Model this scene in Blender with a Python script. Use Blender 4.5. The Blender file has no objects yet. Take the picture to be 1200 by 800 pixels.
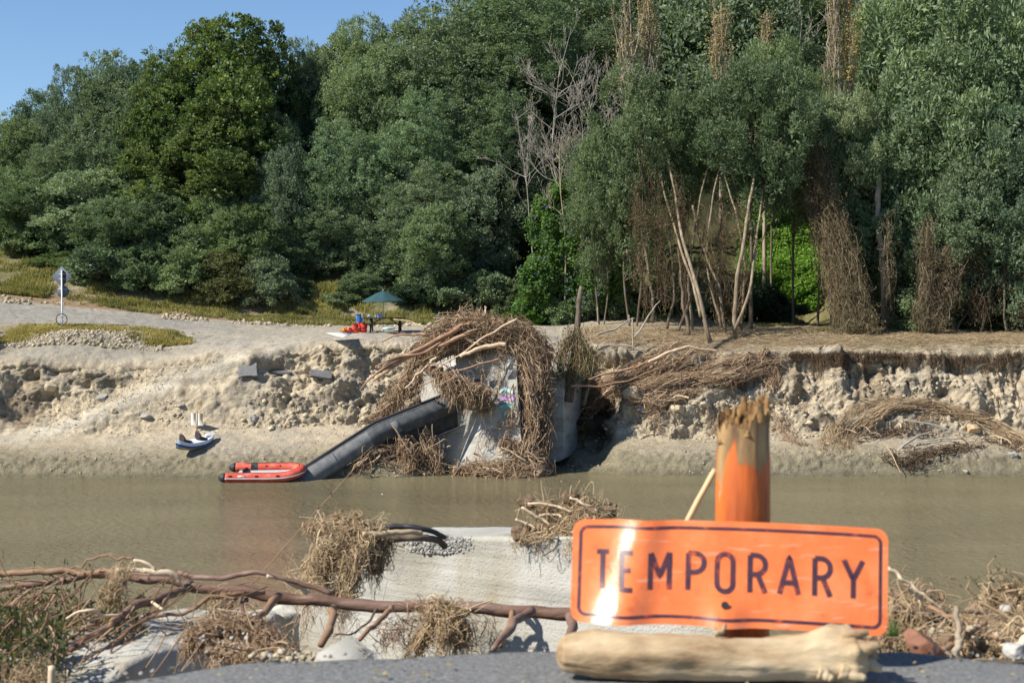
import bpy, math, random
import numpy as np
from mathutils import Vector, Matrix
from mathutils.bvhtree import BVHTree

sc = bpy.context.scene
R = math.radians
# ---------------------------------------------------------------- camera
CAM_Z = 9.05
FPX = 1667.0                      # focal length in pixels of a 1200 px wide frame
PITCH = math.atan(55.0 / FPX)
cam_d = bpy.data.cameras.new('camera')
cam_d.sensor_width = 36.0
cam_d.lens = FPX / 1200 * 36
cam_d.clip_end = 3000
cam_d.clip_start = 0.05
cam_d.dof.use_dof = True
cam_d.dof.focus_distance = 68.0
cam_d.dof.aperture_fstop = 5.6
cam = bpy.data.objects.new('camera', cam_d)
sc.collection.objects.link(cam)
cam.location = (0, 0, CAM_Z)
cam.rotation_euler = (math.pi / 2 - PITCH, 0, 0)
sc.camera = cam
# ---------------------------------------------------------------- light
SUN_EL, SUN_AZ = R(42), R(243)     # azimuth clockwise from +Y
w = bpy.data.worlds.new('World'); sc.world = w; w.use_nodes = True
nt = w.node_tree
bg = nt.nodes['Background']
sky = nt.nodes.new('ShaderNodeTexSky'); sky.sky_type = 'NISHITA'; sky.sun_disc = False
sky.sun_elevation = SUN_EL; sky.sun_rotation = SUN_AZ
sky.air_density = 1.0; sky.dust_density = 0.0; sky.ozone_density = 5.5; sky.altitude = 600
nt.links.new(sky.outputs[0], bg.inputs[0]); bg.inputs[1].default_value = 0.095
sd = bpy.data.lights.new('sun', 'SUN'); sd.energy = 5.0; sd.angle = R(0.5); sd.color = (1.0, 0.94, 0.84)
sun = bpy.data.objects.new('sun', sd); sc.collection.objects.link(sun)
sv = Vector((math.sin(SUN_AZ) * math.cos(SUN_EL), math.cos(SUN_AZ) * math.cos(SUN_EL), math.sin(SUN_EL)))
sun.rotation_euler = sv.to_track_quat('Z', 'Y').to_euler(); sun.location = (-30, -20, 60)
sc.view_settings.view_transform = 'Standard'; sc.view_settings.look = 'None'
sc.view_settings.exposure = 0.58; sc.view_settings.gamma = 1; sc.view_settings.use_curve_mapping = False
sc.render.engine = 'CYCLES'
sc.cycles.max_bounces = 5; sc.cycles.diffuse_bounces = 2; sc.cycles.glossy_bounces = 2
sc.cycles.transmission_bounces = 2; sc.cycles.transparent_max_bounces = 4

# ---------------------------------------------------------------- pixel <-> place helpers (1200x800 frame)
cp, sp = math.cos(PITCH), math.sin(PITCH)
def ray(px, py):
    a = (px - 600) / FPX; b = (400 - py) / FPX
    return Vector((a, cp + b * sp, -sp + b * cp))
def at(px, py, Y):
    d = ray(px, py); t = Y / d.y
    return Vector((d.x * t, Y, CAM_Z + d.z * t))
def onz(px, py, z):
    d = ray(px, py); t = (z - CAM_Z) / d.z
    return Vector((d.x * t, d.y * t, z))

# ---------------------------------------------------------------- noise
def _h(ix, iy, iz, s):
    with np.errstate(over='ignore'):
        n = (ix.astype(np.uint32) * np.uint32(374761393)) ^ (iy.astype(np.uint32) * np.uint32(668265263)) ^ (iz.astype(np.uint32) * np.uint32(2147483647 - 5)) ^ np.uint32((s * 974711 + 12345) & 0xffffffff)
        n = (n ^ (n >> np.uint32(13))) * np.uint32(1274126177)
        n = (n ^ (n >> np.uint32(16))) * np.uint32(2246822519)
        n = n ^ (n >> np.uint32(15))
    return n.astype(np.float64) / 4294967295.0
def vnoise(p, s=0):
    p = np.asarray(p, float); f = np.floor(p); i = f.astype(np.int64); u = p - f; u = u * u * (3 - 2 * u)
    r = 0
    for dx in (0, 1):
        for dy in (0, 1):
            for dz in (0, 1):
                wt = (u[:, 0] if dx else 1 - u[:, 0]) * (u[:, 1] if dy else 1 - u[:, 1]) * (u[:, 2] if dz else 1 - u[:, 2])
                r = r + wt * _h(i[:, 0] + dx, i[:, 1] + dy, i[:, 2] + dz, s)
    return r * 2 - 1
def fbm(p, oct=4, s=0, gain=0.5):
    a, r, t = 1.0, 0, 0
    p = np.asarray(p, float)
    for o in range(oct):
        r = r + a * vnoise(p * 2 ** o + o * 17.3, s + o); t += a; a *= gain
    return r / t
def worley(p, s=0):
    p = np.asarray(p, float); f = np.floor(p).astype(np.int64)
    d1 = np.full(len(p), 9.0); d2 = np.full(len(p), 9.0); cid = np.zeros(len(p))
    for dx in (-1, 0, 1):
        for dy in (-1, 0, 1):
            for dz in (-1, 0, 1):
                c = f + np.array([dx, dy, dz])
                q = c + np.stack([_h(c[:, 0], c[:, 1], c[:, 2], s + k) for k in (1, 2, 3)], 1)
                d = np.linalg.norm(q - p, axis=1); h = _h(c[:, 0], c[:, 1], c[:, 2], s + 7)
                n = d < d1
                d2 = np.where(n, d1, np.minimum(d2, d)); cid = np.where(n, h, cid); d1 = np.where(n, d, d1)
    return d1, d2, cid
def sstep(a, b, x):
    t = np.clip((x - a) / (b - a), 0, 1); return t * t * (3 - 2 * t)

# ---------------------------------------------------------------- object helpers
C = sc.collection
ORI = {}
def thing(name, label, cat, loc=(0, 0, 0), group=None, rotz=0):
    o = bpy.data.objects.new(name, None); C.objects.link(o); o.location = loc; o.rotation_euler = (0, 0, rotz)
    o.empty_display_size = 0.2
    o['label'] = label; o['category'] = cat
    if group: o['group'] = group
    ORI[o] = np.array(loc, float); return o
def tag(o, label, cat, group=None, kind=None):
    if label: o['label'] = label
    if cat: o['category'] = cat
    if group: o['group'] = group
    if kind: o['kind'] = kind
    return o
def rawmesh(name, V, F, mat=None, smooth=False, col=None):
    """V (n,3); F: list of (m,k) int arrays (each one polygon size) or list of lists"""
    me = bpy.data.meshes.new(name)
    V = np.asarray(V, np.float32)
    if isinstance(F, np.ndarray): F = [F]
    if len(F) and not isinstance(F[0], np.ndarray):
        byn = {}
        for f in F: byn.setdefault(len(f), []).append(f)
        F = [np.array(v, np.int32) for v in byn.values()]
    F = [f for f in F if len(f)]
    used = np.unique(np.concatenate([f.ravel() for f in F]))
    if len(used) < len(V):
        rm = np.zeros(len(V), np.int64); rm[used] = np.arange(len(used)); V = V[used]; F = [rm[f] for f in F]
        if col is not None: col = col[used]
    nl = sum(f.size for f in F); nf = sum(len(f) for f in F)
    me.vertices.add(len(V)); me.vertices.foreach_set('co', V.ravel())
    me.loops.add(nl); me.polygons.add(nf)
    me.loops.foreach_set('vertex_index', np.concatenate([f.ravel() for f in F]).astype(np.int32))
    st, a = [], 0
    for f in F:
        st.append(a + np.arange(len(f)) * f.shape[1]); a += f.size
    me.polygons.foreach_set('loop_start', np.concatenate(st).astype(np.int32))
    if smooth: me.polygons.foreach_set('use_smooth', np.ones(nf, bool))
    me.update(calc_edges=True); me.validate()
    if col is not None:
        ca = me.color_attributes.new('Col', 'FLOAT_COLOR', 'POINT')
        c4 = np.ones((len(V), 4), np.float32); c4[:, :3] = col; ca.data.foreach_set('color', c4.ravel())
    if mat: me.materials.append(mat)
    return me
def obj(name, VF, mat, parent=None, smooth=False, local=False, col=None):
    V, F = VF; V = np.asarray(V, float).reshape(-1, 3)
    if parent is not None:
        org = np.zeros(3) if local else ORI[parent]
    else:
        org = np.zeros(3) if local else np.array([(V[:, 0].min() + V[:, 0].max()) / 2, (V[:, 1].min() + V[:, 1].max()) / 2, V[:, 2].min()])
    o = bpy.data.objects.new(name, rawmesh(name, V - org, F, mat, smooth, col)); C.objects.link(o)
    if parent is not None:
        o.parent = parent; ORI[o] = org
    else:
        o.location = org; ORI[o] = org
    return o
def join(*parts):
    Vs, Fs, n = [], {}, 0
    for V, F in parts:
        V = np.asarray(V, float).reshape(-1, 3)
        if isinstance(F, np.ndarray): F = [F]
        for f in F:
            f = np.asarray(f, np.int64)
            if f.ndim == 1: f = f[None]
            Fs.setdefault(f.shape[1], []).append(f + n)
        Vs.append(V); n += len(V)
    return np.concatenate(Vs), [np.concatenate(v) for v in Fs.values()]
def box(c, s, rot=None, bev=0.0):
    x, y, z = np.array(s) / 2
    if bev > 0:
        b = min(bev, x * .9, y * .9, z * .9)
        V = []
        for sz, in ((-1,), (1,)):
            pass
        V = []; F = []
        for sx in (-1, 1):
            for sy in (-1, 1):
                for sz in (-1, 1):
                    V += [(sx * x, sy * (y - b), sz * (z - b)), (sx * (x - b), sy * y, sz * (z - b)), (sx * (x - b), sy * (y - b), sz * z)]
        V = np.array(V)
        idx = lambda a, b_, c_, k: ((a * 2 + b_) * 2 + c_) * 3 + k
        F = []
        for a in (0, 1):
            F.append([idx(a, 0, 0, 0), idx(a, 1, 0, 0), idx(a, 1, 1, 0), idx(a, 0, 1, 0)])
            F.append([idx(0, a, 0, 1), idx(1, a, 0, 1), idx(1, a, 1, 1), idx(0, a, 1, 1)])
            F.append([idx(0, 0, a, 2), idx(1, 0, a, 2), idx(1, 1, a, 2), idx(0, 1, a, 2)])
            for b_ in (0, 1):
                F.append([idx(a, b_, 0, 0), idx(a, b_, 0, 1), idx(a, b_, 1, 1), idx(a, b_, 1, 0)])
                F.append([idx(a, 0, b_, 0), idx(a, 0, b_, 2), idx(a, 1, b_, 2), idx(a, 1, b_, 0)])
                F.append([idx(0, a, b_, 1), idx(0, a, b_, 2), idx(1, a, b_, 2), idx(1, a, b_, 1)])
                for c_ in (0, 1):
                    F.append([idx(a, b_, c_, 0), idx(a, b_, c_, 1), idx(a, b_, c_, 2)])
        q = np.array([f for f in F if len(f) == 4]); t = np.array([f for f in F if len(f) == 3])
        FF = [q, t]
    else:
        V = np.array([(sx * x, sy * y, sz * z) for sx in (-1, 1) for sy in (-1, 1) for sz in (-1, 1)])
        FF = [np.array([[0, 1, 3, 2], [4, 6, 7, 5], [0, 4, 5, 1], [2, 3, 7, 6], [0, 2, 6, 4], [1, 5, 7, 3]])]
    if rot is not None:
        V = V @ np.array(Matrix(rot).to_3x3()).T
    return V + np.array(c), FF
def tubes(P, Rr, sides=3, cap=False):
    """P (n,k,3), Rr (n,k)"""
    P = np.asarray(P, float); Rr = np.asarray(Rr, float); n, k, _ = P.shape
    T = np.gradient(P, axis=1); T /= np.linalg.norm(T, axis=2, keepdims=True) + 1e-9
    ref = np.where(np.abs(T[:, :, 2:3]) > 0.9, np.array([1.0, 0, 0]), np.array([0, 0, 1.0]))
    # one reference per strand avoids flips
    m = T.mean(1, keepdims=True); ref = np.where(np.abs(m[:, :, 2:3]) > 0.75 * np.linalg.norm(m, axis=2, keepdims=True), np.array([0.97, 0.25, 0]), np.array([0.1, 0.15, 0.98])) * np.ones_like(P)
    A = np.cross(T, ref); A /= np.linalg.norm(A, axis=2, keepdims=True) + 1e-9
    B = np.cross(T, A)
    an = np.arange(sides) / sides * 2 * np.pi
    V = P[:, :, None, :] + Rr[:, :, None, None] * (A[:, :, None, :] * np.cos(an)[None, None, :, None] + B[:, :, None, :] * np.sin(an)[None, None, :, None])
    V = V.reshape(-1, 3)
    i, j, s = np.meshgrid(np.arange(n), np.arange(k - 1), np.arange(sides), indexing='ij')
    s2 = (s + 1) % sides; b = i * k * sides
    F = np.stack([b + j * sides + s, b + j * sides + s2, b + (j + 1) * sides + s2, b + (j + 1) * sides + s], -1).reshape(-1, 4)
    FF = [F]
    if cap:
        e = np.arange(n) * k * sides
        FF.append(np.stack([e + q for q in range(sides)][::-1], -1)); FF.append(np.stack([e + (k - 1) * sides + q for q in range(sides)], -1))
        if sides == 4: FF = [np.concatenate(FF)]
    return V, FF
def resample(pts, n):
    p = np.array([tuple(q) for q in pts], float)
    if len(p) > 2:   # catmull-rom
        e = np.vstack([2 * p[0] - p[1], p, 2 * p[-1] - p[-2]]); out = []
        for i in range(1, len(e) - 2):
            t = np.linspace(0, 1, 12, endpoint=False)[:, None]
            a, b, c, d = e[i - 1], e[i], e[i + 1], e[i + 2]
            out.append(0.5 * ((2 * b) + (-a + c) * t + (2 * a - 5 * b + 4 * c - d) * t ** 2 + (-a + 3 * b - 3 * c + d) * t ** 3))
        p = np.vstack(out + [p[-1:]])
    L = np.r_[0, np.cumsum(np.linalg.norm(np.diff(p, axis=0), axis=1))]
    t = np.linspace(0, L[-1], n)
    return np.stack([np.interp(t, L, p[:, i]) for i in range(3)], 1)
def pipe(pts, r0, r1=None, sides=8, n=24, wob=0.0, seed=0, lump=0.0):
    P = resample(pts, n); r1 = r0 if r1 is None else r1
    if wob: 
        q = np.stack([fbm(np.c_[np.linspace(0, n * .25, n), np.full(n, seed * 3.1 + k), np.zeros(n)], 2, seed) for k in range(3)], 1); P = P + q * wob
    rr = np.linspace(r0, r1, n)
    V, F = tubes(P[None], rr[None], sides, True)
    if lump:
        c = np.repeat(P, sides, 0); d = V - c
        V = c + d * (1 + lump * fbm(V / (max(r0, 1e-3) * 2.2), 3, seed + 5))[:, None]
    return V, F
_ico = {}
def ico(sub):
    if sub in _ico: return _ico[sub]
    import bmesh
    bm = bmesh.new(); bmesh.ops.create_icosphere(bm, subdivisions=sub, radius=1)
    V = np.array([v.co[:] for v in bm.verts]); F = np.array([[v.index for v in f.verts] for f in bm.faces]); bm.free()
    _ico[sub] = (V, F); return _ico[sub]
def rock(c, s, seed=0, sub=3, rough=0.35, freq=1.3, rot=None):
    V, F = ico(sub); V = V.copy()
    # angular: clamp against random planes
    rg = np.random.RandomState(seed)
    N = rg.normal(size=(9, 3)); N /= np.linalg.norm(N, axis=1)[:, None]
    for n_ in N:
        d = V @ n_; lim = rg.uniform(.55, .85); V = V - np.maximum(d - lim, 0)[:, None] * n_
    V = V * (1 + rough * fbm(V * freq + seed * 7.7, 4, seed))[:, None]
    V = V * np.array(s)
    if rot is None: rot = Matrix.Rotation(rg.uniform(0, 6.28), 3, 'Z')
    V = V @ np.array(rot).T
    return V + np.array(tuple(c)), [F]
def lathe(prof, c, n=24):
    prof = np.array(prof, float); k = len(prof); a = np.arange(n) / n * 2 * np.pi
    V = np.stack([prof[:, None, 0] * np.cos(a), prof[:, None, 0] * np.sin(a), np.repeat(prof[:, 1:2], n, 1)], -1).reshape(-1, 3) + np.array(tuple(c))
    i, j = np.meshgrid(np.arange(k - 1), np.arange(n), indexing='ij'); j2 = (j + 1) % n
    return V, [np.stack([i * n + j, i * n + j2, (i + 1) * n + j2, (i + 1) * n + j], -1).reshape(-1, 4)]
def gridmesh(P):
    n, m, _ = P.shape
    i, j = np.meshgrid(np.arange(n - 1), np.arange(m - 1), indexing='ij')
    return P.reshape(-1, 3), [np.stack([i * m + j, (i + 1) * m + j, (i + 1) * m + j + 1, i * m + j + 1], -1).reshape(-1, 4)]
def guide_strands(guides, n, k=9, spread=0.3, wander=0.15, seed=0, lmin=.25, lmax=.7, droop=0.0, weights=None, flat=1.0):
    rg = np.random.RandomState(seed); G = [resample(g, 60) for g in guides]
    if weights is None: weights = [np.linalg.norm(np.diff(g, axis=0), axis=1).sum() for g in G]
    pr = np.array(weights, float); pr /= pr.sum(); gi = rg.choice(len(G), n, p=pr); GA = np.array(G)
    L = rg.uniform(lmin, lmax, n); t0 = rg.uniform(-.03, 1, n) * (1 - L * .8); s = np.linspace(0, 1, k)
    t = np.clip(t0[:, None] + L[:, None] * s[None], 0, 1) * 59
    i0 = np.clip(t.astype(int), 0, 58); fr = t - i0
    P = GA[gi[:, None], i0] * (1 - fr)[..., None] + GA[gi[:, None], i0 + 1] * fr[..., None]
    sp_ = np.array(spread) if np.ndim(spread) else np.full(3, spread)
    off = rg.normal(size=(n, 1, 3)) * sp_ * .6
    P = P + off
    for h in range(1, 4):
        ph = rg.uniform(0, 6.28, (n, 1, 3)); am = rg.normal(size=(n, 1, 3)) * wander / h
        P = P + am * np.sin(s[None, :, None] * h * 3.0 + ph)
    P[:, :, 2] -= droop * rg.uniform(0, 1, (n, 1)) * s[None] ** 2
    return P
def strand_mesh(P, r, seed=0, sides=3):
    rg = np.random.RandomState(seed); n, k, _ = P.shape
    rr = r * np.exp(rg.normal(size=(n, 1)) * .45) * np.linspace(1, .35, k)[None]
    return tubes(P, rr, sides)

# ---------------------------------------------------------------- materials
def new_mat(name):
    m = bpy.data.materials.new(name); m.use_nodes = True; return m, m.node_tree, m.node_tree.nodes['Principled BSDF']
def ramp(nt, pts):
    r = nt.nodes.new('ShaderNodeValToRGB')
    while len(r.color_ramp.elements) < len(pts): r.color_ramp.elements.new(0.5)
    for e, (p, c) in zip(r.color_ramp.elements, pts): e.position = p; e.color = (*c, 1)
    return r
def nmat(name, cols, scale=3.0, rough=0.8, bump=0.3, bscale=None, metal=0.0, spec=0.3, island=0.0, stretch=None, detail=6, dist=0.02, coat=0):
    m, nt, b = new_mat(name); L = nt.links
    tc = nt.nodes.new('ShaderNodeTexCoord'); src = tc.outputs['Object']
    if stretch:
        mp = nt.nodes.new('ShaderNodeMapping'); mp.inputs['Scale'].default_value = stretch; L.new(src, mp.inputs[0]); src = mp.outputs[0]
    n1 = nt.nodes.new('ShaderNodeTexNoise'); n1.inputs['Scale'].default_value = scale; n1.inputs['Detail'].default_value = detail; n1.inputs['Roughness'].default_value = .65
    L.new(src, n1.inputs[0])
    k = len(cols); rp = ramp(nt, [(0.3 + .4 * i / max(1, k - 1), c) for i, c in enumerate(cols)])
    f = n1.outputs['Fac']
    if island:
        g = nt.nodes.new('ShaderNodeNewGeometry'); mx = nt.nodes.new('ShaderNodeMix'); mx.inputs[0].default_value = island
        mr = nt.nodes.new('ShaderNodeMapRange'); mr.inputs[3].default_value = .2; mr.inputs[4].default_value = .8
        L.new(g.outputs['Random Per Island'], mr.inputs[0]); L.new(f, mx.inputs[2]); L.new(mr.outputs[0], mx.inputs[3]); f = mx.outputs[0]
    L.new(f, rp.inputs[0]); L.new(rp.outputs[0], b.inputs['Base Color'])
    b.inputs['Roughness'].default_value = rough; b.inputs['Metallic'].default_value = metal; b.inputs['Specular IOR Level'].default_value = spec
    if coat: b.inputs['Coat Weight'].default_value = coat; b.inputs['Coat Roughness'].default_value = .15
    if bump:
        n2 = nt.nodes.new('ShaderNodeTexNoise'); n2.inputs['Scale'].default_value = bscale or scale * 4; n2.inputs['Detail'].default_value = 8; L.new(src, n2.inputs[0])
        bp = nt.nodes.new('ShaderNodeBump'); bp.inputs['Strength'].default_value = bump; bp.inputs['Distance'].default_value = dist
        L.new(n2.outputs['Fac'], bp.inputs['Height']); L.new(bp.outputs[0], b.inputs['Normal'])
    return m
def leafmat(name, cols, trans=0.3, tcol=None, rough=.55):
    m, nt, b = new_mat(name); L = nt.links
    g = nt.nodes.new('ShaderNodeNewGeometry'); tc = nt.nodes.new('ShaderNodeTexCoord')
    n1 = nt.nodes.new('ShaderNodeTexNoise'); n1.inputs['Scale'].default_value = .55; n1.inputs['Detail'].default_value = 3; L.new(tc.outputs['Object'], n1.inputs[0])
    mx = nt.nodes.new('ShaderNodeMath'); mx.operation = 'MULTIPLY_ADD'; mx.inputs[1].default_value = .45
    L.new(g.outputs['Random Per Island'], mx.inputs[0])
    m2 = nt.nodes.new('ShaderNodeMath'); m2.operation = 'MULTIPLY_ADD'; m2.inputs[1].default_value = 1.3; m2.inputs[2].default_value = -.38
    L.new(n1.outputs['Fac'], m2.inputs[0]); L.new(m2.outputs[0], mx.inputs[2])
    rp = ramp(nt, [(i / (len(cols) - 1), c) for i, c in enumerate(cols)]); L.new(mx.outputs[0], rp.inputs[0])
    oi = nt.nodes.new('ShaderNodeObjectInfo'); r4 = ramp(nt, [(0, (.66, .74, .78)), (.35, (1.0, 1.0, 1.0)), (.6, (.84, .92, .84)), (.8, (1.22, 1.18, 1.0)), (1, (1.1, 1.2, 1.2))]); L.new(oi.outputs['Random'], r4.inputs[0])
    m4 = nt.nodes.new('ShaderNodeMix'); m4.data_type = 'RGBA'; m4.blend_type = 'MULTIPLY'; m4.inputs[0].default_value = 1; L.new(rp.outputs[0], m4.inputs[6]); L.new(r4.outputs[0], m4.inputs[7]); rp = m4; rpo = m4.outputs[2]
    L.new(rpo, b.inputs['Base Color']); b.inputs['Roughness'].default_value = rough; b.inputs['Specular IOR Level'].default_value = .25
    tr = nt.nodes.new('ShaderNodeBsdfTranslucent'); ms = nt.nodes.new('ShaderNodeMixShader'); ms.inputs[0].default_value = trans
    hs = nt.nodes.new('ShaderNodeMix'); hs.data_type = 'RGBA'; hs.blend_type = 'MULTIPLY'; hs.inputs[0].default_value = 1
    L.new(rpo, hs.inputs[6]); hs.inputs[7].default_value = (*(tcol or (1.6, 1.7, .7)), 1); L.new(hs.outputs[2], tr.inputs[0])
    out = nt.nodes['Material Output']; L.new(b.outputs[0], ms.inputs[1]); L.new(tr.outputs[0], ms.inputs[2]); L.new(ms.outputs[0], out.inputs[0])
    return m
def flat(name, c, rough=.6, metal=0, spec=.4, var=.15, scale=6):
    c = np.array(c); return nmat(name, [tuple(c * (1 - var)), tuple(np.clip(c * (1 + var), 0, 1))], scale=scale, rough=rough, metal=metal, spec=spec, bump=.05)

def terrain_mat():
    m, nt, b = new_mat('eroded_ground'); L = nt.links
    at_ = nt.nodes.new('ShaderNodeAttribute'); at_.attribute_name = 'Col'
    tc = nt.nodes.new('ShaderNodeTexCoord')
    n1 = nt.nodes.new('ShaderNodeTexNoise'); n1.inputs['Scale'].default_value = 2.2; n1.inputs['Detail'].default_value = 10; n1.inputs['Roughness'].default_value = .7; L.new(tc.outputs['Object'], n1.inputs[0])
    rp = ramp(nt, [(.3, (.62, .6, .58)), (.5, (1, 1, 1)), (.7, (1.22, 1.2, 1.15))]); L.new(n1.outputs['Fac'], rp.inputs[0])
    mx = nt.nodes.new('ShaderNodeMix'); mx.data_type = 'RGBA'; mx.blend_type = 'MULTIPLY'; mx.inputs[0].default_value = 1
    n3 = nt.nodes.new('ShaderNodeTexNoise'); n3.inputs['Scale'].default_value = 11; n3.inputs['Detail'].default_value = 6; n3.inputs['Roughness'].default_value = .75; L.new(tc.outputs['Object'], n3.inputs[0])
    r3 = ramp(nt, [(.33, (.55, .53, .5)), (.46, (1, 1, 1)), (.66, (1.2, 1.17, 1.1))]); L.new(n3.outputs['Fac'], r3.inputs[0])
    m3 = nt.nodes.new('ShaderNodeMix'); m3.data_type = 'RGBA'; m3.blend_type = 'MULTIPLY'; m3.inputs[0].default_value = 1; L.new(rp.outputs[0], m3.inputs[6]); L.new(r3.outputs[0], m3.inputs[7])
    L.new(at_.outputs['Color'], mx.inputs[6]); L.new(m3.outputs[2], mx.inputs[7]); L.new(mx.outputs[2], b.inputs['Base Color'])
    b.inputs['Roughness'].default_value = .95; b.inputs['Specular IOR Level'].default_value = .12
    n2 = nt.nodes.new('ShaderNodeTexNoise'); n2.inputs['Scale'].default_value = 6; n2.inputs['Detail'].default_value = 12; n2.inputs['Roughness'].default_value = .78; L.new(tc.outputs['Object'], n2.inputs[0])
    bp = nt.nodes.new('ShaderNodeBump'); bp.inputs['Strength'].default_value = .8; bp.inputs['Distance'].default_value = .13
    L.new(n2.outputs['Fac'], bp.inputs['Height']); L.new(bp.outputs[0], b.inputs['Normal'])
    return m
M = {}
M['terrain'] = terrain_mat()
M['leaf_wattle'] = leafmat('wattle_leaves', [(.06, .095, .06), (.15, .2, .118), (.29, .34, .2)])
M['leaf_withered'] = leafmat('withered_leaves', [(.05, .045, .02), (.13, .1, .05), (.25, .19, .1)])
M['leaf_silver'] = leafmat('silver_leaves', [(.085, .115, .08), (.185, .23, .15), (.32, .37, .245)])
M['leaf_yellow'] = leafmat('yellow_green_leaves', [(.04, .068, .024), (.12, .165, .055), (.28, .31, .11)])
M['leaf_mid'] = leafmat('mid_green_leaves', [(.06, .092, .045), (.145, .19, .095), (.27, .32, .16)])
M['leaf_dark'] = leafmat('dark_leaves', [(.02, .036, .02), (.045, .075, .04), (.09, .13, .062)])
M['leaf_bright'] = leafmat('creeper_leaves', [(.04, .085, .02), (.09, .165, .035), (.17, .27, .06)], .35)
M['leaf_gold'] = leafmat('poplar_leaves', [(.2, .16, .07), (.4, .31, .13), (.56, .44, .2)])
M['leaf_dry'] = leafmat('dry_leaves', [(.06, .07, .035), (.13, .13, .06), (.22, .21, .1)])
M['leaf_blanket'] = leafmat('creeper_blanket_leaves', [(.1, .2, .03), (.2, .34, .05), (.3, .46, .08)], .4)
M['straw_grass'] = leafmat('straw_grass', [(.16, .15, .05), (.38, .3, .13), (.6, .46, .25)], .3)
M['grass'] = leafmat('bank_grass', [(.09, .10, .035), (.26, .23, .09), (.5, .4, .2)], .3)
M['bark'] = nmat('bark', [(.05, .035, .025), (.13, .1, .07), (.22, .18, .13)], 3, .9, .6, stretch=(1, 1, .25))
M['pale_bark'] = nmat('pale_bark', [(.16, .12, .08), (.32, .26, .18), (.45, .4, .32)], 3, .85, .5, stretch=(1, 1, .25))
M['grey_dead'] = nmat('dead_wood', [(.16, .14, .11), (.3, .27, .22), (.42, .39, .33)], 3, .9, .4, island=.5)
M['root'] = nmat('washed_roots', [(.15, .095, .055), (.33, .22, .135), (.5, .37, .24)], 2, .9, 0, island=.65)
M['root_pale'] = nmat('straw_roots', [(.22, .15, .085), (.43, .31, .18), (.6, .47, .3)], 2, .9, 0, island=.65)
M['root_dark'] = nmat('dark_roots', [(.035, .024, .016), (.1, .065, .04), (.2, .13, .08)], 2, .9, 0, island=.6)
M['washed_stick'] = nmat('washed_sticks', [(.2, .13, .08), (.4, .29, .19), (.55, .43, .3)], 2, .85, 0, island=.6)
M['willow_bark'] = nmat('willow_bark', [(.09, .065, .04), (.23, .18, .12), (.36, .3, .21)], 4, .9, .6, stretch=(1, 1, .25))
M['vine'] = nmat('dead_vines', [(.05, .038, .022), (.15, .115, .07), (.28, .22, .145)], 2, .9, 0, island=.65)
M['soil'] = nmat('root_soil', [(.09, .06, .036), (.2, .135, .085), (.32, .23, .15)], 4, .95, .8, dist=.08)
M['concrete'] = nmat('weathered_concrete', [(.22, .21, .18), (.40, .385, .34), (.5, .48, .43)], 1.2, .9, .35, bscale=14, stretch=(.6, .6, 2.2))
M['clay'] = nmat('clay_rubble', [(.27, .225, .155), (.40, .335, .235), (.5, .42, .29)], 3, .95, .5, island=.75, dist=.05)

def chaos(P, seed, share_hang=.45, share_curl=.3, hang=(.25, .9), curl=.35):
    """turn combed strands into a flood-washed mat: some hang down from where they lie, some are short curls"""
    rg = np.random.RandomState(seed + 99); n, k, _ = P.shape; P = P.copy(); s = np.linspace(0, 1, k); u = rg.uniform(size=n)
    h = u < share_hang; m = h.sum(); L = rg.uniform(*hang, m)
    a0 = P[h, rg.randint(0, k, m)]
    w = np.cumsum(rg.normal(size=(m, k, 3)) * np.array([.35, .3, .15]) * (L[:, None, None] / k), 1)
    P[h] = a0[:, None] + w + np.stack([rg.normal(size=m)[:, None] * .25 * L[:, None] * s, rg.normal(size=m)[:, None] * .15 * L[:, None] * s, -L[:, None] * s], -1)
    c = (u > 1 - share_curl); m = c.sum(); a0 = P[c, rg.randint(0, k, m)]; d = rg.normal(size=(m, 3)); d /= np.linalg.norm(d, axis=1)[:, None]; L = rg.uniform(.3, 1, m) * curl
    q = a0[:, None] + d[:, None] * (s[None, :, None] - .5) * L[:, None, None]; e = rg.normal(size=(m, 1, 3)) * L[:, None, None] * .5
    P[c] = q + e * (s * (1 - s) * 4)[None, :, None]
    return P
# ================================================================ FAR BANK TERRAIN
# per column: picture column -> heights along the bank profile, given where each break of slope stands (distance, height from sighting)
COLS = [-900, -400, -100, 0, 60, 120, 180, 240, 300, 360, 420, 480, 540, 600, 660, 720, 790, 860, 950, 1050, 1150, 1300, 1600, 2100]
def row(Y, vals, z=False):
    return (Y, vals, z)
def tab(*kv):      # piecewise linear over columns
    xs = [k for k, _ in kv]; ys = [v for _, v in kv]
    return np.interp(COLS, xs, ys)
YW = tab((-900, 66), (0, 69.9), (480, 70), (540, 72.2), (600, 72.3), (660, 73.4), (720, 71.2), (790, 70.4), (1200, 70.6), (2100, 69))
rows = []   # each: (Yarray, zarray)
def addz(Y, z): rows.append((np.ones(len(COLS)) * Y, np.ones(len(COLS)) * z))
def addp(Y, py):
    Y = np.ones(len(COLS)) * Y
    z = np.array([at(600, p, y).z for p, y in zip(py, Y)]); rows.append((Y, z))
addz(YW - 14, -3.0)
addz(YW - 1.5, -0.35)
addz(YW, 0.0)
addp(YW + .9, tab((0, 540), (240, 536), (420, 538), (540, 549), (600, 549), (670, 547), (720, 533), (950, 530), (1200, 532)))
addp(YW + 3.6, tab((0, 513), (120, 508), (180, 506), (240, 503), (420, 497), (540, 530), (600, 530), (680, 532), (720, 508), (800, 514), (950, 508), (1200, 514)))
addp(YW + 4.9, tab((0, 500), (60, 487), (120, 471), (180, 470), (240, 466), (300, 468), (420, 460), (680, 490), (720, 475), (950, 468), (1200, 474)))
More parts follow.
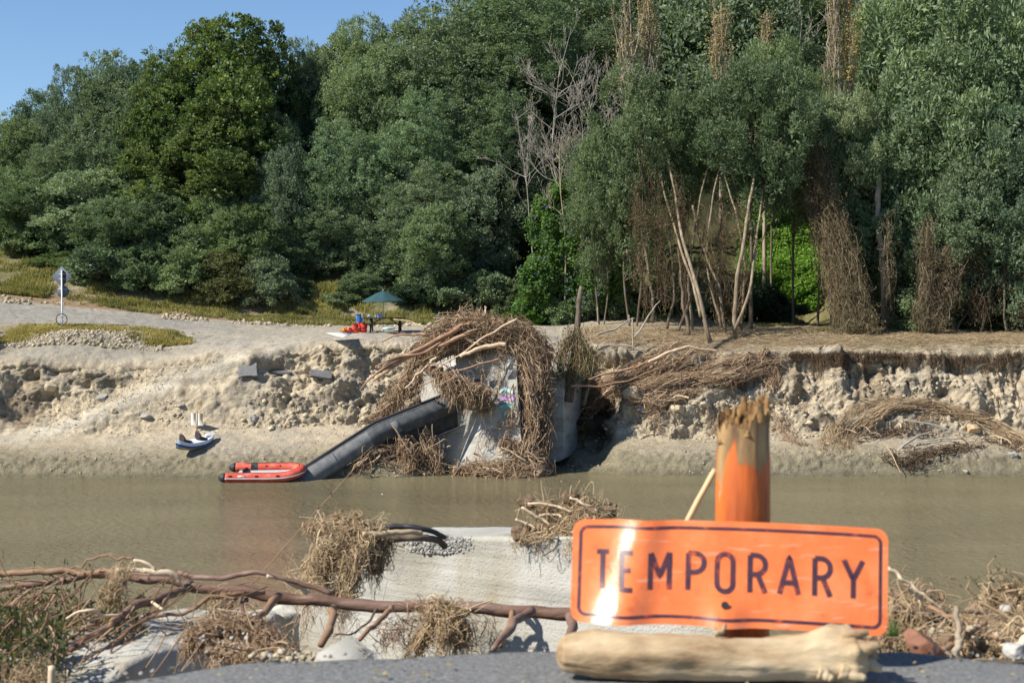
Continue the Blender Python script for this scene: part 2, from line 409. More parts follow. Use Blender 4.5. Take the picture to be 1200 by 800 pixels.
addp(YW + 5.8, tab((0, 484), (60, 470), (120, 456), (180, 448), (240, 444), (300, 438), (420, 430), (560, 430), (680, 450), (720, 432), (790, 450), (950, 440), (1200, 446)))
addp(YW + 6.5, tab((0, 427), (60, 427), (120, 429), (180, 425), (250, 416), (300, 411), (360, 406), (420, 401), (540, 404), (640, 404), (700, 409), (740, 413), (800, 424), (860, 420), (900, 412), (950, 411), (1050, 413), (1130, 414), (1200, 406)))
addp(YW + 8.0, tab((0, 410), (60, 411), (120, 413), (180, 412), (250, 403), (300, 396), (420, 394), (640, 396), (740, 398), (860, 400), (950, 402), (1200, 399)))
addp(YW + 10, tab((0, 388), (60, 387), (120, 388), (200, 396), (300, 392), (420, 389), (640, 389), (740, 390), (860, 391), (950, 393), (1200, 394)))
addp(YW + 15.5, tab((-100, 352), (0, 362), (60, 367), (120, 373), (200, 378), (300, 383), (420, 383), (640, 380), (740, 378), (860, 382), (950, 384), (1200, 386)))
addp(YW + 18, tab((-100, 345), (0, 352), (60, 357), (120, 362), (200, 369), (300, 376), (420, 377), (640, 374), (740, 368), (860, 374), (950, 380), (1200, 384)))
addp(YW + 23, tab((-100, 305), (0, 312), (120, 328), (200, 335), (300, 338), (420, 335), (520, 345), (640, 335), (740, 345), (860, 366), (950, 374), (1200, 380)))
zb = tab((-900, 12), (0, 14), (300, 13.5), (420, 16), (640, 20), (800, 18), (950, 16), (2100, 18))
addz(105, zb)
addz(130, tab((-900, 15), (0, 16), (300, 16), (400, 22), (640, 33), (1200, 34), (2100, 36)))
addz(165, tab((-900, 15), (0, 17), (300, 19), (400, 30), (640, 52), (1200, 56), (2100, 58)))
addz(230, tab((-900, 10), (0, 14), (300, 20), (400, 36), (640, 66), (1200, 80), (2100, 80)))
RY = np.array([r[0] for r in rows]); RZ = np.array([r[1] for r in rows])
WX = np.array([(c - 600) / FPX * 75 for c in COLS])      # columns stand at fixed world x
def smooth_interp(tq, arr):     # monotone-ish cubic over rows
    n = len(arr); i = np.clip(np.floor(tq).astype(int), 0, n - 2); f = (tq - i)[:, None]
    def g(k): return arr[np.clip(k, 0, n - 1)]
    m0 = (g(i + 1) - g(i - 1)) * .5 * .55; m1 = (g(i + 2) - g(i)) * .5 * .55
    return (2 * f ** 3 - 3 * f ** 2 + 1) * g(i) + (f ** 3 - 2 * f ** 2 + f) * m0 + (-2 * f ** 3 + 3 * f ** 2) * g(i + 1) + (f ** 3 - f ** 2) * m1
def bank_grid(xs, ts):
    Yr = np.stack([np.interp(xs, WX, RY[i]) for i in range(len(rows))]); Zr = np.stack([np.interp(xs, WX, RZ[i]) for i in range(len(rows))])
    Yg = smooth_interp(ts, Yr); Zg = smooth_interp(ts, Zr)
    return np.stack([np.repeat(xs[None], len(ts), 0), Yg, Zg], -1)
segs = [6, 8, 18, 40, 44, 34, 50, 22, 26, 40, 20, 26, 26, 16, 12, 8]
ts = np.concatenate([np.arange(s) / s + i for i, s in enumerate(segs)] + [[len(segs)]])
xs = np.concatenate([np.linspace(-62, -29, 60, endpoint=False), np.linspace(-29, 29, 860, endpoint=False), np.linspace(29, 62, 61)])
G = bank_grid(xs, ts); nT, nX, _ = G.shape
T = np.repeat(ts[:, None], nX, 1); X, Y, Z = G[..., 0], G[..., 1], G[..., 2]
pX = 600 + X / Y * FPX          # picture column, used only to know which stretch of bank this is
P = G.reshape(-1, 3)
dT = np.gradient(G, axis=0); dX = np.gradient(G, axis=1); N = np.cross(dX, dT); N /= np.linalg.norm(N, axis=2, keepdims=True) + 1e-9
N = np.where(N[..., 2:3] < 0, -N, N); Nf = N.reshape(-1, 3)
right = sstep(640, 720, pX)
# masks
cliff = sstep(3.9, 4.3, T) * (1 - sstep(7.05, 7.5, T))
band = np.exp(-((pX - np.interp(Y * 0, [0], [0])) * 0))       # placeholder ones
# the vehicle track that climbs the bank on the left
trk = np.array([(-60, 514), (0, 512), (60, 503), (120, 480), (180, 455), (250, 431), (330, 404)])
pyv = 400 + (0) * Z
dY = Y * cp - (Z - CAM_Z) * sp; dZ = (Z - CAM_Z) * cp + Y * sp
PYv = 400 - dZ / dY * FPX
tpy = np.interp(pX, trk[:, 0], trk[:, 1]); track = np.exp(-((PYv - tpy) / 11.0) ** 2) * (1 - sstep(320, 350, pX))
rough = cliff * (1 - .95 * track) * (.8 - .38 * sstep(100, 150, pX) + .58 * sstep(285, 335, pX))
nA = fbm(P * [.35, .35, .5], 4, 3).reshape(nT, nX)
nB = fbm(P * 1.3, 5, 11).reshape(nT, nX)
nC = fbm(P * 4.5, 4, 21).reshape(nT, nX)
d1, d2, cid = worley(P * [.9, .9, 1.1] + .35 * np.stack([fbm(P * 1.1, 3, 31 + k) for k in range(3)], 1), 5)
blocks = ((cid - .5) * 1.0).reshape(nT, nX); crack = (1 - sstep(0, .12, (d2 - d1))).reshape(nT, nX)
e1, e2, cid2 = worley(P * 2.7 + .3 * np.stack([fbm(P * 2.5, 2, 71 + k) for k in range(3)], 1), 9)
small = ((cid2 - .5)).reshape(nT, nX); crack2 = (1 - sstep(0, .15, (e2 - e1))).reshape(nT, nX)
nD = (1 - np.abs(fbm(P * [3.2, 3.2, 3.6], 3, 67).reshape(nT, nX)) * 3.5).clip(-.5, 1)
flute = fbm(np.c_[P[:, 0] * 2.2, P[:, 1] * .2, P[:, 2] * .25], 4, 41).reshape(nT, nX)
gully = 1 - np.abs(fbm(np.c_[P[:, 0] * .7, P[:, 1] * .2, P[:, 2] * .22], 3, 47).reshape(nT, nX)) * 3.2
upper = sstep(5.2, 5.9, T) * (1 - sstep(6.95, 7.2, T))
scree = sstep(3.7, 4.2, T) * (1 - sstep(5.3, 5.8, T))
patch = sstep(.0, .25, fbm(P * [.18, .18, .3], 3, 55).reshape(nT, nX)) * .9 + .1
ridge = (1 - np.abs(fbm(P * [.8, .8, 1.0], 4, 61).reshape(nT, nX)) * 3).clip(-1, 1)
D = rough * (nA * .8 + nB * .27 + nC * .05 - ridge * .32 - nD * .11) + rough * upper * (patch * (blocks * .32 - crack * .10) + flute * (.15 + .4 * right) - np.clip(gully, 0, 1) * .30) + rough * (small * .10 - crack2 * .03) * patch
# hollows bitten out of the face
for (hx, hy, hr, hd) in [(318, 428, 13, .9), (335, 452, 7, .7), (60, 436, 12, .6), (38, 440, 8, .5), (100, 452, 7, .5), (52, 462, 8, .5), (90, 488, 5, .4), (410, 462, 8, .6), (422, 470, 6, .5), (380, 452, 7, .4), (940, 460, 14, .5), (1012, 440, 14, .6), (1020, 428, 10, .6), (1110, 455, 12, .5), (1165, 482, 10, .6), (985, 476, 10, .4), (870, 452, 10, .5), (684, 470, 22, 1.7), (690, 510, 20, 1.3), (700, 535, 14, .5), (748, 440, 12, .6), (760, 425, 9, .6), (900, 430, 8, .4)]:
    D -= hd * np.exp(-(((pX - hx) / hr) ** 2 + ((PYv - hy) / (hr * .55)) ** 2)) * (1 + nB)
for (hx, hy, hrx, hry, hd) in [(300, 425, 22, 9, .7), (288, 448, 28, 10, .35), (325, 462, 10, 14, .45), (375, 448, 10, 12, .4), (400, 456, 14, 10, .4), (150, 440, 40, 8, .3), (745, 470, 22, 12, .55), (790, 482, 22, 10, .45), (830, 470, 14, 9, .4), (960, 490, 30, 12, .3), (1140, 470, 20, 20, .35), (1080, 440, 14, 16, .3), (975, 440, 10, 20, .25), (930, 440, 10, 18, .3)]:
    D += hd * np.exp(-(((pX - hx) / hrx) ** 2 + ((PYv - hy) / hry) ** 2)) * (1 + .6 * nB)
terr = sstep(7.1, 7.6, T)
D += terr * (nB * .05 + nC * .025) + terr * nA * .06
mud = sstep(1.9, 2.2, T) * (1 - sstep(3.9, 4.2, T))
lump = sstep(2.1, 2.6, T) * (1 - sstep(3.0, 3.5, T))
D += mud * (nA * .12 + nC * .03) + lump * (nC * .10 + nB * .07)
slump = 0 * np.exp(-((pX - 305) / 60) ** 2) * np.exp(-((T - 5.9) / .5) ** 2)
D += slump * .25 * (blocks > 0)
# overhanging lip: the turf stands proud where the clay below has washed out
lipm = np.exp(-((T - 6.45) / .22) ** 2) * right * (1 + nB)
D -= lipm * .5
hill = sstep(11.2, 12, T)
D += hill * (nA * .8 + nB * .25)
# ramped gravel mound on the verge at left
gm = np.exp(-(((X - at(95, 395, 78).x) / 3.3) ** 2)) * np.exp(-((Y - 78.3) / 1.1) ** 2) * (1 + .35 * nB)
D += gm * .62
D += .5 * np.exp(-(((X - at(300, 395, 78).x)) / 40) ** 2) * 0
P2 = P + Nf * D.reshape(-1, 1)
P2[:, 1] -= 0
# ---- base colours
c = lambda *a: np.array(a)
def mix(A, B, m): return A * (1 - m[:, None]) + B * m[:, None]
fl = lambda a: a.reshape(-1)
t_, px_ = fl(T), fl(pX); z_ = P2[:, 2]; b_, a_, c_ = fl(nB), fl(nA), fl(nC)
col = np.ones((len(P), 3)) * c(.52, .44, .32)
col = mix(col, np.ones((len(P), 3)) * c(.42, .37, .29), sstep(-.1, .3, a_ + .3 * b_))
col = mix(col, np.ones((len(P), 3)) * c(.55, .47, .345), sstep(.05, .4, fl(blocks)) * fl(upper) * .6)
col = mix(col, np.ones((len(P), 3)) * c(.28, .24, .185), sstep(.15, .38, b_) * fl(cliff) * .5)
col = mix(col, np.ones((len(P), 3)) * c(.54, .49, .39), fl(track))
lay = fbm(np.c_[P2[:, 0] * .12, P2[:, 1] * .1, P2[:, 2] * 3.2 + .6 * a_], 4, 91)
col *= (1 + .34 * lay * fl(cliff))[:, None]
stain = sstep(.12, .4, fbm(np.c_[P2[:, 0] * 1.1, P2[:, 1] * .3, P2[:, 2] * .3], 4, 93)) * fl(cliff)
col = mix(col, col * c(.68, .64, .6), stain)
# grey road surface of the terrace on the left and middle
rd = fl(terr) * (1 - sstep(640, 760, px_))
col = mix(col, np.ones((len(P), 3)) * c(.44, .40, .33), rd * .85)
col = mix(col, np.ones((len(P), 3)) * c(.35, .33, .285), rd * sstep(.1, .3, a_) * .7)
rt = fl(terr) * sstep(640, 760, px_)
col = mix(col, np.ones((len(P), 3)) * c(.34, .285, .2), rt * .9)
col = mix(col, np.ones((len(P), 3)) * c(.17, .18, .075), rt * sstep(.0, .3, b_ + .4 * c_) * sstep(840, 900, px_) * .6)
# tarmac road coming down from the left
tar = np.exp(-((t_ - 9.72) / .42) ** 2) * (1 - sstep(150, 330, px_))
col = mix(col, np.ones((len(P), 3)) * c(.37, .35, .31), np.clip(tar * 1.6, 0, 1))
# ditch line on the left
dit = np.exp(-((t_ - 7.95) / .28) ** 2) * (1 - sstep(130, 260, px_))
col = mix(col, np.ones((len(P), 3)) * c(.16, .14, .1), dit * .8)
gr_ = fl(gm); col = mix(col, np.ones((len(P), 3)) * c(.36, .33, .275), np.clip(gr_ * 2.2, 0, 1))
verge = sstep(8.35, 8.6, t_) * (1 - sstep(9.15, 9.4, t_)) * (1 - sstep(150, 215, px_)) * (1 - np.clip(gr_ * 2.5, 0, 1))
verge2 = verge
col = mix(col, np.ones((len(P), 3)) * c(.32, .26, .14), verge * .8)
# cut foot of the hillside: reddish clay, then growth
cut = sstep(10.25, 10.6, t_) * (1 - sstep(11.1, 11.6, t_))
col = mix(col, np.ones((len(P), 3)) * c(.32, .23, .145), cut)
col = mix(col, np.ones((len(P), 3)) * c(.21, .19, .09), sstep(11.1, 11.7, t_ + .5 * b_))
col = mix(col, np.ones((len(P), 3)) * c(.12, .13, .05), sstep(11.1, 11.7, t_ + .5 * b_) * sstep(-.1, .2, a_))
col = mix(col, np.ones((len(P), 3)) * c(.035, .04, .02), sstep(12.2, 13, t_))
notch = np.exp(-(((px_ - 684) / 24) ** 2 + ((fl(PYv) - 495) / 42) ** 2))  # deep shade of the gully beside the wing wall, painted into the ground colour
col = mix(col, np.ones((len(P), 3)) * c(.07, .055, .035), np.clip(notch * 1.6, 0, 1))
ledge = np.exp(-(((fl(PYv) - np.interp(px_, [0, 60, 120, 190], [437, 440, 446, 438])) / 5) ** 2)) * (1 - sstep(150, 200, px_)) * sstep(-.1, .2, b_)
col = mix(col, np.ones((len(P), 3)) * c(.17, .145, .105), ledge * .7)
# wet mud at the water
col *= .84
wet = 1 - sstep(.7, 1.7, z_ + .45 * a_ + .15 * b_)
col = mix(col, np.ones((len(P), 3)) * c(.215, .19, .13), wet)
col = mix(col, np.ones((len(P), 3)) * c(.15, .135, .09), 1 - sstep(.05, .35, z_ + .15 * b_))
col *= (1 - .25 * fl(crack) * fl(rough))[:, None]
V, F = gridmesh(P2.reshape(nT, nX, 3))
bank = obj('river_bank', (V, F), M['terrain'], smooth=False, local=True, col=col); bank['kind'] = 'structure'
kx = np.arange(0, nX, 2); kt = np.arange(0, nT, 2)
BV, BF = gridmesh(P2.reshape(nT, nX, 3)[np.ix_(kt, kx)])
bvh = BVHTree.FromPolygons([tuple(v) for v in BV], [tuple(f) for f in BF[0]])
CAMV = Vector((0, 0, CAM_Z))
def hit(px, py, off=0.0):
    d = ray(px, py).normalized(); h = bvh.ray_cast(CAMV + d * 20, d)
    if h[0] is None: return at(px, py, 90)
    return h[0] - d * off
def drop(x, y):
    h = bvh.ray_cast(Vector((x, y, 150)), Vector((0, 0, -1)))
    return h[0] if h[0] is not None else Vector((x, y, 0))
def hitn(px, py):
    d = ray(px, py).normalized(); h = bvh.ray_cast(CAMV + d * 20, d)
    return (h[0], h[1]) if h[0] is not None else (at(px, py, 90), Vector((0, 0, 1)))
PG = P2.reshape(nT, nX, 3)
def sample_bank(n, t0, t1, p0, p1, seed, dens=None):
    rg = np.random.RandomState(seed); tt = rg.uniform(t0, t1, n * 3); pp = rg.uniform(p0, p1, n * 3)
    ti = np.clip(np.searchsorted(ts, tt) - 1, 0, nT - 2); ft = (tt - ts[ti]) / (ts[ti + 1] - ts[ti])
    xx = (pp - 600) / FPX * G[ti, 0, 1]; xi = np.clip(np.searchsorted(xs, xx) - 1, 0, nX - 2); fx = np.clip((xx - xs[xi]) / (xs[xi + 1] - xs[xi]), 0, 1)
    ft, fx = ft[:, None], fx[:, None]
    Q = (PG[ti, xi] * (1 - fx) + PG[ti, xi + 1] * fx) * (1 - ft) + (PG[ti + 1, xi] * (1 - fx) + PG[ti + 1, xi + 1] * fx) * ft
    w_ = np.ones(n * 3) if dens is None else dens(pp, tt, Q)
    k = rg.uniform(size=n * 3) < w_
    return Q[k][:n], N[ti, xi][k][:n]

# ================================================================ WATER
m, nt_, b = new_mat('muddy_water'); L = nt_.links
tc = nt_.nodes.new('ShaderNodeTexCoord')
b.inputs['Base Color'].default_value = (.175, .15, .088, 1); b.inputs['Roughness'].default_value = .08; b.inputs['IOR'].default_value = 1.33
def wn(scale, st, det):
    mp = nt_.nodes.new('ShaderNodeMapping'); mp.inputs['Scale'].default_value = st; L.new(tc.outputs['Object'], mp.inputs[0])
    n = nt_.nodes.new('ShaderNodeTexNoise'); n.inputs['Scale'].default_value = scale; n.inputs['Detail'].default_value = det; n.inputs['Roughness'].default_value = .6; L.new(mp.outputs[0], n.inputs[0]); return n
w1 = wn(3.4, (.8, 1.5, 1), 6); w2 = wn(.25, (.5, 1, 1), 3)
bp = nt_.nodes.new('ShaderNodeBump'); bp.inputs['Distance'].default_value = .4
mr = nt_.nodes.new('ShaderNodeMapRange'); mr.inputs[1].default_value = .35; mr.inputs[2].default_value = .65; mr.inputs[3].default_value = .6; mr.inputs[4].default_value = 1.0
L.new(w2.outputs[0], mr.inputs[0]); L.new(mr.outputs[0], bp.inputs['Strength'])
L.new(w1.outputs[0], bp.inputs['Height']); L.new(bp.outputs[0], b.inputs['Normal'])
rp = ramp(nt_, [(.35, (.175, .148, .082)), (.65, (.225, .192, .11))]); w3 = wn(.09, (.5, 1, 1), 4); L.new(w3.outputs[0], rp.inputs[0]); L.new(rp.outputs[0], b.inputs['Base Color'])
M['water'] = m
wv = np.array([(-400, -30, 0), (400, -30, 0), (400, 74, 0), (-400, 74, 0)], float)
wo = obj('river_water', (wv, [np.array([[0, 1, 2, 3]])]), m, local=True); wo['kind'] = 'structure'

# ================================================================ NEAR GROUND (road end above the washed-out bank)
ROADZ = 7.96
nx, ny = 180, 150
gx = np.linspace(-16, 16, nx); gy = np.concatenate([np.linspace(-30, 3, 20, endpoint=False), np.linspace(3, 17, ny - 20)])
GX, GY = np.meshgrid(gx, gy)
edgeY = np.interp(GX, [-16, -1.6, -1.2, 0, 1.1, 1.8, 16], [2.0, 3.3, 4.0, 4.4, 4.5, 5.7, 5.9])
dropd = np.clip(GY - edgeY, 0, None)
Zn = 7.80 - .12*np.clip(GY-4.4,0,2)*(GX>0) - dropd * .95 - sstep(0, .35, dropd) * .35
pn = np.c_[GX.ravel(), GY.ravel(), Zn.ravel()]
Zn = Zn + (fbm(pn * 1.2, 4, 5) * .28 + fbm(pn * 5, 3, 8) * .06).reshape(GX.shape) * sstep(0, .5, dropd)
Zn = np.maximum(Zn, -1.5)
nv, nf = gridmesh(np.stack([GX, GY, Zn], -1))
zc = nv[:, 2]; cl = mix(np.ones((len(nv), 3)) * c(.27, .22, .15), np.ones((len(nv), 3)) * c(.12, .1, .06), 1 - sstep(.3, 1.5, zc))
nb = obj('near_ground', (nv, nf), M['terrain'], smooth=True, local=True, col=cl); nb['kind'] = 'structure'
M['asphalt'] = nmat('asphalt', [(.09, .09, .088), (.165, .165, .16), (.3, .295, .28)], 75, .9, .8, bscale=160, dist=.006)
# speckled with pale chips and a few stained patches
ed = [(-300, 900), (40, 822), (105, 800), (150, 789), (200, 782), (250, 774), (300, 767), (360, 765), (420, 764), (520, 760), (600, 758), (700, 756), (800, 757), (920, 757), (1040, 757), (1100, 762), (1160, 768), (1230, 772), (1400, 790), (2000, 900)]
E = resample([onz(a, b_, ROADZ) for a, b_ in ed], 260); E[:, 2] = ROADZ
E[:, 1] += .03 * fbm(np.c_[E[:, 0] * 6, E[:, 1] * 0, E[:, 2] * 0], 4, 2)
rowsA = []
for k, f in enumerate(np.r_[0, np.linspace(.01, 1, 26) ** 1.5]):
    q = E.copy(); q[:, 1] = E[:, 1] * (1 - f) + f * (-12); q[:, 2] += .006 * fbm(np.c_[q[:, 0] * 2, q[:, 1] * 2, q[:, 0] * 0], 3, 4); q[:, 2] -= .02 * math.exp(-f * 60)
    rowsA.append(q)
side = E.copy(); side[:, 2] -= .11; side[:, 1] += .03 * fbm(E * 9, 3, 6) - .02
rowsA = [side] + rowsA
rd_ = obj('road_asphalt', gridmesh(np.array(rowsA)), M['asphalt'], local=True); rd_['kind'] = 'structure'
# ================================================================ TREES
def leaf_quads(Pc, D, Wd, ln, wd, droop=0.0):
    """Pc centres (n,3), D direction, Wd width direction, ln/wd arrays -> kite shaped leaves"""
    n = len(Pc); a = Pc - D * ln[:, None] * .5; bb = Pc + D * ln[:, None] * .5; mid = Pc + D * ln[:, None] * .05
    V = np.stack([a, mid + Wd * wd[:, None] * .5, bb, mid - Wd * wd[:, None] * .5], 1).reshape(-1, 3)
    return V, np.arange(n * 4).reshape(n, 4)
def puffs(rg, cen, rad, per, ln, wd, flatz=.65, up=.35, low=-.8):
    """tufts of leaves on the shells of small flattened balls"""
    n = len(cen) * per; ci = np.repeat(np.arange(len(cen)), per)
    u = rg.normal(size=(n, 3)); u /= np.linalg.norm(u, axis=1)[:, None]; bad = u[:, 2] < low; u[bad, 2] *= -1
    r = rad[ci] * rg.uniform(.55, 1.12, n)
    p = cen[ci] + u * r[:, None] * np.array([1, 1, flatz])
    D = u + np.array([0, 0, up]) + rg.normal(size=(n, 3)) * .55; D /= np.linalg.norm(D, axis=1)[:, None]
    W = np.cross(D, rg.normal(size=(n, 3))); W /= np.linalg.norm(W, axis=1)[:, None]
    s = rg.uniform(.6, 1.35, n)
    return leaf_quads(p, D, W, ln * s, wd * s)
def crown(seed, rx, z0, z1, nl, ncl, per, ln, wd, lobe=(1.3, 2.4), clump=(.5, .95), shape=1.0, skirt=.5, flatz=.62):
    rg = np.random.RandomState(seed); zc, rz = (z0 + z1) / 2, (z1 - z0) / 2
    lb = []; lr = []
    while len(lb) < nl:
        u = rg.normal(size=3); u /= np.linalg.norm(u); r = rg.uniform(.35, 1) ** .5
        lr_ = rg.uniform(*lobe); x = u * r
        prof = (1 - max(0, x[2]) ** 2 * (1 - shape)) * (1 if x[2] > 0 else 1 - (1 - skirt) * (-x[2]))
        lb.append([x[0] * (rx - lr_ * .6) * prof, x[1] * (rx - lr_ * .6) * prof, zc + x[2] * (rz - lr_ * .6)]); lr.append(lr_)
    lb, lr = np.array(lb), np.array(lr)
    cen = []; rad = []; tries = 0
    while len(cen) < ncl and tries < ncl * 30:
        tries += 1; k = rg.choice(nl, p=lr ** 2 / (lr ** 2).sum()); u = rg.normal(size=3); u /= np.linalg.norm(u)
        if u[2] < -.35 and rg.uniform() < .6: continue
        rc = clump[0] * .7 + (clump[1] - clump[0] * .7) * rg.uniform() ** 1.7; p = lb[k] + u * np.array([1, 1, .9]) * (lr[k] * rg.uniform(.85, 1.22) - rc * .3) + rg.normal(size=3) * .12
        d = np.linalg.norm((lb - p) / lr[:, None], axis=1)
        if (d < .74).any(): continue
        cen.append(p); rad.append(rc)
    cen, rad = np.array(cen), np.array(rad)
    V, F = puffs(rg, cen, rad, per, ln, wd, flatz)
    # inner sparse leaves fill the heart of the crown
    ni = ncl * per // 9; k = rg.choice(nl, ni); u = rg.normal(size=(ni, 3)); u /= np.linalg.norm(u, axis=1)[:, None]
    p = lb[k] + u * lr[k][:, None] * rg.uniform(.1, .8, ni)[:, None]
    D = rg.normal(size=(ni, 3)); D /= np.linalg.norm(D, axis=1)[:, None]; W = np.cross(D, rg.normal(size=(ni, 3))); W /= np.linalg.norm(W, axis=1)[:, None]
    V2, F2 = leaf_quads(p, D, W, ln * 1.5 * np.ones(ni), wd * 1.8 * np.ones(ni))
    return join((V, F), (V2, F2)), lb, lr
def limbs(seed, lb, height, r, stems=1, fork=.28, spread=.6, nbr=None, sides=6):
    rg = np.random.RandomState(seed); parts = []
    tops = []
    for s in range(stems):
        a = s / stems * 6.28 + seed; off = np.array([math.cos(a), math.sin(a), 0]) * (spread if stems > 1 else 0)
        b0 = off * .35; t1 = np.array([off[0] * 2.2 + rg.normal() * .3, off[1] * 2.2 + rg.normal() * .3, height * .78])
        pts = [b0 - [0, 0, .6], b0 + (t1 - b0) * .33 + rg.normal(size=3) * .22, b0 + (t1 - b0) * .66 + rg.normal(size=3) * .3, t1]
        parts.append(pipe(pts, r * (1 if stems == 1 else .7), r * .25, 8, 16, lump=.25, seed=seed + s)); tops.append(resample(pts, 20))
    for i, l in enumerate(lb[:nbr] if nbr else lb):
        T_ = tops[i % len(tops)]; zz = l[2] - rg.uniform(.15, .35) * height
        j = int(np.clip(np.searchsorted(T_[:, 2], max(zz, height * fork * .6)), 2, 18)); a = T_[j]
        mid = (a + l) / 2 + rg.normal(size=3) * .3 + [0, 0, -.2]
        parts.append(pipe([a, mid, l], r * .32, r * .08, 5, 8, seed=seed + i))
    return join(*parts)
PROTO = {}
def make_tree(key, seed, name, rx, z0, z1, nl, ncl, per, ln, wd, leaf, bark, r=.3, stems=1, **kw):
    cr, lb, lr = crown(seed, rx, z0, z1, nl, ncl, per, ln, wd, **kw)
    me_c = rawmesh('crown', cr[0], cr[1], M[leaf]); lm = limbs(seed + 1, lb, z1, r, stems); me_t = rawmesh('trunk', lm[0], lm[1], M[bark], True)
    PROTO[key] = (name, me_t, me_c, rx * 2, z1)
def plant(key, px, ytop, wpx, Yd, label, cat='tree', group='trees on the far hillside', leaf=None, rot=None, name=None, py_base=None, extra=None, drop_z=0.0):
    nm, mt, mc, W0, H0 = PROTO[key]
    x = (px - 600) / FPX * Yd; g = drop(x, Yd); 
    if py_base is not None: g = at(px, py_base, Yd)
    ztop = at(px, ytop, Yd).z; h = max(ztop - g.z, 1.0); wd = wpx / FPX * Yd
    o = bpy.data.objects.new(name or nm, None); C.objects.link(o); o.location = (x, Yd, g.z - drop_z); o.empty_display_size = .3
    rg = random.Random(int(px * 7 + ytop * 3 + Yd)); o.rotation_euler = (0, 0, rot if rot is not None else rg.uniform(0, 6.28))
    s = wd / W0; o.scale = (s, s, h / H0)
    tag(o, label, cat, group)
    for pn_, me in (('trunk', mt), ('crown', mc)):
        if me is None: continue
        c_ = bpy.data.objects.new(pn_, me); C.objects.link(c_); c_.parent = o
        if pn_ == 'crown' and leaf:
            c_.material_slots[0].link = 'OBJECT'; c_.material_slots[0].material = M[leaf]
    return o
make_tree('A', 1, 'wattle_tree', 5.6, -.5, 16, 44, 1150, 84, .24, .085, 'leaf_wattle', 'bark', .32, skirt=1.0, lobe=(1.2, 2.5), clump=(.4, .85), flatz=.95)
make_tree('B', 7, 'wattle_tree', 5.8, -.5, 15, 38, 1100, 84, .25, .085, 'leaf_wattle', 'bark', .3, lobe=(1.4, 3.0), clump=(.45, 1.0), flatz=.9, skirt=1.0)
make_tree('C', 13, 'broadleaf_tree', 5.4, -.5, 16, 46, 1100, 66, .22, .14, 'leaf_yellow', 'bark', .32, clump=(.35, .7), lobe=(1.0, 2.2), skirt=1.0, flatz=.8)
make_tree('D', 19, 'wattle_tree', 3.9, -.4, 10, 24, 640, 80, .21, .08, 'leaf_silver', 'bark', .2, lobe=(.9, 1.9), clump=(.35, .75), skirt=1.05, flatz=.95)
make_tree('H', 43, 'willow_tree', 4.6, 2.5, 16, 34, 430, 100, .24, .07, 'leaf_mid', 'bark', .16, stems=2, lobe=(.8, 2.2), skirt=.7, flatz=1.1, clump=(.3, .9))
make_tree('K', 24, 'willow_tree', 4.6, 6.8, 16, 26, 360, 100, .26, .075, 'leaf_mid', 'bark', .16, stems=1, lobe=(1.1, 2.2), skirt=.9, flatz=.9)
make_tree('E', 23, 'willow_tree', 4.8, 5.0, 16, 30, 400, 100, .26, .075, 'leaf_mid', 'bark', .16, stems=2, lobe=(1.1, 2.2), skirt=.9, flatz=.9)
make_tree('F', 29, 'shrub', 2.3, -.3, 3.6, 12, 150, 110, .17, .075, 'leaf_mid', 'bark', .07, lobe=(.6, 1.2), clump=(.25, .6), skirt=1.1, flatz=.8)
make_tree('G', 31, 'shrub', 2.1, -.3, 3.2, 11, 150, 100, .18, .12, 'leaf_dark', 'bark', .07, lobe=(.6, 1.2), clump=(.3, .6), skirt=1.1, flatz=.8)
make_tree('W', 37, 'wattle_tree', 5.0, 3, 15, 24, 340, 50, .34, .08, 'leaf_silver', 'bark', .3, lobe=(1.0, 2.2), clump=(.35, .8), flatz=.9)
TG = 'trees on the far hillside'
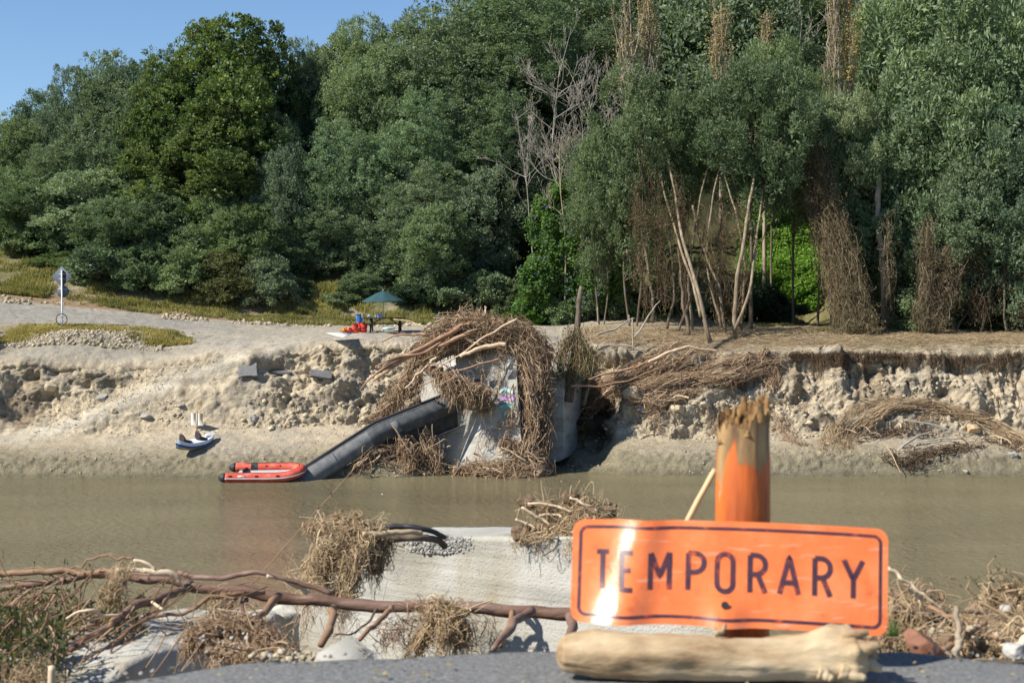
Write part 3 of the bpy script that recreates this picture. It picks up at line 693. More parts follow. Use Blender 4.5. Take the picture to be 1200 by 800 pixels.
trees = [
 # left bank, from the left edge to the sky gap
 ('A', 5, 128, 110, 100, None, 'dark green tree cut by the left edge of the photo, beside the open sky'),
 ('B', 60, 112, 120, 103, None, 'rounded green tree with a bumpy top rising above the left road sign'),
 ('W', 125, 52, 130, 104, 'leaf_silver', 'wispy feather-topped tree against the sky, left of the tall yellow-green tree'),
 ('A', 150, 90, 150, 99, 'leaf_wattle', 'dense dark tree between the wispy top and the tall yellow-green tree'),
 ('C', 262, 24, 195, 98, None, 'tall yellow-green tree, the highest crown on the left skyline'),
 ('C', 205, 75, 120, 97, None, 'yellow-green tree on the left shoulder of the tallest left crown'),
 ('D', 110, 195, 130, 94, None, 'greyish low tree above the left road sign, in front of darker crowns'),
 ('D', 40, 200, 120, 95, 'leaf_wattle', 'mid-height green tree at the left edge over the grassy bank'),
 ('D', 190, 215, 120, 94, 'leaf_wattle', 'blue-green tree below the yellow-green crown, over the reddish cut bank'),
 ('D', 322, 172, 85, 93.5, 'leaf_silver', 'slim silvery tree in front of the right side of the yellow-green crown'),
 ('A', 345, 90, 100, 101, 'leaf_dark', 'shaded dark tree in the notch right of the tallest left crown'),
 ('A', 392, 35, 100, 103, 'leaf_silver', 'pale-topped tree just right of the deep notch in the skyline'),
 ('B', 440, 52, 130, 100, None, 'broad tree under the lowest dip of the sky right of the notch'),
 ('A', 400, 140, 130, 96, None, 'green tree above the patio umbrella, reaching halfway up the forest'),
 ('B', 520, 18, 190, 104, None, 'wide rounded crown near the middle of the forest, below the sky corner'),
 ('A', 478, 105, 150, 98, 'leaf_wattle', 'tufted tree directly above the picnic table and umbrella'),
 ('B', 600, -8, 190, 106, None, 'large crown touching the top of the photo left of the dead trees'),
 ('A', 565, 110, 150, 99, None, 'blue-green tree above the root-covered bridge abutment'),
 ('D', 560, 200, 120, 95, 'leaf_silver', 'low greyish tree left of the bright green creeper'),
 ('D', 450, 215, 110, 93.5, 'leaf_silver', 'low silvery tree right above the umbrella tip'),
 ('D', 385, 235, 100, 94, 'leaf_wattle', 'low dark tree left of the umbrella at the bank foot'),
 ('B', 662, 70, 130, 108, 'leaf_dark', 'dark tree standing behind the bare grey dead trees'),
 ('A', 690, -10, 120, 112, 'leaf_wattle', 'crown at the top edge just left of the golden poplar tops'),
 ('H', 742, 85, 130, 84.5, None, 'leaning willow with trunks showing, right of the bare dead trees'),
 ('K', 880, 75, 150, 84.5, None, 'willow carrying its crown left of the bright green creeper slope'),
 ('H', 705, 165, 90, 86, 'leaf_mid', 'small pale-green tree beside the purple creeper flowers'),
 ('K', 905, 50, 100, 93, None, 'willow top wrapping the foot of the right short golden poplar'),
 ('K', 990, 110, 100, 88, 'leaf_silver', 'silvery foliage around the foot of the tall bare poplar'),
 ('A', 850, 0, 150, 118, 'leaf_dark', 'dark hillside tree between the two short golden poplars'),
 ('W', 925, 20, 130, 116, 'leaf_silver', 'thin grey tree behind the tall golden poplar on the right'),
 ('B', 1100, -70, 250, 92, None, 'huge dense wattle filling the top right of the photo'),
 ('A', 1030, 30, 130, 95, None, 'wattle crown just right of the tall golden poplar'),
 ('B', 1170, 95, 190, 88, None, 'wattle crown cut by the right edge at mid height'),
 ('D', 1050, 140, 150, 88, 'leaf_wattle', 'wattle foliage above the vine-draped leaning trunk on the right'),
 ('D', 1120, 190, 140, 86, 'leaf_wattle', 'low spreading wattle over the shaded hollow on the right'),
 ('E', 980, 120, 110, 92, 'leaf_mid', 'tree crown above the vine-draped leaning trunk, under the tall poplar'),
 ('D', 1205, 215, 130, 85.5, None, 'silvery low tree at the right edge above the cliff'),
 ('C', 228, 34, 130, 99.5, None, 'left half of the yellow-green skyline dome, a shade darker'),
 ('C', 305, 34, 120, 99, None, 'right half of the yellow-green skyline dome beside the notch'),
 ('A', 175, 52, 130, 101, None, 'blue-green tree shoulder between wispy top and yellow-green dome'),
 ('A', 95, 78, 110, 101, 'leaf_silver', 'pale bumpy crown stepping up to the wispy top'),
 ('A', 365, 42, 90, 102, 'leaf_wattle', 'narrow crown closing the right side of the skyline notch'),
 ('B', 430, 30, 130, 103, None, 'crown on the skyline right of the notch, left of the sky corner'),
 ('D', 140, 235, 110, 92.5, 'leaf_wattle', 'low bushy tree reaching down to the bank right of the sign pole'),
 ('D', 240, 225, 110, 92.5, 'leaf_wattle', 'low dark tree above the reddish cut, under the yellow-green crown'),
 ('D', 290, 235, 90, 92, 'leaf_mid', 'low fresh green tree above the right end of the reddish cut'),
 ('D', 500, 240, 110, 92, 'leaf_wattle', 'low tree just right of the umbrella, reaching the ground'),
 ('A', 75, 165, 130, 97, None, 'shadowed tree filling the middle height of the left forest, above the sign back'),
 ('C', 235, 130, 170, 95, None, 'lower yellow-green tree under the tallest left crown'),
 ('B', 300, 110, 120, 97, None, 'dark crown under the right half of the tallest left crown'),
 ('B', 350, 190, 120, 95, None, 'green tree between the slim silvery tree and the umbrella'),
 ('A', 500, 190, 130, 95, 'leaf_silver', 'greyish tree directly behind the dark bushes right of the picnic table'),
 ('B', 620, 140, 120, 97, 'leaf_dark', 'very dark tree behind the trunks of the dead group'),
 ('A', 540, 80, 150, 101, None, 'rounded blue-green crown under the wide crown in the middle of the forest'),
 ('E', 720, 130, 120, 91, 'leaf_silver', 'paler willow leaning left over the creeper with purple flowers'),
 ('K', 930, 85, 120, 90, None, 'willow above the bright green creeper blanket'),
 ('K', 800, 110, 70, 87, 'leaf_mid', 'small green crown in the gap over the middle of the willow trunks'),
 ('K', 958, 120, 90, 88, 'leaf_wattle', 'low tree crown hanging over the top of the leaning draped trunk'),
 ('B', 1110, 60, 190, 90, None, 'lit bulging wattle crown in the upper right, below the topmost crown'),
 ('A', 800, -20, 130, 125, 'leaf_dark', 'dark tree high on the hill left of the short golden poplars'),
 ('A', 1000, -30, 150, 122, 'leaf_dark', 'dark tree high on the hill behind the golden poplars on the right'),
 ('A', 1260, 40, 180, 94, None, 'green tree mostly beyond the right edge of the photo'),
]
for (k, px, yt, wp, Yd, lf, lab) in trees:
    plant(k, px, yt, wp, Yd, lab, leaf=lf, group=TG)
shade_tree = plant('D', -215, 230, 170, 74, 'tree off the left edge that shades the tarmac road', leaf='leaf_wattle', group=TG)
# undergrowth along the foot of the hillside
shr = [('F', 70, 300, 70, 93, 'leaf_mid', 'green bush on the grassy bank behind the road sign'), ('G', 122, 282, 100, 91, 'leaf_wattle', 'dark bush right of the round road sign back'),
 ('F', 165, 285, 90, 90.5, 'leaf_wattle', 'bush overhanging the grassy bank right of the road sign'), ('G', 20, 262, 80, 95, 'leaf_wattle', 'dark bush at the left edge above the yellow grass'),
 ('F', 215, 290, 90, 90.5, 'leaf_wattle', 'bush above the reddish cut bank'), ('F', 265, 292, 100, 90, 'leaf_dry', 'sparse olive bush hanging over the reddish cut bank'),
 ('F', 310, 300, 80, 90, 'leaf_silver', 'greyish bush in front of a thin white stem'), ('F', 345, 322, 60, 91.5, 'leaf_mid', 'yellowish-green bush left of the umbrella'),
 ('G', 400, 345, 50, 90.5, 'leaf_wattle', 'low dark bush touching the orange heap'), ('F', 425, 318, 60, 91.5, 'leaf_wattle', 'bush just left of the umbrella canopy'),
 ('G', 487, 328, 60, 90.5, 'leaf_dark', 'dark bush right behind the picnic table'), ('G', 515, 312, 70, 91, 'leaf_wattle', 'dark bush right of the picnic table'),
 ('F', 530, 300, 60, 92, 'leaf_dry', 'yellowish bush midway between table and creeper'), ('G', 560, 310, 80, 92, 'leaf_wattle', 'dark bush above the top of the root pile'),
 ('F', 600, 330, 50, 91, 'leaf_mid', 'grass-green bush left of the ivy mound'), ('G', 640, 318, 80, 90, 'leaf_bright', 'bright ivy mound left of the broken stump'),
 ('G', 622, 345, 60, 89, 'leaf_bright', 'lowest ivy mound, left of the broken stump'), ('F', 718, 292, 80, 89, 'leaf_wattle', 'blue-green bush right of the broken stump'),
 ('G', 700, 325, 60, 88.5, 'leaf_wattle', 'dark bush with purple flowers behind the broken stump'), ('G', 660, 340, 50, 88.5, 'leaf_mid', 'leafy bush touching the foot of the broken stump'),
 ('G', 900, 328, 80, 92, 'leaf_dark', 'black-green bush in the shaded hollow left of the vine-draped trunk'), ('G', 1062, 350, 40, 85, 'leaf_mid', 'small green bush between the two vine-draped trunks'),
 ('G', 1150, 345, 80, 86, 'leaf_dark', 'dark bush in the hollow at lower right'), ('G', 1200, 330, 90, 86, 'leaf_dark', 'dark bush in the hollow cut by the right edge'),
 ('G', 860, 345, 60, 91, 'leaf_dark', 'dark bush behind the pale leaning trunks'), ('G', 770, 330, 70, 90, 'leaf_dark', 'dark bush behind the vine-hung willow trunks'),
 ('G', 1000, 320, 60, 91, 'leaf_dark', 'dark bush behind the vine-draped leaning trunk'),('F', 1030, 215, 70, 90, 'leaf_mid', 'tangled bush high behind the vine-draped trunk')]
for (k, px, yt, wp, Yd, lf, lab) in shr:
    plant(k, px, yt, wp, Yd, lab, cat='bush', group='bushes along the foot of the hillside', leaf=lf, drop_z=.2)

# hillside wood far behind: nobody could count it
rg = np.random.RandomState(5); cen = []; rad = []
for i in range(210):
    Yh = rg.uniform(106, 200); pxh = rg.uniform(-250, 1400) if rg.uniform() < .2 else rg.uniform(600, 1300)
    if pxh < 450: Yh = rg.uniform(108, 125)
    x = (pxh - 600) / FPX * Yh; g = drop(x, Yh); hh = rg.uniform(9, 14) if pxh > 500 else rg.uniform(4, 7)
    for k in range(26):
        u = rg.normal(size=3); u /= np.linalg.norm(u)
        cen.append([x + u[0] * 4, Yh + u[1] * 4, g.z + hh * .6 + u[2] * hh * .45]); rad.append(rg.uniform(.9, 1.9))
hv = puffs(rg, np.array(cen), np.array(rad), 85, .42, .17, .8)
tag(obj('hillside_forest', hv, M['leaf_wattle'], local=True), 'unbroken dark green forest covering the hill behind the nearer trees', 'forest', kind='stuff')

# bare golden poplars
def poplar(px, ytop, ybot, wpx, Yd, label, gold, seed, leafy=1.0):
    rg = np.random.RandomState(seed); b0 = np.array(at(px, ybot, Yd)); t0 = np.array(at(px + 2, ytop, Yd)); H = t0[2] - b0[2]; wd = wpx / FPX * Yd
    g = drop(b0[0], Yd); b0[2] = g.z; 
    o = thing('poplar_tree', label, 'tree', tuple(b0), 'bare golden poplars')
    lo = at(px, ybot, Yd).z
    parts = [pipe([b0, b0 + (t0 - b0) * .5 + [rg.normal() * .2, 0, 0], t0], .17, .03, 6, 20)]
    n = 34; Pp = []
    for i in range(n):
        z = lo - 2.5 + (t0[2] - lo + 2.5) * rg.uniform(0, .75); a = rg.uniform(0, 6.28); r_ = wd * .5 * rg.uniform(.2, .9) * (1 - .45 * (z - lo) / H); L_ = rg.uniform(.25, .5) * H * .5 + 1.2
        c0 = np.array([b0[0] + (t0[0] - b0[0]) * .5, Yd, z]); d = np.array([math.cos(a) * r_, math.sin(a) * r_, 0])
        Pp.append(resample([c0, c0 + d * .7 + [0, 0, L_ * .35], c0 + d + [0, 0, L_]], 12))
    Pp = np.array(Pp); Pp += rg.normal(size=Pp.shape) * .04
    parts.append(tubes(Pp, np.linspace(.05, .012, 12)[None] * np.ones((n, 1)), 4))
    # fine twigs
    m_ = 420; gi = rg.choice(n, m_); tj = rg.randint(2, 11, m_); s0 = Pp[gi, tj]; dd = rg.normal(size=(m_, 3)) * [.25, .25, .1] + [0, 0, .75]
    tw = s0[:, None] + dd[:, None] * np.linspace(0, 1, 4)[None, :, None] * rg.uniform(.6, 1.4, (m_, 1, 1)); parts.append(tubes(tw, np.linspace(.02, .006, 4)[None] * np.ones((m_, 1)), 3))
    obj('trunk', join(*parts), M['pale_bark'], o)
    nlf = int(1900 * gold); ii = rg.choice(m_, nlf); p = tw[ii, rg.randint(0, 4, nlf)] + rg.normal(size=(nlf, 3)) * .12
    k = (p[:, 2] > lo + H * .15); p = p[k]; nlf = len(p)
    D = rg.normal(size=(nlf, 3)); D /= np.linalg.norm(D, axis=1)[:, None]; W = np.cross(D, rg.normal(size=(nlf, 3))); W /= np.linalg.norm(W, axis=1)[:, None]
    obj('crown', leaf_quads(p, D, W, np.full(nlf, .13), np.full(nlf, .1)), M['leaf_gold'], o)
poplar(735, -30, 135, 60, 96, 'bare pale poplar at the top edge with golden leaves on its right side', .5, 3)
poplar(757, -25, 110, 38, 97, 'golden poplar leaning against the bare one at the top edge', 1.3, 4)
poplar(843, 3, 125, 34, 94, 'short golden poplar tip, left one of the pair above the willows', 1.0, 5)
poplar(897, 16, 125, 30, 94, 'short pale golden poplar tip, right one of the pair above the willows', 1.0, 6)
poplar(977, -60, 150, 38, 89.5, 'tall bare poplar with whitish stems near the top right', .5, 7)
poplar(992, -40, 120, 34, 90, 'golden poplar just right of the whitish bare one', 1.5, 8)

# bare dead trees
def dead_tree(px, ybase, ytop, Yd, label, seed, lean=0, nb=12, r=.11, mat='grey_dead'):
    rg = np.random.RandomState(seed); b0 = np.array(at(px, ybase, Yd)); t0 = np.array(at(px + lean, ytop, Yd)); g = drop(b0[0], Yd)
    b0[2] = min(b0[2], g.z + 1)
    o = thing('dead_tree', label, 'tree', tuple(b0), 'bare grey dead trees')
    P0 = resample([b0, b0 + (t0 - b0) * .35 + rg.normal(size=3) * .3, b0 + (t0 - b0) * .7 + rg.normal(size=3) * .3, t0], 24)
    obj('trunk', tubes(P0[None], np.linspace(r, r * .2, 24)[None] * .68, 7, True), M[mat], o, smooth=True)
    H = np.linalg.norm(t0 - b0); br = []; rad = []
    def grow(p, d, L, r_, lv):
        q = p + d * L; mid = p + d * L * .5 + rg.normal(size=3) * L * .09
        br.append(resample([p, mid, q], 8)); rad.append(np.linspace(r_, r_ * .45, 8))
        if lv > 0:
            for _ in range(rg.randint(2, 4)):
                nd = d + rg.normal(size=3) * .45 + [0, 0, .4]; nd /= np.linalg.norm(nd); tt = rg.uniform(.35, 1); grow(p + d * L * tt, nd, L * rg.uniform(.45, .75), r_ * .55, lv - 1)
    for i in range(nb):
        j = rg.randint(7, 23); d = np.array([rg.normal(), rg.normal() * .6, rg.uniform(.2, .9)]); d /= np.linalg.norm(d); grow(P0[j], d + [0, 0, .4], H * rg.uniform(.09, .17), r * .34, 3)
    obj('branches', tubes(np.array(br), np.maximum(np.array(rad) * .8, .009), 4), M[mat], o); return o
dead_tree(648, 320, 78, 90, 'bare grey tree with forked top, third from the right of the dead group', 1, 8, 13)
dead_tree(668, 315, 95, 91, 'slender bare tree in the middle of the dead group', 2, 8, 10, .09)
dead_tree(690, 300, 82, 92, 'bare tree on the right of the dead group, next to the willow', 3, 12, 12, .1)
dead_tree(632, 300, 130, 91, 'leaning bare tree on the left side of the dead group', 4, -28, 12, .09)
dead_tree(662, 335, 170, 88, 'pale crooked dead tree standing in the purple-flowered creeper', 5, -6, 9, .1, 'pale_bark')
dead_tree(705, 320, 100, 91, 'thin bare tree at the right end of the dead group, touching the willow', 11, 14, 14, .08)
dead_tree(655, 325, 105, 92, 'thin bare tree behind the forked one in the dead group', 12, 14, 16, .08)
dead_tree(678, 325, 140, 89, 'short bare tree with many upright twigs in the dead group', 13, 4, 16, .08)
dead_tree(930, 240, 40, 100, 'thin dead tree on the slope left of the tall bare poplar', 6, 8, 10, .07)
dead_tree(1030, 300, 60, 94, 'pale dead trunk glimpsed through the wattle right of the tall poplar', 8, 2, 9, .22, 'pale_bark')

# creeper with flowers hanging over the slope
def creeper(label, patches, seed, n, leaf='leaf_bright', ln=.17, name='creeper'):
    rg = np.random.RandomState(seed); big = patches; patches = []
    for (px, py, rx_, ry_, Yd) in big:
        for k in range(max(4, int(rx_ * ry_ / 40))):
            a = rg.uniform(0, 6.28); r_ = rg.uniform() ** .5; q = rg.uniform(5, 12); patches.append((px + rx_ * r_ * math.cos(a), py + ry_ * r_ * math.sin(a), q * rg.uniform(.7, 1.2), q * rg.uniform(.6, 1.3), Yd + rg.uniform(-.5, .9)))
    rg = np.random.RandomState(seed); Ps = []; wts = np.array([p[2] * p[3] for p in patches], float); ks = rg.choice(len(patches), n, p=wts / wts.sum())
    ctr = []
    for (px, py, rx_, ry_, Yd) in patches: ctr.append((*at(px, py, Yd), rx_ / FPX * Yd, ry_ / FPX * Yd))
    ctr = np.array(ctr); u = rg.normal(size=(n, 3)); u /= np.linalg.norm(u, axis=1)[:, None]; u[:, 1] = -np.abs(u[:, 1])
    rr = rg.uniform(.75, 1.08, n)[:, None] * (1 + .18 * fbm(u * 4 + ks[:, None], 3, seed))[:, None]
    p = ctr[ks, :3] + u * rr * np.stack([ctr[ks, 3], np.full(n, .45), ctr[ks, 4]], 1) + rg.normal(size=(n, 3)) * .13
    D = rg.normal(size=(n, 3)) + [0, 0, -.4]; D /= np.linalg.norm(D, axis=1)[:, None]
    Nn = u + rg.normal(size=(n, 3)) * .8 + [-.2, -.3, .4]; W = np.cross(D, Nn); W /= np.linalg.norm(W, axis=1)[:, None]; D = np.cross(W, Nn); D /= np.linalg.norm(D, axis=1)[:, None]
    s = rg.uniform(.6, 1.3, n)
    o = thing(name, label, 'creeper', tuple(ctr[:, :3].mean(0)))
    obj('foliage', leaf_quads(p, D, W, ln * s, ln * .9 * s), M[leaf], o)
    return o, p, rg
M['purple'] = flat('purple_petal', (.12, .09, .42), .6)
o, p, rg = creeper('bright green creeper sprinkled with purple flowers climbing below the dead trees', [(660, 245, 18, 34, 89), (652, 290, 24, 34, 88.5), (640, 330, 30, 24, 88), (675, 280, 20, 30, 88.5), (622, 350, 18, 16, 87.5), (695, 250, 10, 26, 88.5), (635, 262, 12, 24, 89), (710, 340, 28, 22, 87.5)], 3, 26000)
kk = rg.choice(len(p), 110); q = p[kk] + [0, -.15, .03]; n_ = len(q)
fv = []
fvs = [lathe([(0.0, 0), (.035, .02), (.07, .06)], (0, 0, 0), 6)]
one, of = fvs[0]; rotm = np.array(Matrix.Rotation(R(70), 3, 'X')); one = one @ rotm.T
V_ = (q[:, None] + one[None]).reshape(-1, 3); F_ = (of[0][None] + (np.arange(n_) * len(one))[:, None, None]).reshape(-1, 4)
obj('flower', (V_, [F_]), M['purple'], o)['kind'] = 'stuff'
Pb, Nb = sample_bank(30000, 12.2, 13.3, 868, 975, 3); rg = np.random.RandomState(3); n_ = len(Pb)
D = rg.normal(size=(n_, 3)) + [0, -.3, -.4]; W = np.cross(D, Nb + rg.normal(size=(n_, 3)) * .6); W /= np.linalg.norm(W, axis=1)[:, None]; D /= np.linalg.norm(D, axis=1)[:, None]
tag(obj('creeper_blanket', leaf_quads(Pb + Nb * rg.uniform(.05, .5, n_)[:, None], D, W, rg.uniform(.12, .25, n_), rg.uniform(.1, .22, n_)), M['leaf_blanket'], local=True), 'sunlit bright green creeper blanket on the slope in the gap between trunks', 'creeper', kind='stuff')
creeper('green creeper hanging at the foot of the shaded right-hand trunks', [(1062, 365, 16, 22, 83.5), (1110, 345, 20, 20, 84)], 12, 3500, 'leaf_mid', ln=.14)
# ---- willow trunks and hanging vines
def trunks(name, label, specs, mat, cat='tree', group=None, vines=None, seed=0):
    (px, py, Yd) = specs[0][0]; g = hit(px, py)
    o = thing(name, label, cat, tuple(at(px, py, Yd)), group)
    for i, sp_ in enumerate(specs):
        r0, r1 = sp_[-1]; pts = [at(*q) for q in sp_[:-1]]
        obj('trunk', pipe(pts, r0, r1, 9, 26, .12, seed + i, lump=.3), M[mat], o, smooth=True)
    if vines is not None:
        gs, n, spd, r, vm = vines
        P_ = guide_strands([[at(*q) for q in g_] for g_ in gs], n, 12, spd, .22, seed, .1, .4, .3); P_ = chaos(P_, seed, .35, .35, (.3, 1.3), .7)
        obj('hanging_vines', strand_mesh(P_, r, seed), M[vm], o)
        rg = np.random.RandomState(seed + 50); nl = n * 5; q = P_[rg.randint(0, n, nl), rg.randint(0, 12, nl)] + rg.normal(size=(nl, 3)) * .12
        D = rg.normal(size=(nl, 3)) + [0, 0, -.8]; D /= np.linalg.norm(D, axis=1)[:, None]; W = np.cross(D, rg.normal(size=(nl, 3))); W /= np.linalg.norm(W, axis=1)[:, None]
        obj('vine_leaves', leaf_quads(q, D, W, rg.uniform(.08, .22, nl), rg.uniform(.03, .08, nl)), M['leaf_withered'], o)
    return o
trunks('willow_tree', 'pale leaning trunk with a reddish foot, left of the trunk pair on the cliff top', [[(832, 402, 77.5), (818, 340, 78), (800, 285, 80), (786, 200, 83.5), (770, 130, 87), (.12, .03)], [(822, 372, 77.6), (808, 320, 79), (780, 230, 83), (772, 180, 86), (.09, .03)]], 'willow_bark', group='pale trunks on the cliff top')
trunks('willow_tree', 'forked pale trunk, the rightmost of the pale trunks left of the dark hollow', [[(860, 395, 79), (864, 330, 79.5), (872, 270, 80), (886, 190, 84), (896, 120, 87), (.13, .03)], [(861, 390, 79), (880, 330, 79), (896, 215, 84), (905, 160, 87), (.09, .03)]], 'willow_bark', group='pale trunks on the cliff top')
trunks('willow_tree', 'thin pale trunk leaning left between the two thicker pale trunks', [[(850, 388, 80), (842, 340, 80.5), (824, 290, 81.5), (810, 240, 83), (.1, .06)]], 'willow_bark', group='pale trunks on the cliff top')
trunks('willow_tree', 'vine-choked trunk group with brown streamers left of the pale trunks', [[(766, 378, 81), (762, 330, 82), (752, 270, 83), (.11, .07)], [(808, 392, 79.5), (800, 350, 80), (795, 290, 81), (.1, .05)], [(782, 385, 81), (790, 340, 82), (783, 260, 83), (.09, .05)], [(796, 386, 80), (815, 330, 81), (826, 260, 83), (.08, .05)]], 'bark', group='pale trunks on the cliff top',
       vines=([[(745, 200, 82), (750, 300, 81), (762, 372, 80.5)], [(765, 200, 82), (775, 300, 81), (780, 360, 80.5)], [(795, 200, 82), (800, 300, 81), (805, 370, 80)], [(820, 240, 82), (830, 300, 81), (846, 380, 80)], [(740, 250, 82), (760, 260, 81), (800, 250, 82)], [(870, 230, 81), (870, 300, 80.5), (864, 380, 79.5)], [(850, 230, 82), (848, 300, 81.5), (850, 370, 80.5)]], 1150, (.3, .5, .4), .010, 'root_dark'), seed=3)
trunks('willow_tree', 'thin brown stems fanning up and out right of the forked pale trunk', [[(868, 388, 80), (872, 320, 80.5), (862, 250, 82), (838, 170, 85), (.08, .03)], [(846, 384, 80), (830, 320, 81), (835, 240, 82.5), (852, 160, 86), (.08, .03)], [(812, 386, 80.5), (806, 320, 81), (820, 240, 83), (842, 150, 86), (.08, .03)]], 'willow_bark', group='pale trunks on the cliff top')
gv = [[(950, 170, 85), (965, 240, 84), (985, 320, 82.5), (998, 388, 81)], [(955, 170, 85), (975, 240, 83.6), (1002, 320, 82.3), (1020, 387, 80.8)], [(948, 170, 85), (958, 250, 84), (976, 330, 83), (984, 387, 81)], [(962, 230, 84), (985, 310, 82.5), (1008, 387, 80.8)], [(985, 330, 82.4), (992, 360, 81.6), (992, 388, 80.8)], [(1000, 340, 82), (1012, 365, 81.4), (1026, 388, 80.9)]]
trunks('leaning_trunk', 'leaning trunk thickly draped in dry brown vines, right of the bright green slope', [[(1005, 388, 82), (985, 320, 83), (968, 260, 84), (950, 190, 86), (.55, .22)]], 'bark', vines=(gv, 3600, (.30, .3, .35), .011, 'vine'), seed=5)
gv = [[(1085, 260, 83), (1088, 320, 82.5), (1080, 388, 81.5)], [(1110, 290, 83), (1098, 340, 82.5), (1100, 388, 81.5)], [(1130, 280, 83.5), (1110, 340, 82.5), (1090, 390, 81.5)]]
trunks('leaning_trunk', 'spreading trunk with a flared vine-covered foot near the right edge', [[(1092, 390, 82.5), (1098, 340, 83), (1108, 290, 84), (.38, .18)], [(1098, 388, 82.5), (1120, 330, 83.5), (1150, 290, 85), (.14, .08)]], 'bark', vines=(gv, 1600, (.34, .3, .4), .011, 'vine'), seed=6)
trunks('leaning_trunk', 'whitish upright trunk behind the wattle, right of the vine-draped one', [[(1037, 380, 86), (1034, 320, 86), (1029, 250, 86), (1030, 200, 87), (.2, .17)]], 'pale_bark', seed=8)
trunks('leaning_trunk', 'thin dark stems with loose vines in the hollow at the right edge', [[(1150, 385, 83), (1165, 330, 84), (1190, 290, 85), (.08, .05)], [(1180, 390, 83), (1176, 340, 83.5), (1180, 280, 84), (.07, .05)], [(1120, 388, 83), (1145, 350, 84), (1165, 320, 84), (.06, .04)]], 'bark', vines=([[(1150, 270, 84), (1140, 330, 83.5), (1150, 380, 83)], [(1190, 290, 84), (1170, 330, 84), (1140, 380, 83)], [(1200, 300, 84), (1205, 340, 83.5), (1190, 385, 83)]], 500, (.5, .5, .4), .012, 'root_dark'), seed=9)
trunks('leaning_trunk', 'slim vine-wrapped stem hanging left of the whitish trunk', [[(1040, 384, 83), (1040, 330, 83.5), (1041, 260, 84), (.06, .04)]], 'bark', vines=([[(1041, 250, 83.8), (1040, 320, 83.4), (1040, 384, 83)]], 120, (.1, .1, .2), .012, 'vine'), seed=10)
# ================================================================ FAR BANK OBJECTS
M['steel'] = nmat('painted_steel', [(.045, .048, .053), (.075, .08, .085), (.12, .125, .13)], 2.5, .75, .3, spec=.3, stretch=(1, 1, 1))
M['steel_lit'] = nmat('lit_steel', [(.1, .105, .11), (.15, .155, .155), (.21, .21, .2)], 2.5, .8, .3)  # paler steel: light on the girder's twisted lower web put into the colour
M['black_wood'] = flat('dark_stained_wood', (.03, .03, .033), .7)
M['teal'] = nmat('teal_canvas', [(.02, .06, .068), (.032, .085, .095)], 3, .8, .1)
M['galv'] = flat('galvanised_steel', (.5, .51, .52), .45, .3)
M['signback'] = flat('sign_back_grey', (.1, .12, .15), .55)
M['white'] = flat('white_paint', (.75, .75, .73), .5, var=.06)
M['lightwood'] = nmat('light_wood', [(.4, .3, .18), (.55, .42, .27)], 8, .75, .2)
M['blue'] = flat('blue_plastic', (.03, .17, .5), .5)
M['red'] = nmat('faded_red_rubber', [(.42, .05, .03), (.56, .085, .05), (.66, .2, .14)], 2.2, .55, .1)
M['redcloth'] = flat('red_cloth', (.65, .045, .025), .8)
M['orangecloth'] = flat('orange_cloth', (.8, .25, .02), .8)
M['black'] = flat('black_rubber', (.03, .03, .034), .6)
M['greyband'] = flat('grey_rubber', (.42, .43, .44), .6)
M['kwhite'] = flat('white_blue_hull', (.62, .66, .72), .4)
M['kblue'] = flat('blue_hull', (.02, .08, .3), .4)
M['kgrey'] = flat('grey_hull_bottom', (.3, .3, .27), .5)
M['card'] = flat('cardboard', (.42, .3, .18), .85)
M['tarmac'] = nmat('broken_tarmac', [(.12, .12, .12), (.19, .185, .18)], 9, .9, .4)

# ---- abutment of the collapsed bridge
def prism(outline, depth, y0=None):
    """outline of 3D points (front face, any plane) extruded by the vector depth"""
    A = np.array([tuple(p) for p in outline], float); B = A + np.array(depth, float); n = len(A)
    F = [list(range(n)), list(range(2 * n - 1, n - 1, -1))] + [[i, i + n, (i + 1) % n + n, (i + 1) % n] for i in range(n)]
    return np.vstack([A, B]), [f[::-1] for f in F]
def rough_block(pts8, n=26, amp=.03, freq=2.0, seed=0):
    """hexahedron given by 4 bottom + 4 top corners, tessellated and roughened"""
    b = np.array([tuple(p) for p in pts8], float); parts = []
    quads = [(0, 1, 5, 4), (1, 2, 6, 5), (2, 3, 7, 6), (3, 0, 4, 7), (4, 5, 6, 7)]
    for q in quads:
        a, bb, cc, dd = b[list(q)]; s = np.linspace(0, 1, n)[:, None, None]; t = np.linspace(0, 1, n)[None, :, None]
        P_ = (a * (1 - t) + bb * t) * (1 - s) + (dd * (1 - t) + cc * t) * s; parts.append(gridmesh(P_))
    V_, F_ = join(*parts); ctr = b.mean(0)
    d = np.stack([fbm(V_ * freq, 4, seed + k) for k in range(3)], 1)
    return V_ + d * amp, F_
ab = thing('bridge_abutment', 'grey concrete abutment of the fallen bridge, half hidden under washed-up roots', 'abutment', tuple(at(590, 555, 73.5)))
# main pier stem, corner towards the camera
def P3(px, py, Y): return np.array(at(px, py, Y))
Lb, Cb, Rb = P3(470, 560, 76.5), P3(524, 558, 73.6), P3(632, 560, 72.4)
def top(p, z): return np.array([p[0], p[1], z])
Bb = Lb + (Rb - Cb)
zt = [at(470, 440, 76.5).z, at(524, 425, 73.6).z, at(632, 398, 72.4).z, 6.6]
obj('pier_stem', rough_block([Lb, Cb, Rb, Bb, top(Lb, zt[0]), top(Cb, zt[1] - .6), top(Rb, zt[2]), top(Bb, zt[3])], 40, .05, 1.5, 3), M['concrete'], ab)
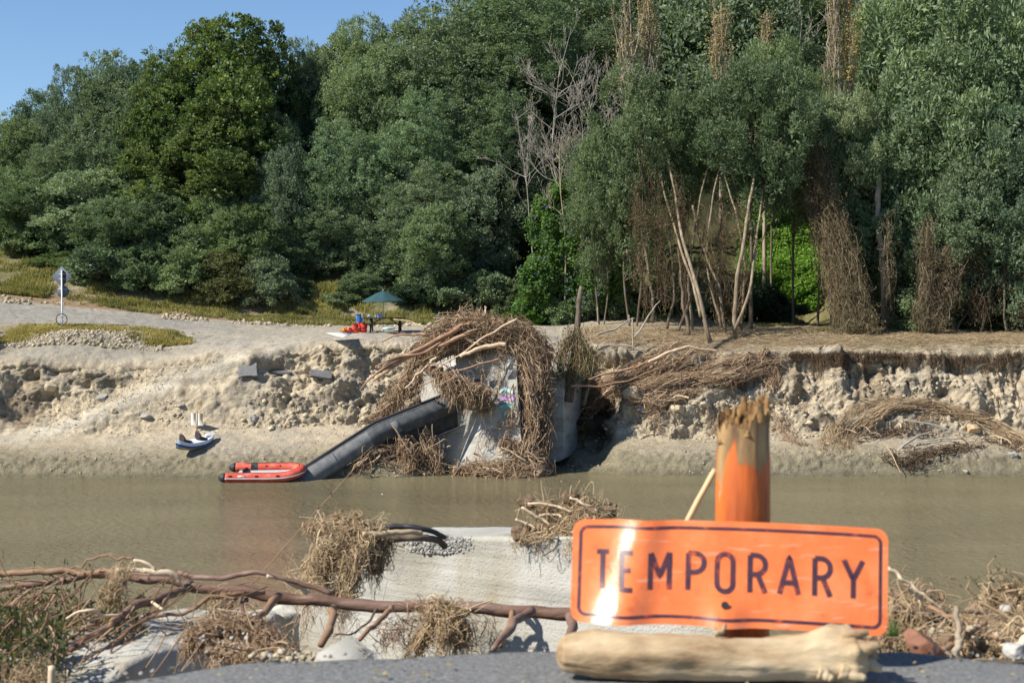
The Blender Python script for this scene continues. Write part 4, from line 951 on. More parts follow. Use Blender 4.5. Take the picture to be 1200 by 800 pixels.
# side wall at the right: flat face with cap
a_, b_ = P3(626, 552, 74.6), P3(660, 538, 74.2)
obj('wing_wall', rough_block([a_, b_, b_ + [1.2, 4.5, 0], a_ + [1.2, 4.5, 0], top(a_, at(626, 428, 74.6).z), top(b_, at(660, 440, 74.2).z), top(b_ + [1.2, 4.5, 0], 6.2), top(a_ + [1.2, 4.5, 0], 6.2)], 24, .02, 1.5, 5), M['concrete'], ab)
obj('bearing_shelf', rough_block([P3(535, 470, 73.2), P3(606, 468, 71.9), P3(606, 468, 74), P3(535, 470, 74.5), P3(535, 412, 73.4), P3(606, 402, 72.2), P3(606, 402, 74), P3(535, 412, 74.5)], 24, .14, 1.2, 7), M['concrete'], ab)
# sloping apron in front of it, sunlit
obj('apron', rough_block([P3(530, 562, 72.4), P3(612, 566, 70.9), P3(622, 566, 73.6), P3(530, 562, 73.4), P3(566, 472, 73.0), P3(610, 472, 72.0), P3(612, 474, 73.6), P3(562, 474, 73.6)], 30, .06, 1.3, 9), M['concrete'], ab)
# spray-painted patch
M['spray'] = None
def spray(name, pts, c_, w_, Yp):
    q = resample([at(x, y, 72.2 - (x - 574) / 34 * .6 - .05 + (Yp - YS)) for x, y in pts], 20); 
    up = np.array([0, 0, w_ / FPX * 72]); V_ = np.stack([q, q + up], 1) ; return obj(name, gridmesh(V_), flat(name + '_paint', c_, .7), ab)
YS = 72.0
slab = rough_block([P3(574, 500, 72.2), P3(608, 498, 71.6), P3(608, 498, 72.4), P3(574, 500, 72.9), P3(574, 446, 72.2), P3(606, 444, 71.6), P3(606, 444, 72.4), P3(574, 446, 72.9)], 20, .02, 1.5, 2)
obj('painted_panel', slab, M['concrete'], ab)
spray('graffiti_letter', [(585, 462), (590, 458), (597, 460), (602, 462)], (.5, .75, .75), 4.2, YS)
spray('graffiti_letter', [(584, 472), (592, 468), (600, 470), (604, 466)], (.62, .38, .66), 5.0, YS)
spray('graffiti_letter', [(585, 480), (592, 476), (598, 478), (603, 474)], (.12, .55, .52), 4.5, YS)
spray('graffiti_letter', [(588, 489), (594, 486), (602, 484)], (.08, .5, .48), 5.5, YS)
spray('graffiti_outline', [(586, 474.5), (593, 473), (599, 474.5)], (.12, .06, .25), 1.0, YS - .02)
spray('graffiti_outline', [(590, 463), (595, 466), (601, 463.5)], (.12, .06, .25), .8, YS - .02)

# ---- steel girders of the fallen deck
def girder_box(path, w_, h_, tw, nm, label, parts=True, mats=('steel', 'steel')):
    """I-girder swept down a bent path"""
    pa = np.array([tuple(q) for q in path]); La = np.r_[0, np.cumsum(np.linalg.norm(np.diff(pa, axis=0), axis=1))]; Pp = np.stack([np.interp(np.linspace(0, La[-1], 40), La, pa[:, i]) for i in range(3)], 1); T_ = np.gradient(Pp, axis=0); T_ /= np.linalg.norm(T_, axis=1)[:, None]
    k = np.linspace(0, 1, 40); side_ = np.cross([0, 0, 1.0], T_); side_ /= np.linalg.norm(side_, axis=1)[:, None]; up_ = np.cross(T_, side_)
    ang = np.interp(k, [0, .5, 1], tw)[:, None]
    s2 = side_ * np.cos(ang) + up_ * np.sin(ang); u2 = -side_ * np.sin(ang) + up_ * np.cos(ang)
    def sweep(sec):
        rowsV = [Pp + s2 * a + u2 * b for a, b in sec]; V_ = np.stack(rowsV + [rowsV[0]], 1); v, f = gridmesh(V_); n = len(sec)
        m_ = n + 1; caps = [np.array([[i for i in range(n)]]), np.array([[39 * m_ + i for i in range(n)][::-1]])]
        return v, f + caps
    return sweep, Pp, s2, u2
gp = [P3(596, 446, 73.2), P3(446, 506, 71.0), P3(356, 563, 69.3), P3(325, 583, 68.6)]
sweep, Pp, s2, u2 = girder_box(gp, 1, 1, (-.1, .1, .45), '', '')
gd = thing('steel_girder', 'bent dark steel bridge girder slumped from the abutment into the river', 'girder', tuple(P3(450, 520, 71.3)))
H_, W_ = .43, .15
def sec(a0, a1, b0, b1): return [(a0, b0), (a1, b0), (a1, b1), (a0, b1)]
obj('top_flange', sweep(sec(-W_, W_ , H_, H_ + .05)), M['steel'], gd)
obj('bottom_flange', sweep(sec(-W_, W_, -H_ - .05, -H_)), M['steel'], gd)
wv_, wf_ = sweep(sec(.145, .165, -H_ + .005, H_ - .005)); obj('web', (wv_, [wf_[0][:23 * 4]] + wf_[1:2]), M['steel'], gd); obj('lower_web', (wv_, [wf_[0][23 * 4:]] + wf_[2:]), M['steel_lit'], gd)
obj('guard_lip', sweep(sec(-W_ + .0, -W_ + .04, H_ + .052, H_ + .2)), M['black'], gd)
for kx_ in (29,):
    c_ = Pp[kx_]; Rm = Matrix([tuple(np.gradient(Pp, axis=0)[kx_] / np.linalg.norm(np.gradient(Pp, axis=0)[kx_])), tuple(s2[kx_]), tuple(u2[kx_])]).transposed()
    obj('stiffener', box(c_ + s2[kx_] * .18, (.06, .03, H_ * 1.9), Rm), M['steel_lit'], gd)
for kx_ in (19,):
    obj('splice_plate', box(Pp[kx_] + s2[kx_] * .17 + np.array([.12, 0, 0]), (.35, .03, H_ * 1.5), Rm), M['steel_lit'], gd)
gp2 = [P3(590, 464, 74.2), P3(470, 514, 72.6), P3(405, 552, 71.6)]
sweep, Pp, s2, u2 = girder_box(gp2, 1, 1, (0, 0, 0), '', '')
g2 = thing('steel_girder', 'second dark girder in shadow, lying behind and below the first', 'girder', tuple(P3(500, 530, 74)))
obj('web', sweep(sec(-.02, .02, -.55, .55)), M['steel'], g2); obj('top_flange', sweep(sec(-.24, .24, .555, .6)), M['steel'], g2); obj('bottom_flange', sweep(sec(-.24, .24, -.6, -.555)), M['steel'], g2)

# ---- root piles
def debris(name, label, guides, n, spread, r, mat, seed, core=None, logs=(), wander=.16, droop=.5, lmin=.1, lmax=.45, cat='root pile', k=10, group=None, comb=.25):
    g3 = [[(q if not isinstance(q, tuple) else at(*q)) for q in g] for g in guides]
    allp = np.array([tuple(q) for g in g3 for q in g]); l0 = (allp[:, 0].mean(), allp[:, 1].mean(), allp[:, 2].min())
    o = thing(name, label, cat, l0, group)
    Ps = guide_strands(g3, n, k, spread, wander, seed, lmin, lmax, droop)
    if comb < 1: Ps = chaos(Ps, seed, (1 - comb) * .6, (1 - comb) * .4, (.2, .9 if core else .4), .4)
    obj('fine_roots', strand_mesh(Ps, r, seed), M[mat], o)['kind'] = 'stuff'
    if core:
        parts = []
        for gi_, g in enumerate(g3):
            q = resample(g, max(3, int(np.linalg.norm(np.diff(np.array([tuple(p) for p in g]), axis=0), axis=1).sum() / (core * 1.0))))
            for j, p in enumerate(q): parts.append(rock(p + np.array([0, .12, -.05]), (core * 1.1, core * .8, core), seed * 31 + gi_ * 7 + j, 3, .5, 1.8))
        obj('matted_core', join(*parts), M['soil'], o)['kind'] = 'stuff'
    ns = n // 28; Pk = guide_strands(g3, ns, 8, np.array(spread) * .9, .12, seed + 500, .08, .32, .25)
    rk = np.random.RandomState(seed); Pk += rk.normal(size=(ns, 1, 3)) * .08; tilt_ = rk.normal(size=(ns, 1, 3)) * .5 * np.linspace(-.5, .5, 8)[None, :, None]; Pk += tilt_ + [0, -.12, .03]
    obj('sticks', tubes(Pk, (r * 2.0 * np.exp(rk.normal(size=(ns, 1)) * .4)) * np.linspace(1, .5, 8)[None], 5), M['washed_stick'], o)['kind'] = 'stuff'
    for i, (pts, r0, r1, mt) in enumerate(logs):
        obj('log' if r0 > .06 else 'branch', pipe([at(*q) for q in pts], r0, r1, 8, 26, .1, seed + i, lump=.25), M[mt], o, smooth=True)
    return o
M['log_brown'] = nmat('peeled_log', [(.2, .11, .065), (.34, .2, .12), (.48, .33, .22)], 3, .8, .4, stretch=(.6, .6, .6))
M['log_pale'] = nmat('bleached_log', [(.4, .27, .16), (.58, .42, .28), (.68, .55, .4)], 4, .75, .3)
A1 = [[(497, 408, 73.2), (512, 394, 73.0), (535, 384, 72.8), (570, 382, 72.6), (610, 388, 72.6), (640, 412, 72.6)],
      [(492, 420, 72.8), (520, 402, 72.6), (560, 396, 72.6), (600, 396, 72.6), (634, 420, 72.4)],
      [(526, 382, 73), (548, 373, 73), (580, 380, 73)], [(535, 390, 72.6), (552, 376, 72.8), (575, 388, 72.6)]]
debris('root_pile', 'huge tangle of brown roots heaped over the top of the concrete abutment', A1, 6500, (.6, .4, .36), .014, 'root', 2, core=.5, droop=.5,
   logs=[([(556, 388, 72.0), (520, 402, 71.8), (480, 418, 71.6), (436, 441, 71.4)], .12, .05, 'log_brown'), ([(540, 384, 72), (500, 405, 71.7), (452, 430, 71.4), (422, 457, 71.2)], .13, .04, 'log_brown'),
         ([(520, 398, 71.9), (470, 424, 71.6), (438, 446, 71.3)], .1, .04, 'log_brown'), ([(500, 392, 72), (470, 392, 72), (448, 400, 72)], .07, .04, 'log_brown'),
         ([(594, 403, 71.4), (560, 409, 71.3), (538, 418, 71.3)], .12, .09, 'log_pale'), ([(606, 374, 72), (570, 394, 71.6), (540, 415, 71.4), (515, 430, 71.4)], .06, .035, 'log_pale'),
         ([(512, 418, 71.6), (492, 436, 71.5), (475, 456, 71.4)], .07, .04, 'log_pale'), ([(560, 378, 72.2), (535, 384, 72.2), (505, 410, 71.6), (462, 420, 71.4), (440, 430, 71.3)], .09, .04, 'log_brown'),
         ([(590, 420, 71.6), (560, 428, 71.4), (520, 440, 71.3), (490, 452, 71.3)], .06, .03, 'log_brown')])
debris('root_pile', 'column of roots hanging down the right side of the abutment to the river', [[(618, 400, 72.3), (630, 440, 72.0), (626, 490, 71.8), (632, 556, 71.3)], [(636, 420, 72.4), (640, 470, 72.2), (636, 520, 71.8), (640, 556, 71.4)], [(606, 410, 72.1), (622, 450, 71.8), (620, 520, 71.4), (600, 557, 70.8)]], 3400, (.2, .2, .35), .013, 'root', 3, core=.3, droop=1.0)
debris('root_pile', 'low mound of roots at the waterline below the abutment', [[(535, 552, 71.0), (570, 548, 70.9), (605, 545, 70.7), (634, 548, 70.6)], [(560, 556, 70.6), (600, 558, 70.3), (634, 557, 70.4)], [(590, 520, 71.5), (620, 530, 71.2), (630, 548, 71)]], 1900, (.45, .35, .3), .015, 'root', 4, core=.34, droop=.5)
debris('root_pile', 'clump of roots spilling over the upper end of the girder', [[(505, 432, 71.6), (525, 442, 71.3), (550, 452, 71.3)], [(520, 450, 71.2), (545, 454, 71.1), (570, 458, 71.2)], [(562, 462, 71.4), (568, 475, 71.4)]], 1200, (.3, .3, .22), .014, 'root', 5, core=.34, droop=.9)
debris('root_pile', 'ragged roots hanging down the bank left of the abutment above the girder', [[(486, 415, 73), (478, 440, 72.8), (464, 470, 73), (445, 485, 73.4)], [(474, 440, 72.9), (458, 468, 73), (436, 488, 73.4)], [(495, 430, 72.6), (488, 450, 72.6), (482, 462, 72.6)]], 900, (.24, .3, .25), .013, 'root', 6, droop=.7, core=.2)
debris('root_pile', 'dark root tangle hanging beneath the fallen girder', [[(415, 548, 71.0), (440, 535, 71.2), (480, 528, 71.8), (512, 525, 72.2)], [(430, 552, 70.8), (470, 552, 71), (515, 552, 71.4)], [(430, 530, 70.6), (415, 556, 70.4)], [(470, 515, 71), (480, 535, 71), (470, 556, 70.8)], [(500, 505, 72), (505, 540, 71.6), (515, 553, 71.3)]], 2600, (.4, .4, .3), .013, 'root', 7, core=.24, droop=1.0)
debris('root_strands', 'loose root strands straggling over the sunlit face of the far abutment', [[(560, 415, 72.4), (566, 440, 72.2), (560, 470, 72)], [(590, 410, 72), (585, 440, 71.8), (578, 475, 71.6)], [(545, 552, 71.8), (570, 515, 71.9), (600, 475, 71.6)], [(600, 470, 71.4), (596, 500, 71.4), (585, 540, 71)], [(530, 545, 72), (560, 548, 71.4)], [(606, 430, 71.8), (604, 500, 71.3)]], 380, (.22, .1, .2), .011, 'root', 77, droop=.4, cat='roots')
# straw mats on the right bank
def bg_(*pts, off=.15): return [hit(x, y, off) for x, y in pts]
debris('root_mat', 'reddish root mat flattened over the cliff edge right of the broken stump', [bg_((905, 422), (860, 424), (810, 436), (760, 452), (700, 458)), bg_((908, 432), (850, 440), (800, 446), (740, 455)), bg_((830, 410), (800, 420), (750, 440), (690, 470)), bg_((800, 402), (770, 418), (730, 440), (690, 462)), bg_((760, 430), (720, 460), (690, 478)), bg_((820, 456), (770, 470), (730, 470))], 5200, (.55, .35, .22), .012, 'root', 8, wander=.16, droop=.2, cat='root mat', core=None, comb=.5,
   logs=[([(690, 444, 74), (720, 436, 74.4), (760, 425, 74.8), (795, 408, 75.2)], .07, .04, 'log_brown'), ([(668, 452, 73.4), (700, 452, 73.6), (735, 446, 74), (780, 428, 74.4)], .06, .03, 'log_brown'), ([(760, 425, 74.6), (800, 408, 75), (842, 410, 75.4)], .09, .05, 'log_pale')])
debris('root_mat', 'bushy root ball at the right end of the reddish root mat', [bg_((860, 430), (885, 422), (905, 440), off=.4), bg_((850, 448), (880, 440), (904, 452), off=.3), bg_((895, 412), (905, 430), (902, 455), off=.3)], 1300, (.4, .3, .3), .012, 'root', 9, droop=.5, core=.28, cat='root mat')
debris('root_mat', 'thin roots draped over pale rock between the dark gap and the orange post', [bg_((700, 470), (690, 490), (680, 500)), bg_((780, 470), (768, 490), (775, 505)), bg_((830, 480), (842, 500), (850, 515)), bg_((720, 465), (760, 470), (800, 472)), bg_((905, 480), (915, 500), (925, 515), (950, 525))], 900, (.3, .25, .2), .011, 'root', 10, droop=.3, cat='root mat')
debris('root_mat', 'long combed straw-coloured root mat low on the right bank', [bg_((975, 520), (985, 495), (1010, 478), (1050, 470), (1100, 476)), bg_((1000, 500), (1040, 478), (1090, 474), (1140, 490), (1180, 508), (1230, 530)), bg_((1040, 480), (1090, 476), (1130, 484), (1170, 503), (1215, 522)), bg_((985, 530), (1000, 505), (1030, 488)), bg_((1060, 500), (1080, 490), (1100, 486)), bg_((960, 530), (975, 510), (990, 490))], 2600, (.5, .25, .14), .010, 'root_pale', 11, wander=.14, droop=.1, lmin=.15, lmax=.45, cat='root mat', comb=.5)
debris('driftwood_tangle', 'dark tangled driftwood and roots under the straw-coloured mat at the waterline', [bg_((1010, 515), (1050, 505), (1100, 512)), bg_((1060, 530), (1110, 528), (1150, 522)), bg_((1150, 515), (1180, 520), (1200, 530)), bg_((1030, 530), (1060, 540), (1090, 535))], 1100, (.5, .3, .2), .016, 'root_dark', 12, droop=.2, cat='driftwood',
   logs=[([(1028, 552, 71.6), (1050, 530, 71.8), (1072, 512, 72.6), (1090, 505, 73)], .1, .05, 'grey_dead'), ([(1042, 560, 71.2), (1062, 540, 71.6), (1075, 520, 72)], .1, .05, 'grey_dead'), ([(1110, 548, 71.5), (1135, 540, 71.6), (1160, 534, 72), (1172, 526, 72.2)], .08, .06, 'grey_dead'), ([(1085, 516, 72.4), (1120, 514, 72.4), (1150, 520, 72.2)], .05, .03, 'grey_dead'), ([(1160, 535, 71.8), (1185, 540, 71.8), (1210, 548, 71.6)], .07, .05, 'grey_dead'), ([(1010, 540, 71.8), (1030, 545, 71.6), (1060, 550, 71.4)], .04, .03, 'grey_dead')])
# root fringe hanging from the undercut turf
rg = np.random.RandomState(21); n = 2600
pxs = np.concatenate([rg.uniform(925, 1060, 1600), rg.uniform(1060, 1210, 700), rg.uniform(880, 930, 100), rg.uniform(660, 740, 200)]); cl_ = fbm(np.c_[pxs * .05, pxs * 0, pxs * 0], 3, 4)
pys = np.interp(pxs, [660, 740, 880, 925, 1000, 1060, 1130, 1210], [412, 418, 424, 414, 413, 415, 417, 412]) + rg.uniform(-1, 5, n)
tops_ = np.array([hit(a, b, .12) for a, b in zip(pxs, pys)]); Ln = rg.gamma(1.6, .2, n) * np.clip(.8 + 3.2 * cl_, .12, 3)
s = np.linspace(0, 1, 8); Pf = tops_[:, None] + np.stack([rg.normal(size=n)[:, None] * .1 * s[None], -.12 * s[None] * np.ones((n, 1)), -Ln[:, None] * s[None]], -1)
Pf += np.cumsum(rg.normal(size=Pf.shape) * .035, 1)
fr_ = thing('root_fringe', 'dark fringe of fine roots hanging from the undercut turf edge at right', 'roots', tuple(hit(1000, 414)))
obj('fine_roots', strand_mesh(Pf, .009, 4), M['root_dark'], fr_)['kind'] = 'stuff'
for i, (a, b, cc_, d_) in enumerate([((1165, 425), (1172, 450), (1168, 475), (1175, 500)), ((1180, 415), (1185, 445), (1196, 470), (1190, 490)), ((1172, 418), (1150, 440), (1165, 465), (1160, 470)), ((905, 440), (920, 470), (918, 500), (920, 510))]):
    obj('long_root', pipe([hit(*a, .15), hit(*b, .25), hit(*cc_, .2), hit(*d_, .1)], .035, .02, 5, 16, .15, i), M['root_dark'], fr_)
# ground straw and grass on the right terrace
Pb, Nb = sample_bank(7500, 7.0, 9.6, 690, 1300, 3, lambda pp, tt, q: np.where(tt < 7.6, .5, 1) * .9)
rg = np.random.RandomState(8); n = len(Pb); a = rg.uniform(-.5, .5, n); L_ = rg.uniform(.2, .9, n); s = np.linspace(-.5, .5, 5)
Ps = Pb[:, None] + np.stack([np.cos(a)[:, None] * L_[:, None] * s, np.sin(a)[:, None] * L_[:, None] * s, .05 + .03 * rg.normal(size=(n, 5))], -1) + rg.normal(size=(n, 5, 3)) * .02
straw = obj('flattened_straw', strand_mesh(Ps, .010, 5), M['root_pale'], local=True); tag(straw, 'flattened straw and flood litter strewn over the terrace at right', 'straw', kind='stuff')
def grass(n, t0, t1, p0, p1, seed, label, mat, hgt, dens=None, nm='grass'):
    Pb, Nb = sample_bank(n, t0, t1, p0, p1, seed, dens); n = len(Pb); rg = np.random.RandomState(seed)
    D = np.stack([rg.normal(size=n) * .45, rg.normal(size=n) * .45, np.ones(n)], 1); D /= np.linalg.norm(D, axis=1)[:, None]; W = np.cross(D, rg.normal(size=(n, 3))); W /= np.linalg.norm(W, axis=1)[:, None]
    D = D + 0; h = hgt * rg.uniform(.5, 1.5, n) * (1 + .8 * fbm(Pb * .6, 3, seed)); v, f = leaf_quads(Pb + D * (h * .4)[:, None], D, W, h, np.full(n, .05))
    tag(obj(nm, (v, f), M[mat], local=True), label, 'grass', kind='stuff')
nz = lambda sc_, s_: (lambda pp, tt, q: sstep(-.15, .2, fbm(q * sc_, 3, s_)))
grass(90000, 11.0, 12.6, -150, 700, 3, 'rough grass on the bank behind the road', 'grass', .3, nz(.5, 4))
grass(20000, 10.45, 11.2, 60, 620, 4, 'tufts of weeds on the reddish cut bank', 'grass', .22, nz(.8, 6))
grass(24000, 8.3, 9.3, -100, 212, 5, 'dry and green grass on the verge in front of the road sign', 'straw_grass', .17, lambda pp, tt, q: (sstep(-.25, .15, fbm(q * .7, 3, 2)) * (1 - sstep(165, 212, pp + 30 * fbm(q * 1.5, 2, 3)))) * (1 - np.clip(2.2 * np.exp(-(((q[:, 0] - at(95, 395, 78).x) / 3.3) ** 2)) * np.exp(-((q[:, 1] - 78.3) / 1.1) ** 2), 0, 1)))
grass(9000, 8.4, 9.2, 120, 215, 15, 'green grass tip of the verge beside the upper road', 'grass', .14, lambda pp, tt, q: sstep(-.1, .2, fbm(q * .9, 3, 12)) * sstep(120, 170, pp) * (1 - sstep(185, 212, pp)))
grass(9000, 9.2, 11.4, 870, 1250, 6, 'short green grass at the feet of the right-hand trunks', 'grass', .1, nz(.6, 9))
grass(9000, 10.8, 12.5, 560, 800, 7, 'green weeds at the foot of the creeper and willow trunks', 'leaf_bright', .25, nz(.6, 12))

# rubble
def rubble(n, t0, t1, p0, p1, seed, smin, smax, label, dens=None, mat='clay', nm='rubble'):
    Pb, Nb = sample_bank(n, t0, t1, p0, p1, seed, dens); n = len(Pb); rg = np.random.RandomState(seed)
    vb = []
    for k in range(12):
        v, f = rock((0, 0, 0), (1, .8 + .03 * k, .95), k + seed, 1, .22, 1.2); vb.append(v)
    vb = np.array(vb); f = ico(1)[1]; s_ = smin * (smax / smin) ** (rg.uniform(size=n) ** 4.2)
    an = rg.uniform(0, 6.28, n); ca, sa = np.cos(an), np.sin(an); v = vb[rg.randint(0, 12, n)]
    vx = v[:, :, 0] * ca[:, None] - v[:, :, 1] * sa[:, None]; vy = v[:, :, 0] * sa[:, None] + v[:, :, 1] * ca[:, None]
    V_ = np.stack([vx, vy, v[:, :, 2]], -1) * s_[:, None, None] * np.array([1.15, .95, 1.0]) + Pb[:, None] + Nb[:, None] * (s_ * .25)[:, None, None]
    F_ = (f[None] + (np.arange(n) * len(f.max(0)) * 0)[:, None, None] + (np.arange(n) * v.shape[1])[:, None, None]).reshape(-1, 3)
    tag(obj(nm, (V_.reshape(-1, 3), [F_]), M[mat], local=True), label, 'rubble', kind='stuff')
dn = lambda pp, tt, q: sstep(-.2, .15, fbm(q * .45, 3, 9)) * (1 - .9 * np.exp(-((400 - ((q[:, 2] - CAM_Z) * cp + q[:, 1] * sp) / (q[:, 1] * cp - (q[:, 2] - CAM_Z) * sp) * FPX - np.interp(pp, trk[:, 0], trk[:, 1])) / 7) ** 2) * (pp < 320))
rubble(1000, 4.0, 5.7, 170, 520, 3, .025, .19, 'crumbled clay and stones at the foot of the left cliff', dn)
rubble(7000, 4.0, 6.9, -60, 520, 4, .014, .06, 'loose crumbs of clay on the upper left cliff', dn)
rubble(4200, 3.7, 6.0, 670, 1300, 5, .016, .14, 'pale rubble below the right-hand cliff', nz(.4, 3))
rubble(2600, 2.2, 4.2, -60, 1300, 6, .02, .07, 'small stones scattered along the wet mud beach', nz(.5, 5))
rubble(2400, 7.9, 9.3, -60, 190, 7, .03, .13, 'loose gravel heaped on the verge', lambda pp, tt, q: np.clip(2.2 * np.exp(-(((q[:, 0] - at(95, 395, 78).x) / 3.3) ** 2)) * np.exp(-((q[:, 1] - 78.3) / 1.1) ** 2) - .1, 0, 1), mat='terrain_grey' if 'terrain_grey' in M else 'clay', nm='gravel')
rubble(2200, 10.0, 10.9, -60, 640, 8, .03, .18, 'broken clay lumps along the foot of the cut bank', nz(.4, 6))
# named boulders and slabs
def boulder(px, py, s, label, seed, mat='clay', nm='boulder', flatz=.75, sub=4, tilt=None):
    p = hit(px, py); k = s / FPX * p.y
    o = obj(nm, rock(p + Vector((0, .1 * k, k * .2)), (k, k * .8, k * flatz), seed, sub, .28, 1.5, tilt), M[mat]); tag(o, label, 'boulder' if nm == 'boulder' else 'slab', 'boulders on the far bank'); return o
M['grey_rock'] = nmat('grey_boulder', [(.2, .19, .17), (.32, .305, .275), (.4, .38, .34)], 3, .9, .6)
M['ochre_rock'] = nmat('ochre_boulder', [(.38, .27, .15), (.5, .37, .22), (.55, .45, .31)], 3, .9, .6)
boulder(121, 468, 8, 'smooth grey boulder beside the vehicle track', 1, 'grey_rock')
boulder(297, 492, 8, 'squared grey boulder in the rubble right of the white board', 2, 'grey_rock')
boulder(337, 500, 6, 'ochre boulder low in the rubble left of the raft', 3, 'ochre_rock')
boulder(318, 503, 5, 'small tan boulder left of the ochre one', 4, 'clay')
boulder(211, 476, 6, 'flat grey stone above the white board', 5, 'grey_rock', flatz=.5)
boulder(170, 489, 10, 'thin dark stone slab half buried in the rubble', 6, 'grey_rock', flatz=.3)
boulder(133, 482, 4, 'orange-tinted stone under the track boulder', 7, 'ochre_rock')
boulder(742, 465, 13, 'rounded cream boulder right of the dark gap', 8, 'ochre_rock', flatz=.8)
boulder(752, 480, 8, 'dark-hollowed stone under the cream boulder', 9, 'grey_rock')
boulder(795, 482, 12, 'pale blocky outcrop left of the orange post', 10, 'clay', flatz=.6)
boulder(825, 475, 8, 'small pale outcrop directly left of the orange post', 11, 'clay')
boulder(948, 497, 8, 'whitish rock right of the orange post', 12, 'clay', flatz=.5)
boulder(1140, 505, 11, 'cream rock between the straw mat and the driftwood', 13, 'ochre_rock')
boulder(1068, 480, 8, 'pale rock showing through the straw-coloured mat', 14, 'clay')
boulder(1187, 535, 7, 'grey rock at the right edge near the waterline', 15, 'grey_rock')
boulder(1132, 553, 4, 'small dark stone at the waterline under the driftwood', 16, 'grey_rock')
boulder(60, 454, 9, 'clay clod under the washed-out edge at far left', 17, 'clay')
def slab_(px, py, w_, h_, label, rx_, ry_, rz_, seed, th=.12):
    p = hit(px, py); rot_ = Matrix.Rotation(rz_, 3, 'Z') @ Matrix.Rotation(rx_, 3, 'X') @ Matrix.Rotation(ry_, 3, 'Y')
    v, f = box((0, 0, 0), (w_, h_, th)); sx = np.linspace(-.5, .5, 12)
    top_ = np.array([[(a * w_, b * h_, th / 2) for b in sx] for a in sx]); bot = top_ * [1, 1, -1]
    rim = [];
    A = gridmesh(top_); B = gridmesh(bot); ring = [(i, 0) for i in range(12)] + [(11, j) for j in range(1, 12)] + [(i, 11) for i in range(10, -1, -1)] + [(0, j) for j in range(10, 0, -1)]
    rr = np.array([[top_[i, j], bot[i, j]] for i, j in ring + ring[:1]]); Cc = gridmesh(rr)
    V_, F_ = join(A, B, Cc); V_ = V_ + np.stack([fbm(np.c_[V_[:, :2] * 3, V_[:, 2] * 0], 3, seed + q) for q in range(3)], 1) * [.12, .12, .03]
    V_ = V_ @ np.array(rot_).T + np.array(p) + [0, -.1, .12]
    o = obj('tarmac_slab', (V_, F_), M['tarmac']); tag(o, label, 'slab', 'broken tarmac slabs')
slab_(291, 437, 1.0, .8, 'dark broken tarmac slab standing on edge in the left cliff', R(50), R(-12), .15, 1)
slab_(325, 437, 1.6, .9, 'flat tarmac slab capping the clay stub in the left cliff', R(10), R(3), 0, 2)
slab_(376, 441, 1.1, .8, 'tarmac slab tilted on the small clay stub right of the flat one', R(25), R(8), .2, 3)

# ---- road sign backs
q = at(73, 378, 80.5); g = drop(q.x, q.y)
rs = thing('road_sign', 'galvanised sign pole with diamond and round sign backs beside the upper road', 'road sign', (q.x, q.y, g.z))
pz = g.z; H = at(73, 316, 80.5).z - pz; X_, Y_ = q.x, q.y
obj('pole', lathe([(.05, -.3), (.05, H), (.0, H)], (X_, Y_, pz), 12), M['galv'], rs, smooth=True)
v, f = box((0, 0, 0), (.84, .02, .84), None, .008); v = v @ np.array(Matrix.Rotation(R(45), 3, 'Y')).T + [X_ - .02, Y_ + .07, at(73, 324, 80.5).z]
obj('diamond_plate', (v, f), M['signback'], rs)
v, f = lathe([(0, 0), (.35, 0), (.35, .02), (0, .02)], (0, 0, 0), 28); v = v @ np.array(Matrix.Rotation(R(90), 3, 'X')).T + [X_ + .03, Y_ + .08, at(73, 341.5, 80.5).z]
obj('round_plate', (v, f), M['signback'], rs)
for py_ in (321, 327, 339):
    obj('bracket', box((X_, Y_ + .055, at(73, py_, 80.5).z), (.4, .02, .03)), M['galv'], rs)
a = np.linspace(0, 2 * np.pi, 33); rr_ = .31
ring = np.stack([X_ + rr_ * np.cos(a), np.full(33, Y_ - .12), at(73, 374, 80.5).z + rr_ * np.sin(a)], 1)
hoop = thing('hoop', 'thin dark hoop leaning against the foot of the road sign pole', 'hoop', (X_, Y_ - .12, at(73, 380, 80.5).z))
obj('rim', tubes(ring[None], np.full((1, 33), .028), 6), M['black'], hoop, smooth=True)
for k in range(3):
    a0 = k * 1.05 + .3; obj('spoke', pipe([ring[0] * 0 + [X_ + rr_ * math.cos(a0), Y_ - .12, at(73, 374, 80.5).z + rr_ * math.sin(a0)], [X_ - rr_ * math.cos(a0), Y_ - .12, at(73, 374, 80.5).z - rr_ * math.sin(a0)]], .012, sides=5, n=4), M['galv'], hoop)

# ---- picnic table and umbrella
Yt = 80.0; q = at(452, 388, Yt); TX, TZ = q.x, drop(q.x, Yt).z
SC = Yt / FPX
tb = thing('picnic_table', 'dark stained picnic table with bench under the teal umbrella', 'picnic table', (TX, Yt, TZ))
zt_ = .76
for j in range(5): obj('top_plank', box((TX - .1, Yt - .34 + j * .17, TZ + zt_), (2.3, .15, .045), None, .006), M['black_wood'], tb)
for sy in (-1, 1):
    for j in range(2): obj('bench_plank', box((TX - .1, Yt + sy * (.72 + j * .15 - .07), TZ + .44), (2.2, .13, .04), None, .006), M['black_wood'], tb)
for sx in (-.85, .75):
    obj('crossbeam', box((TX + sx, Yt, TZ + .39), (.05, 1.75, .09)), M['black_wood'], tb); obj('crossbeam', box((TX + sx, Yt, TZ + zt_ - .07), (.05, .8, .09)), M['black_wood'], tb)
    for sy in (-1, 1):
        obj('leg', pipe([(TX + sx + .052, Yt + sy * .66, TZ - .05), (TX + sx + .052, Yt + sy * .25, TZ + zt_ - .03)], .05, sides=4, n=3), M['black_wood'], tb)
        obj('brace', pipe([(TX + sx * .95, Yt + sy * .02, TZ + .4), (TX + sx * .35, Yt + sy * .02, TZ + zt_ - .05)], .03, sides=4, n=3), M['black_wood'], tb)
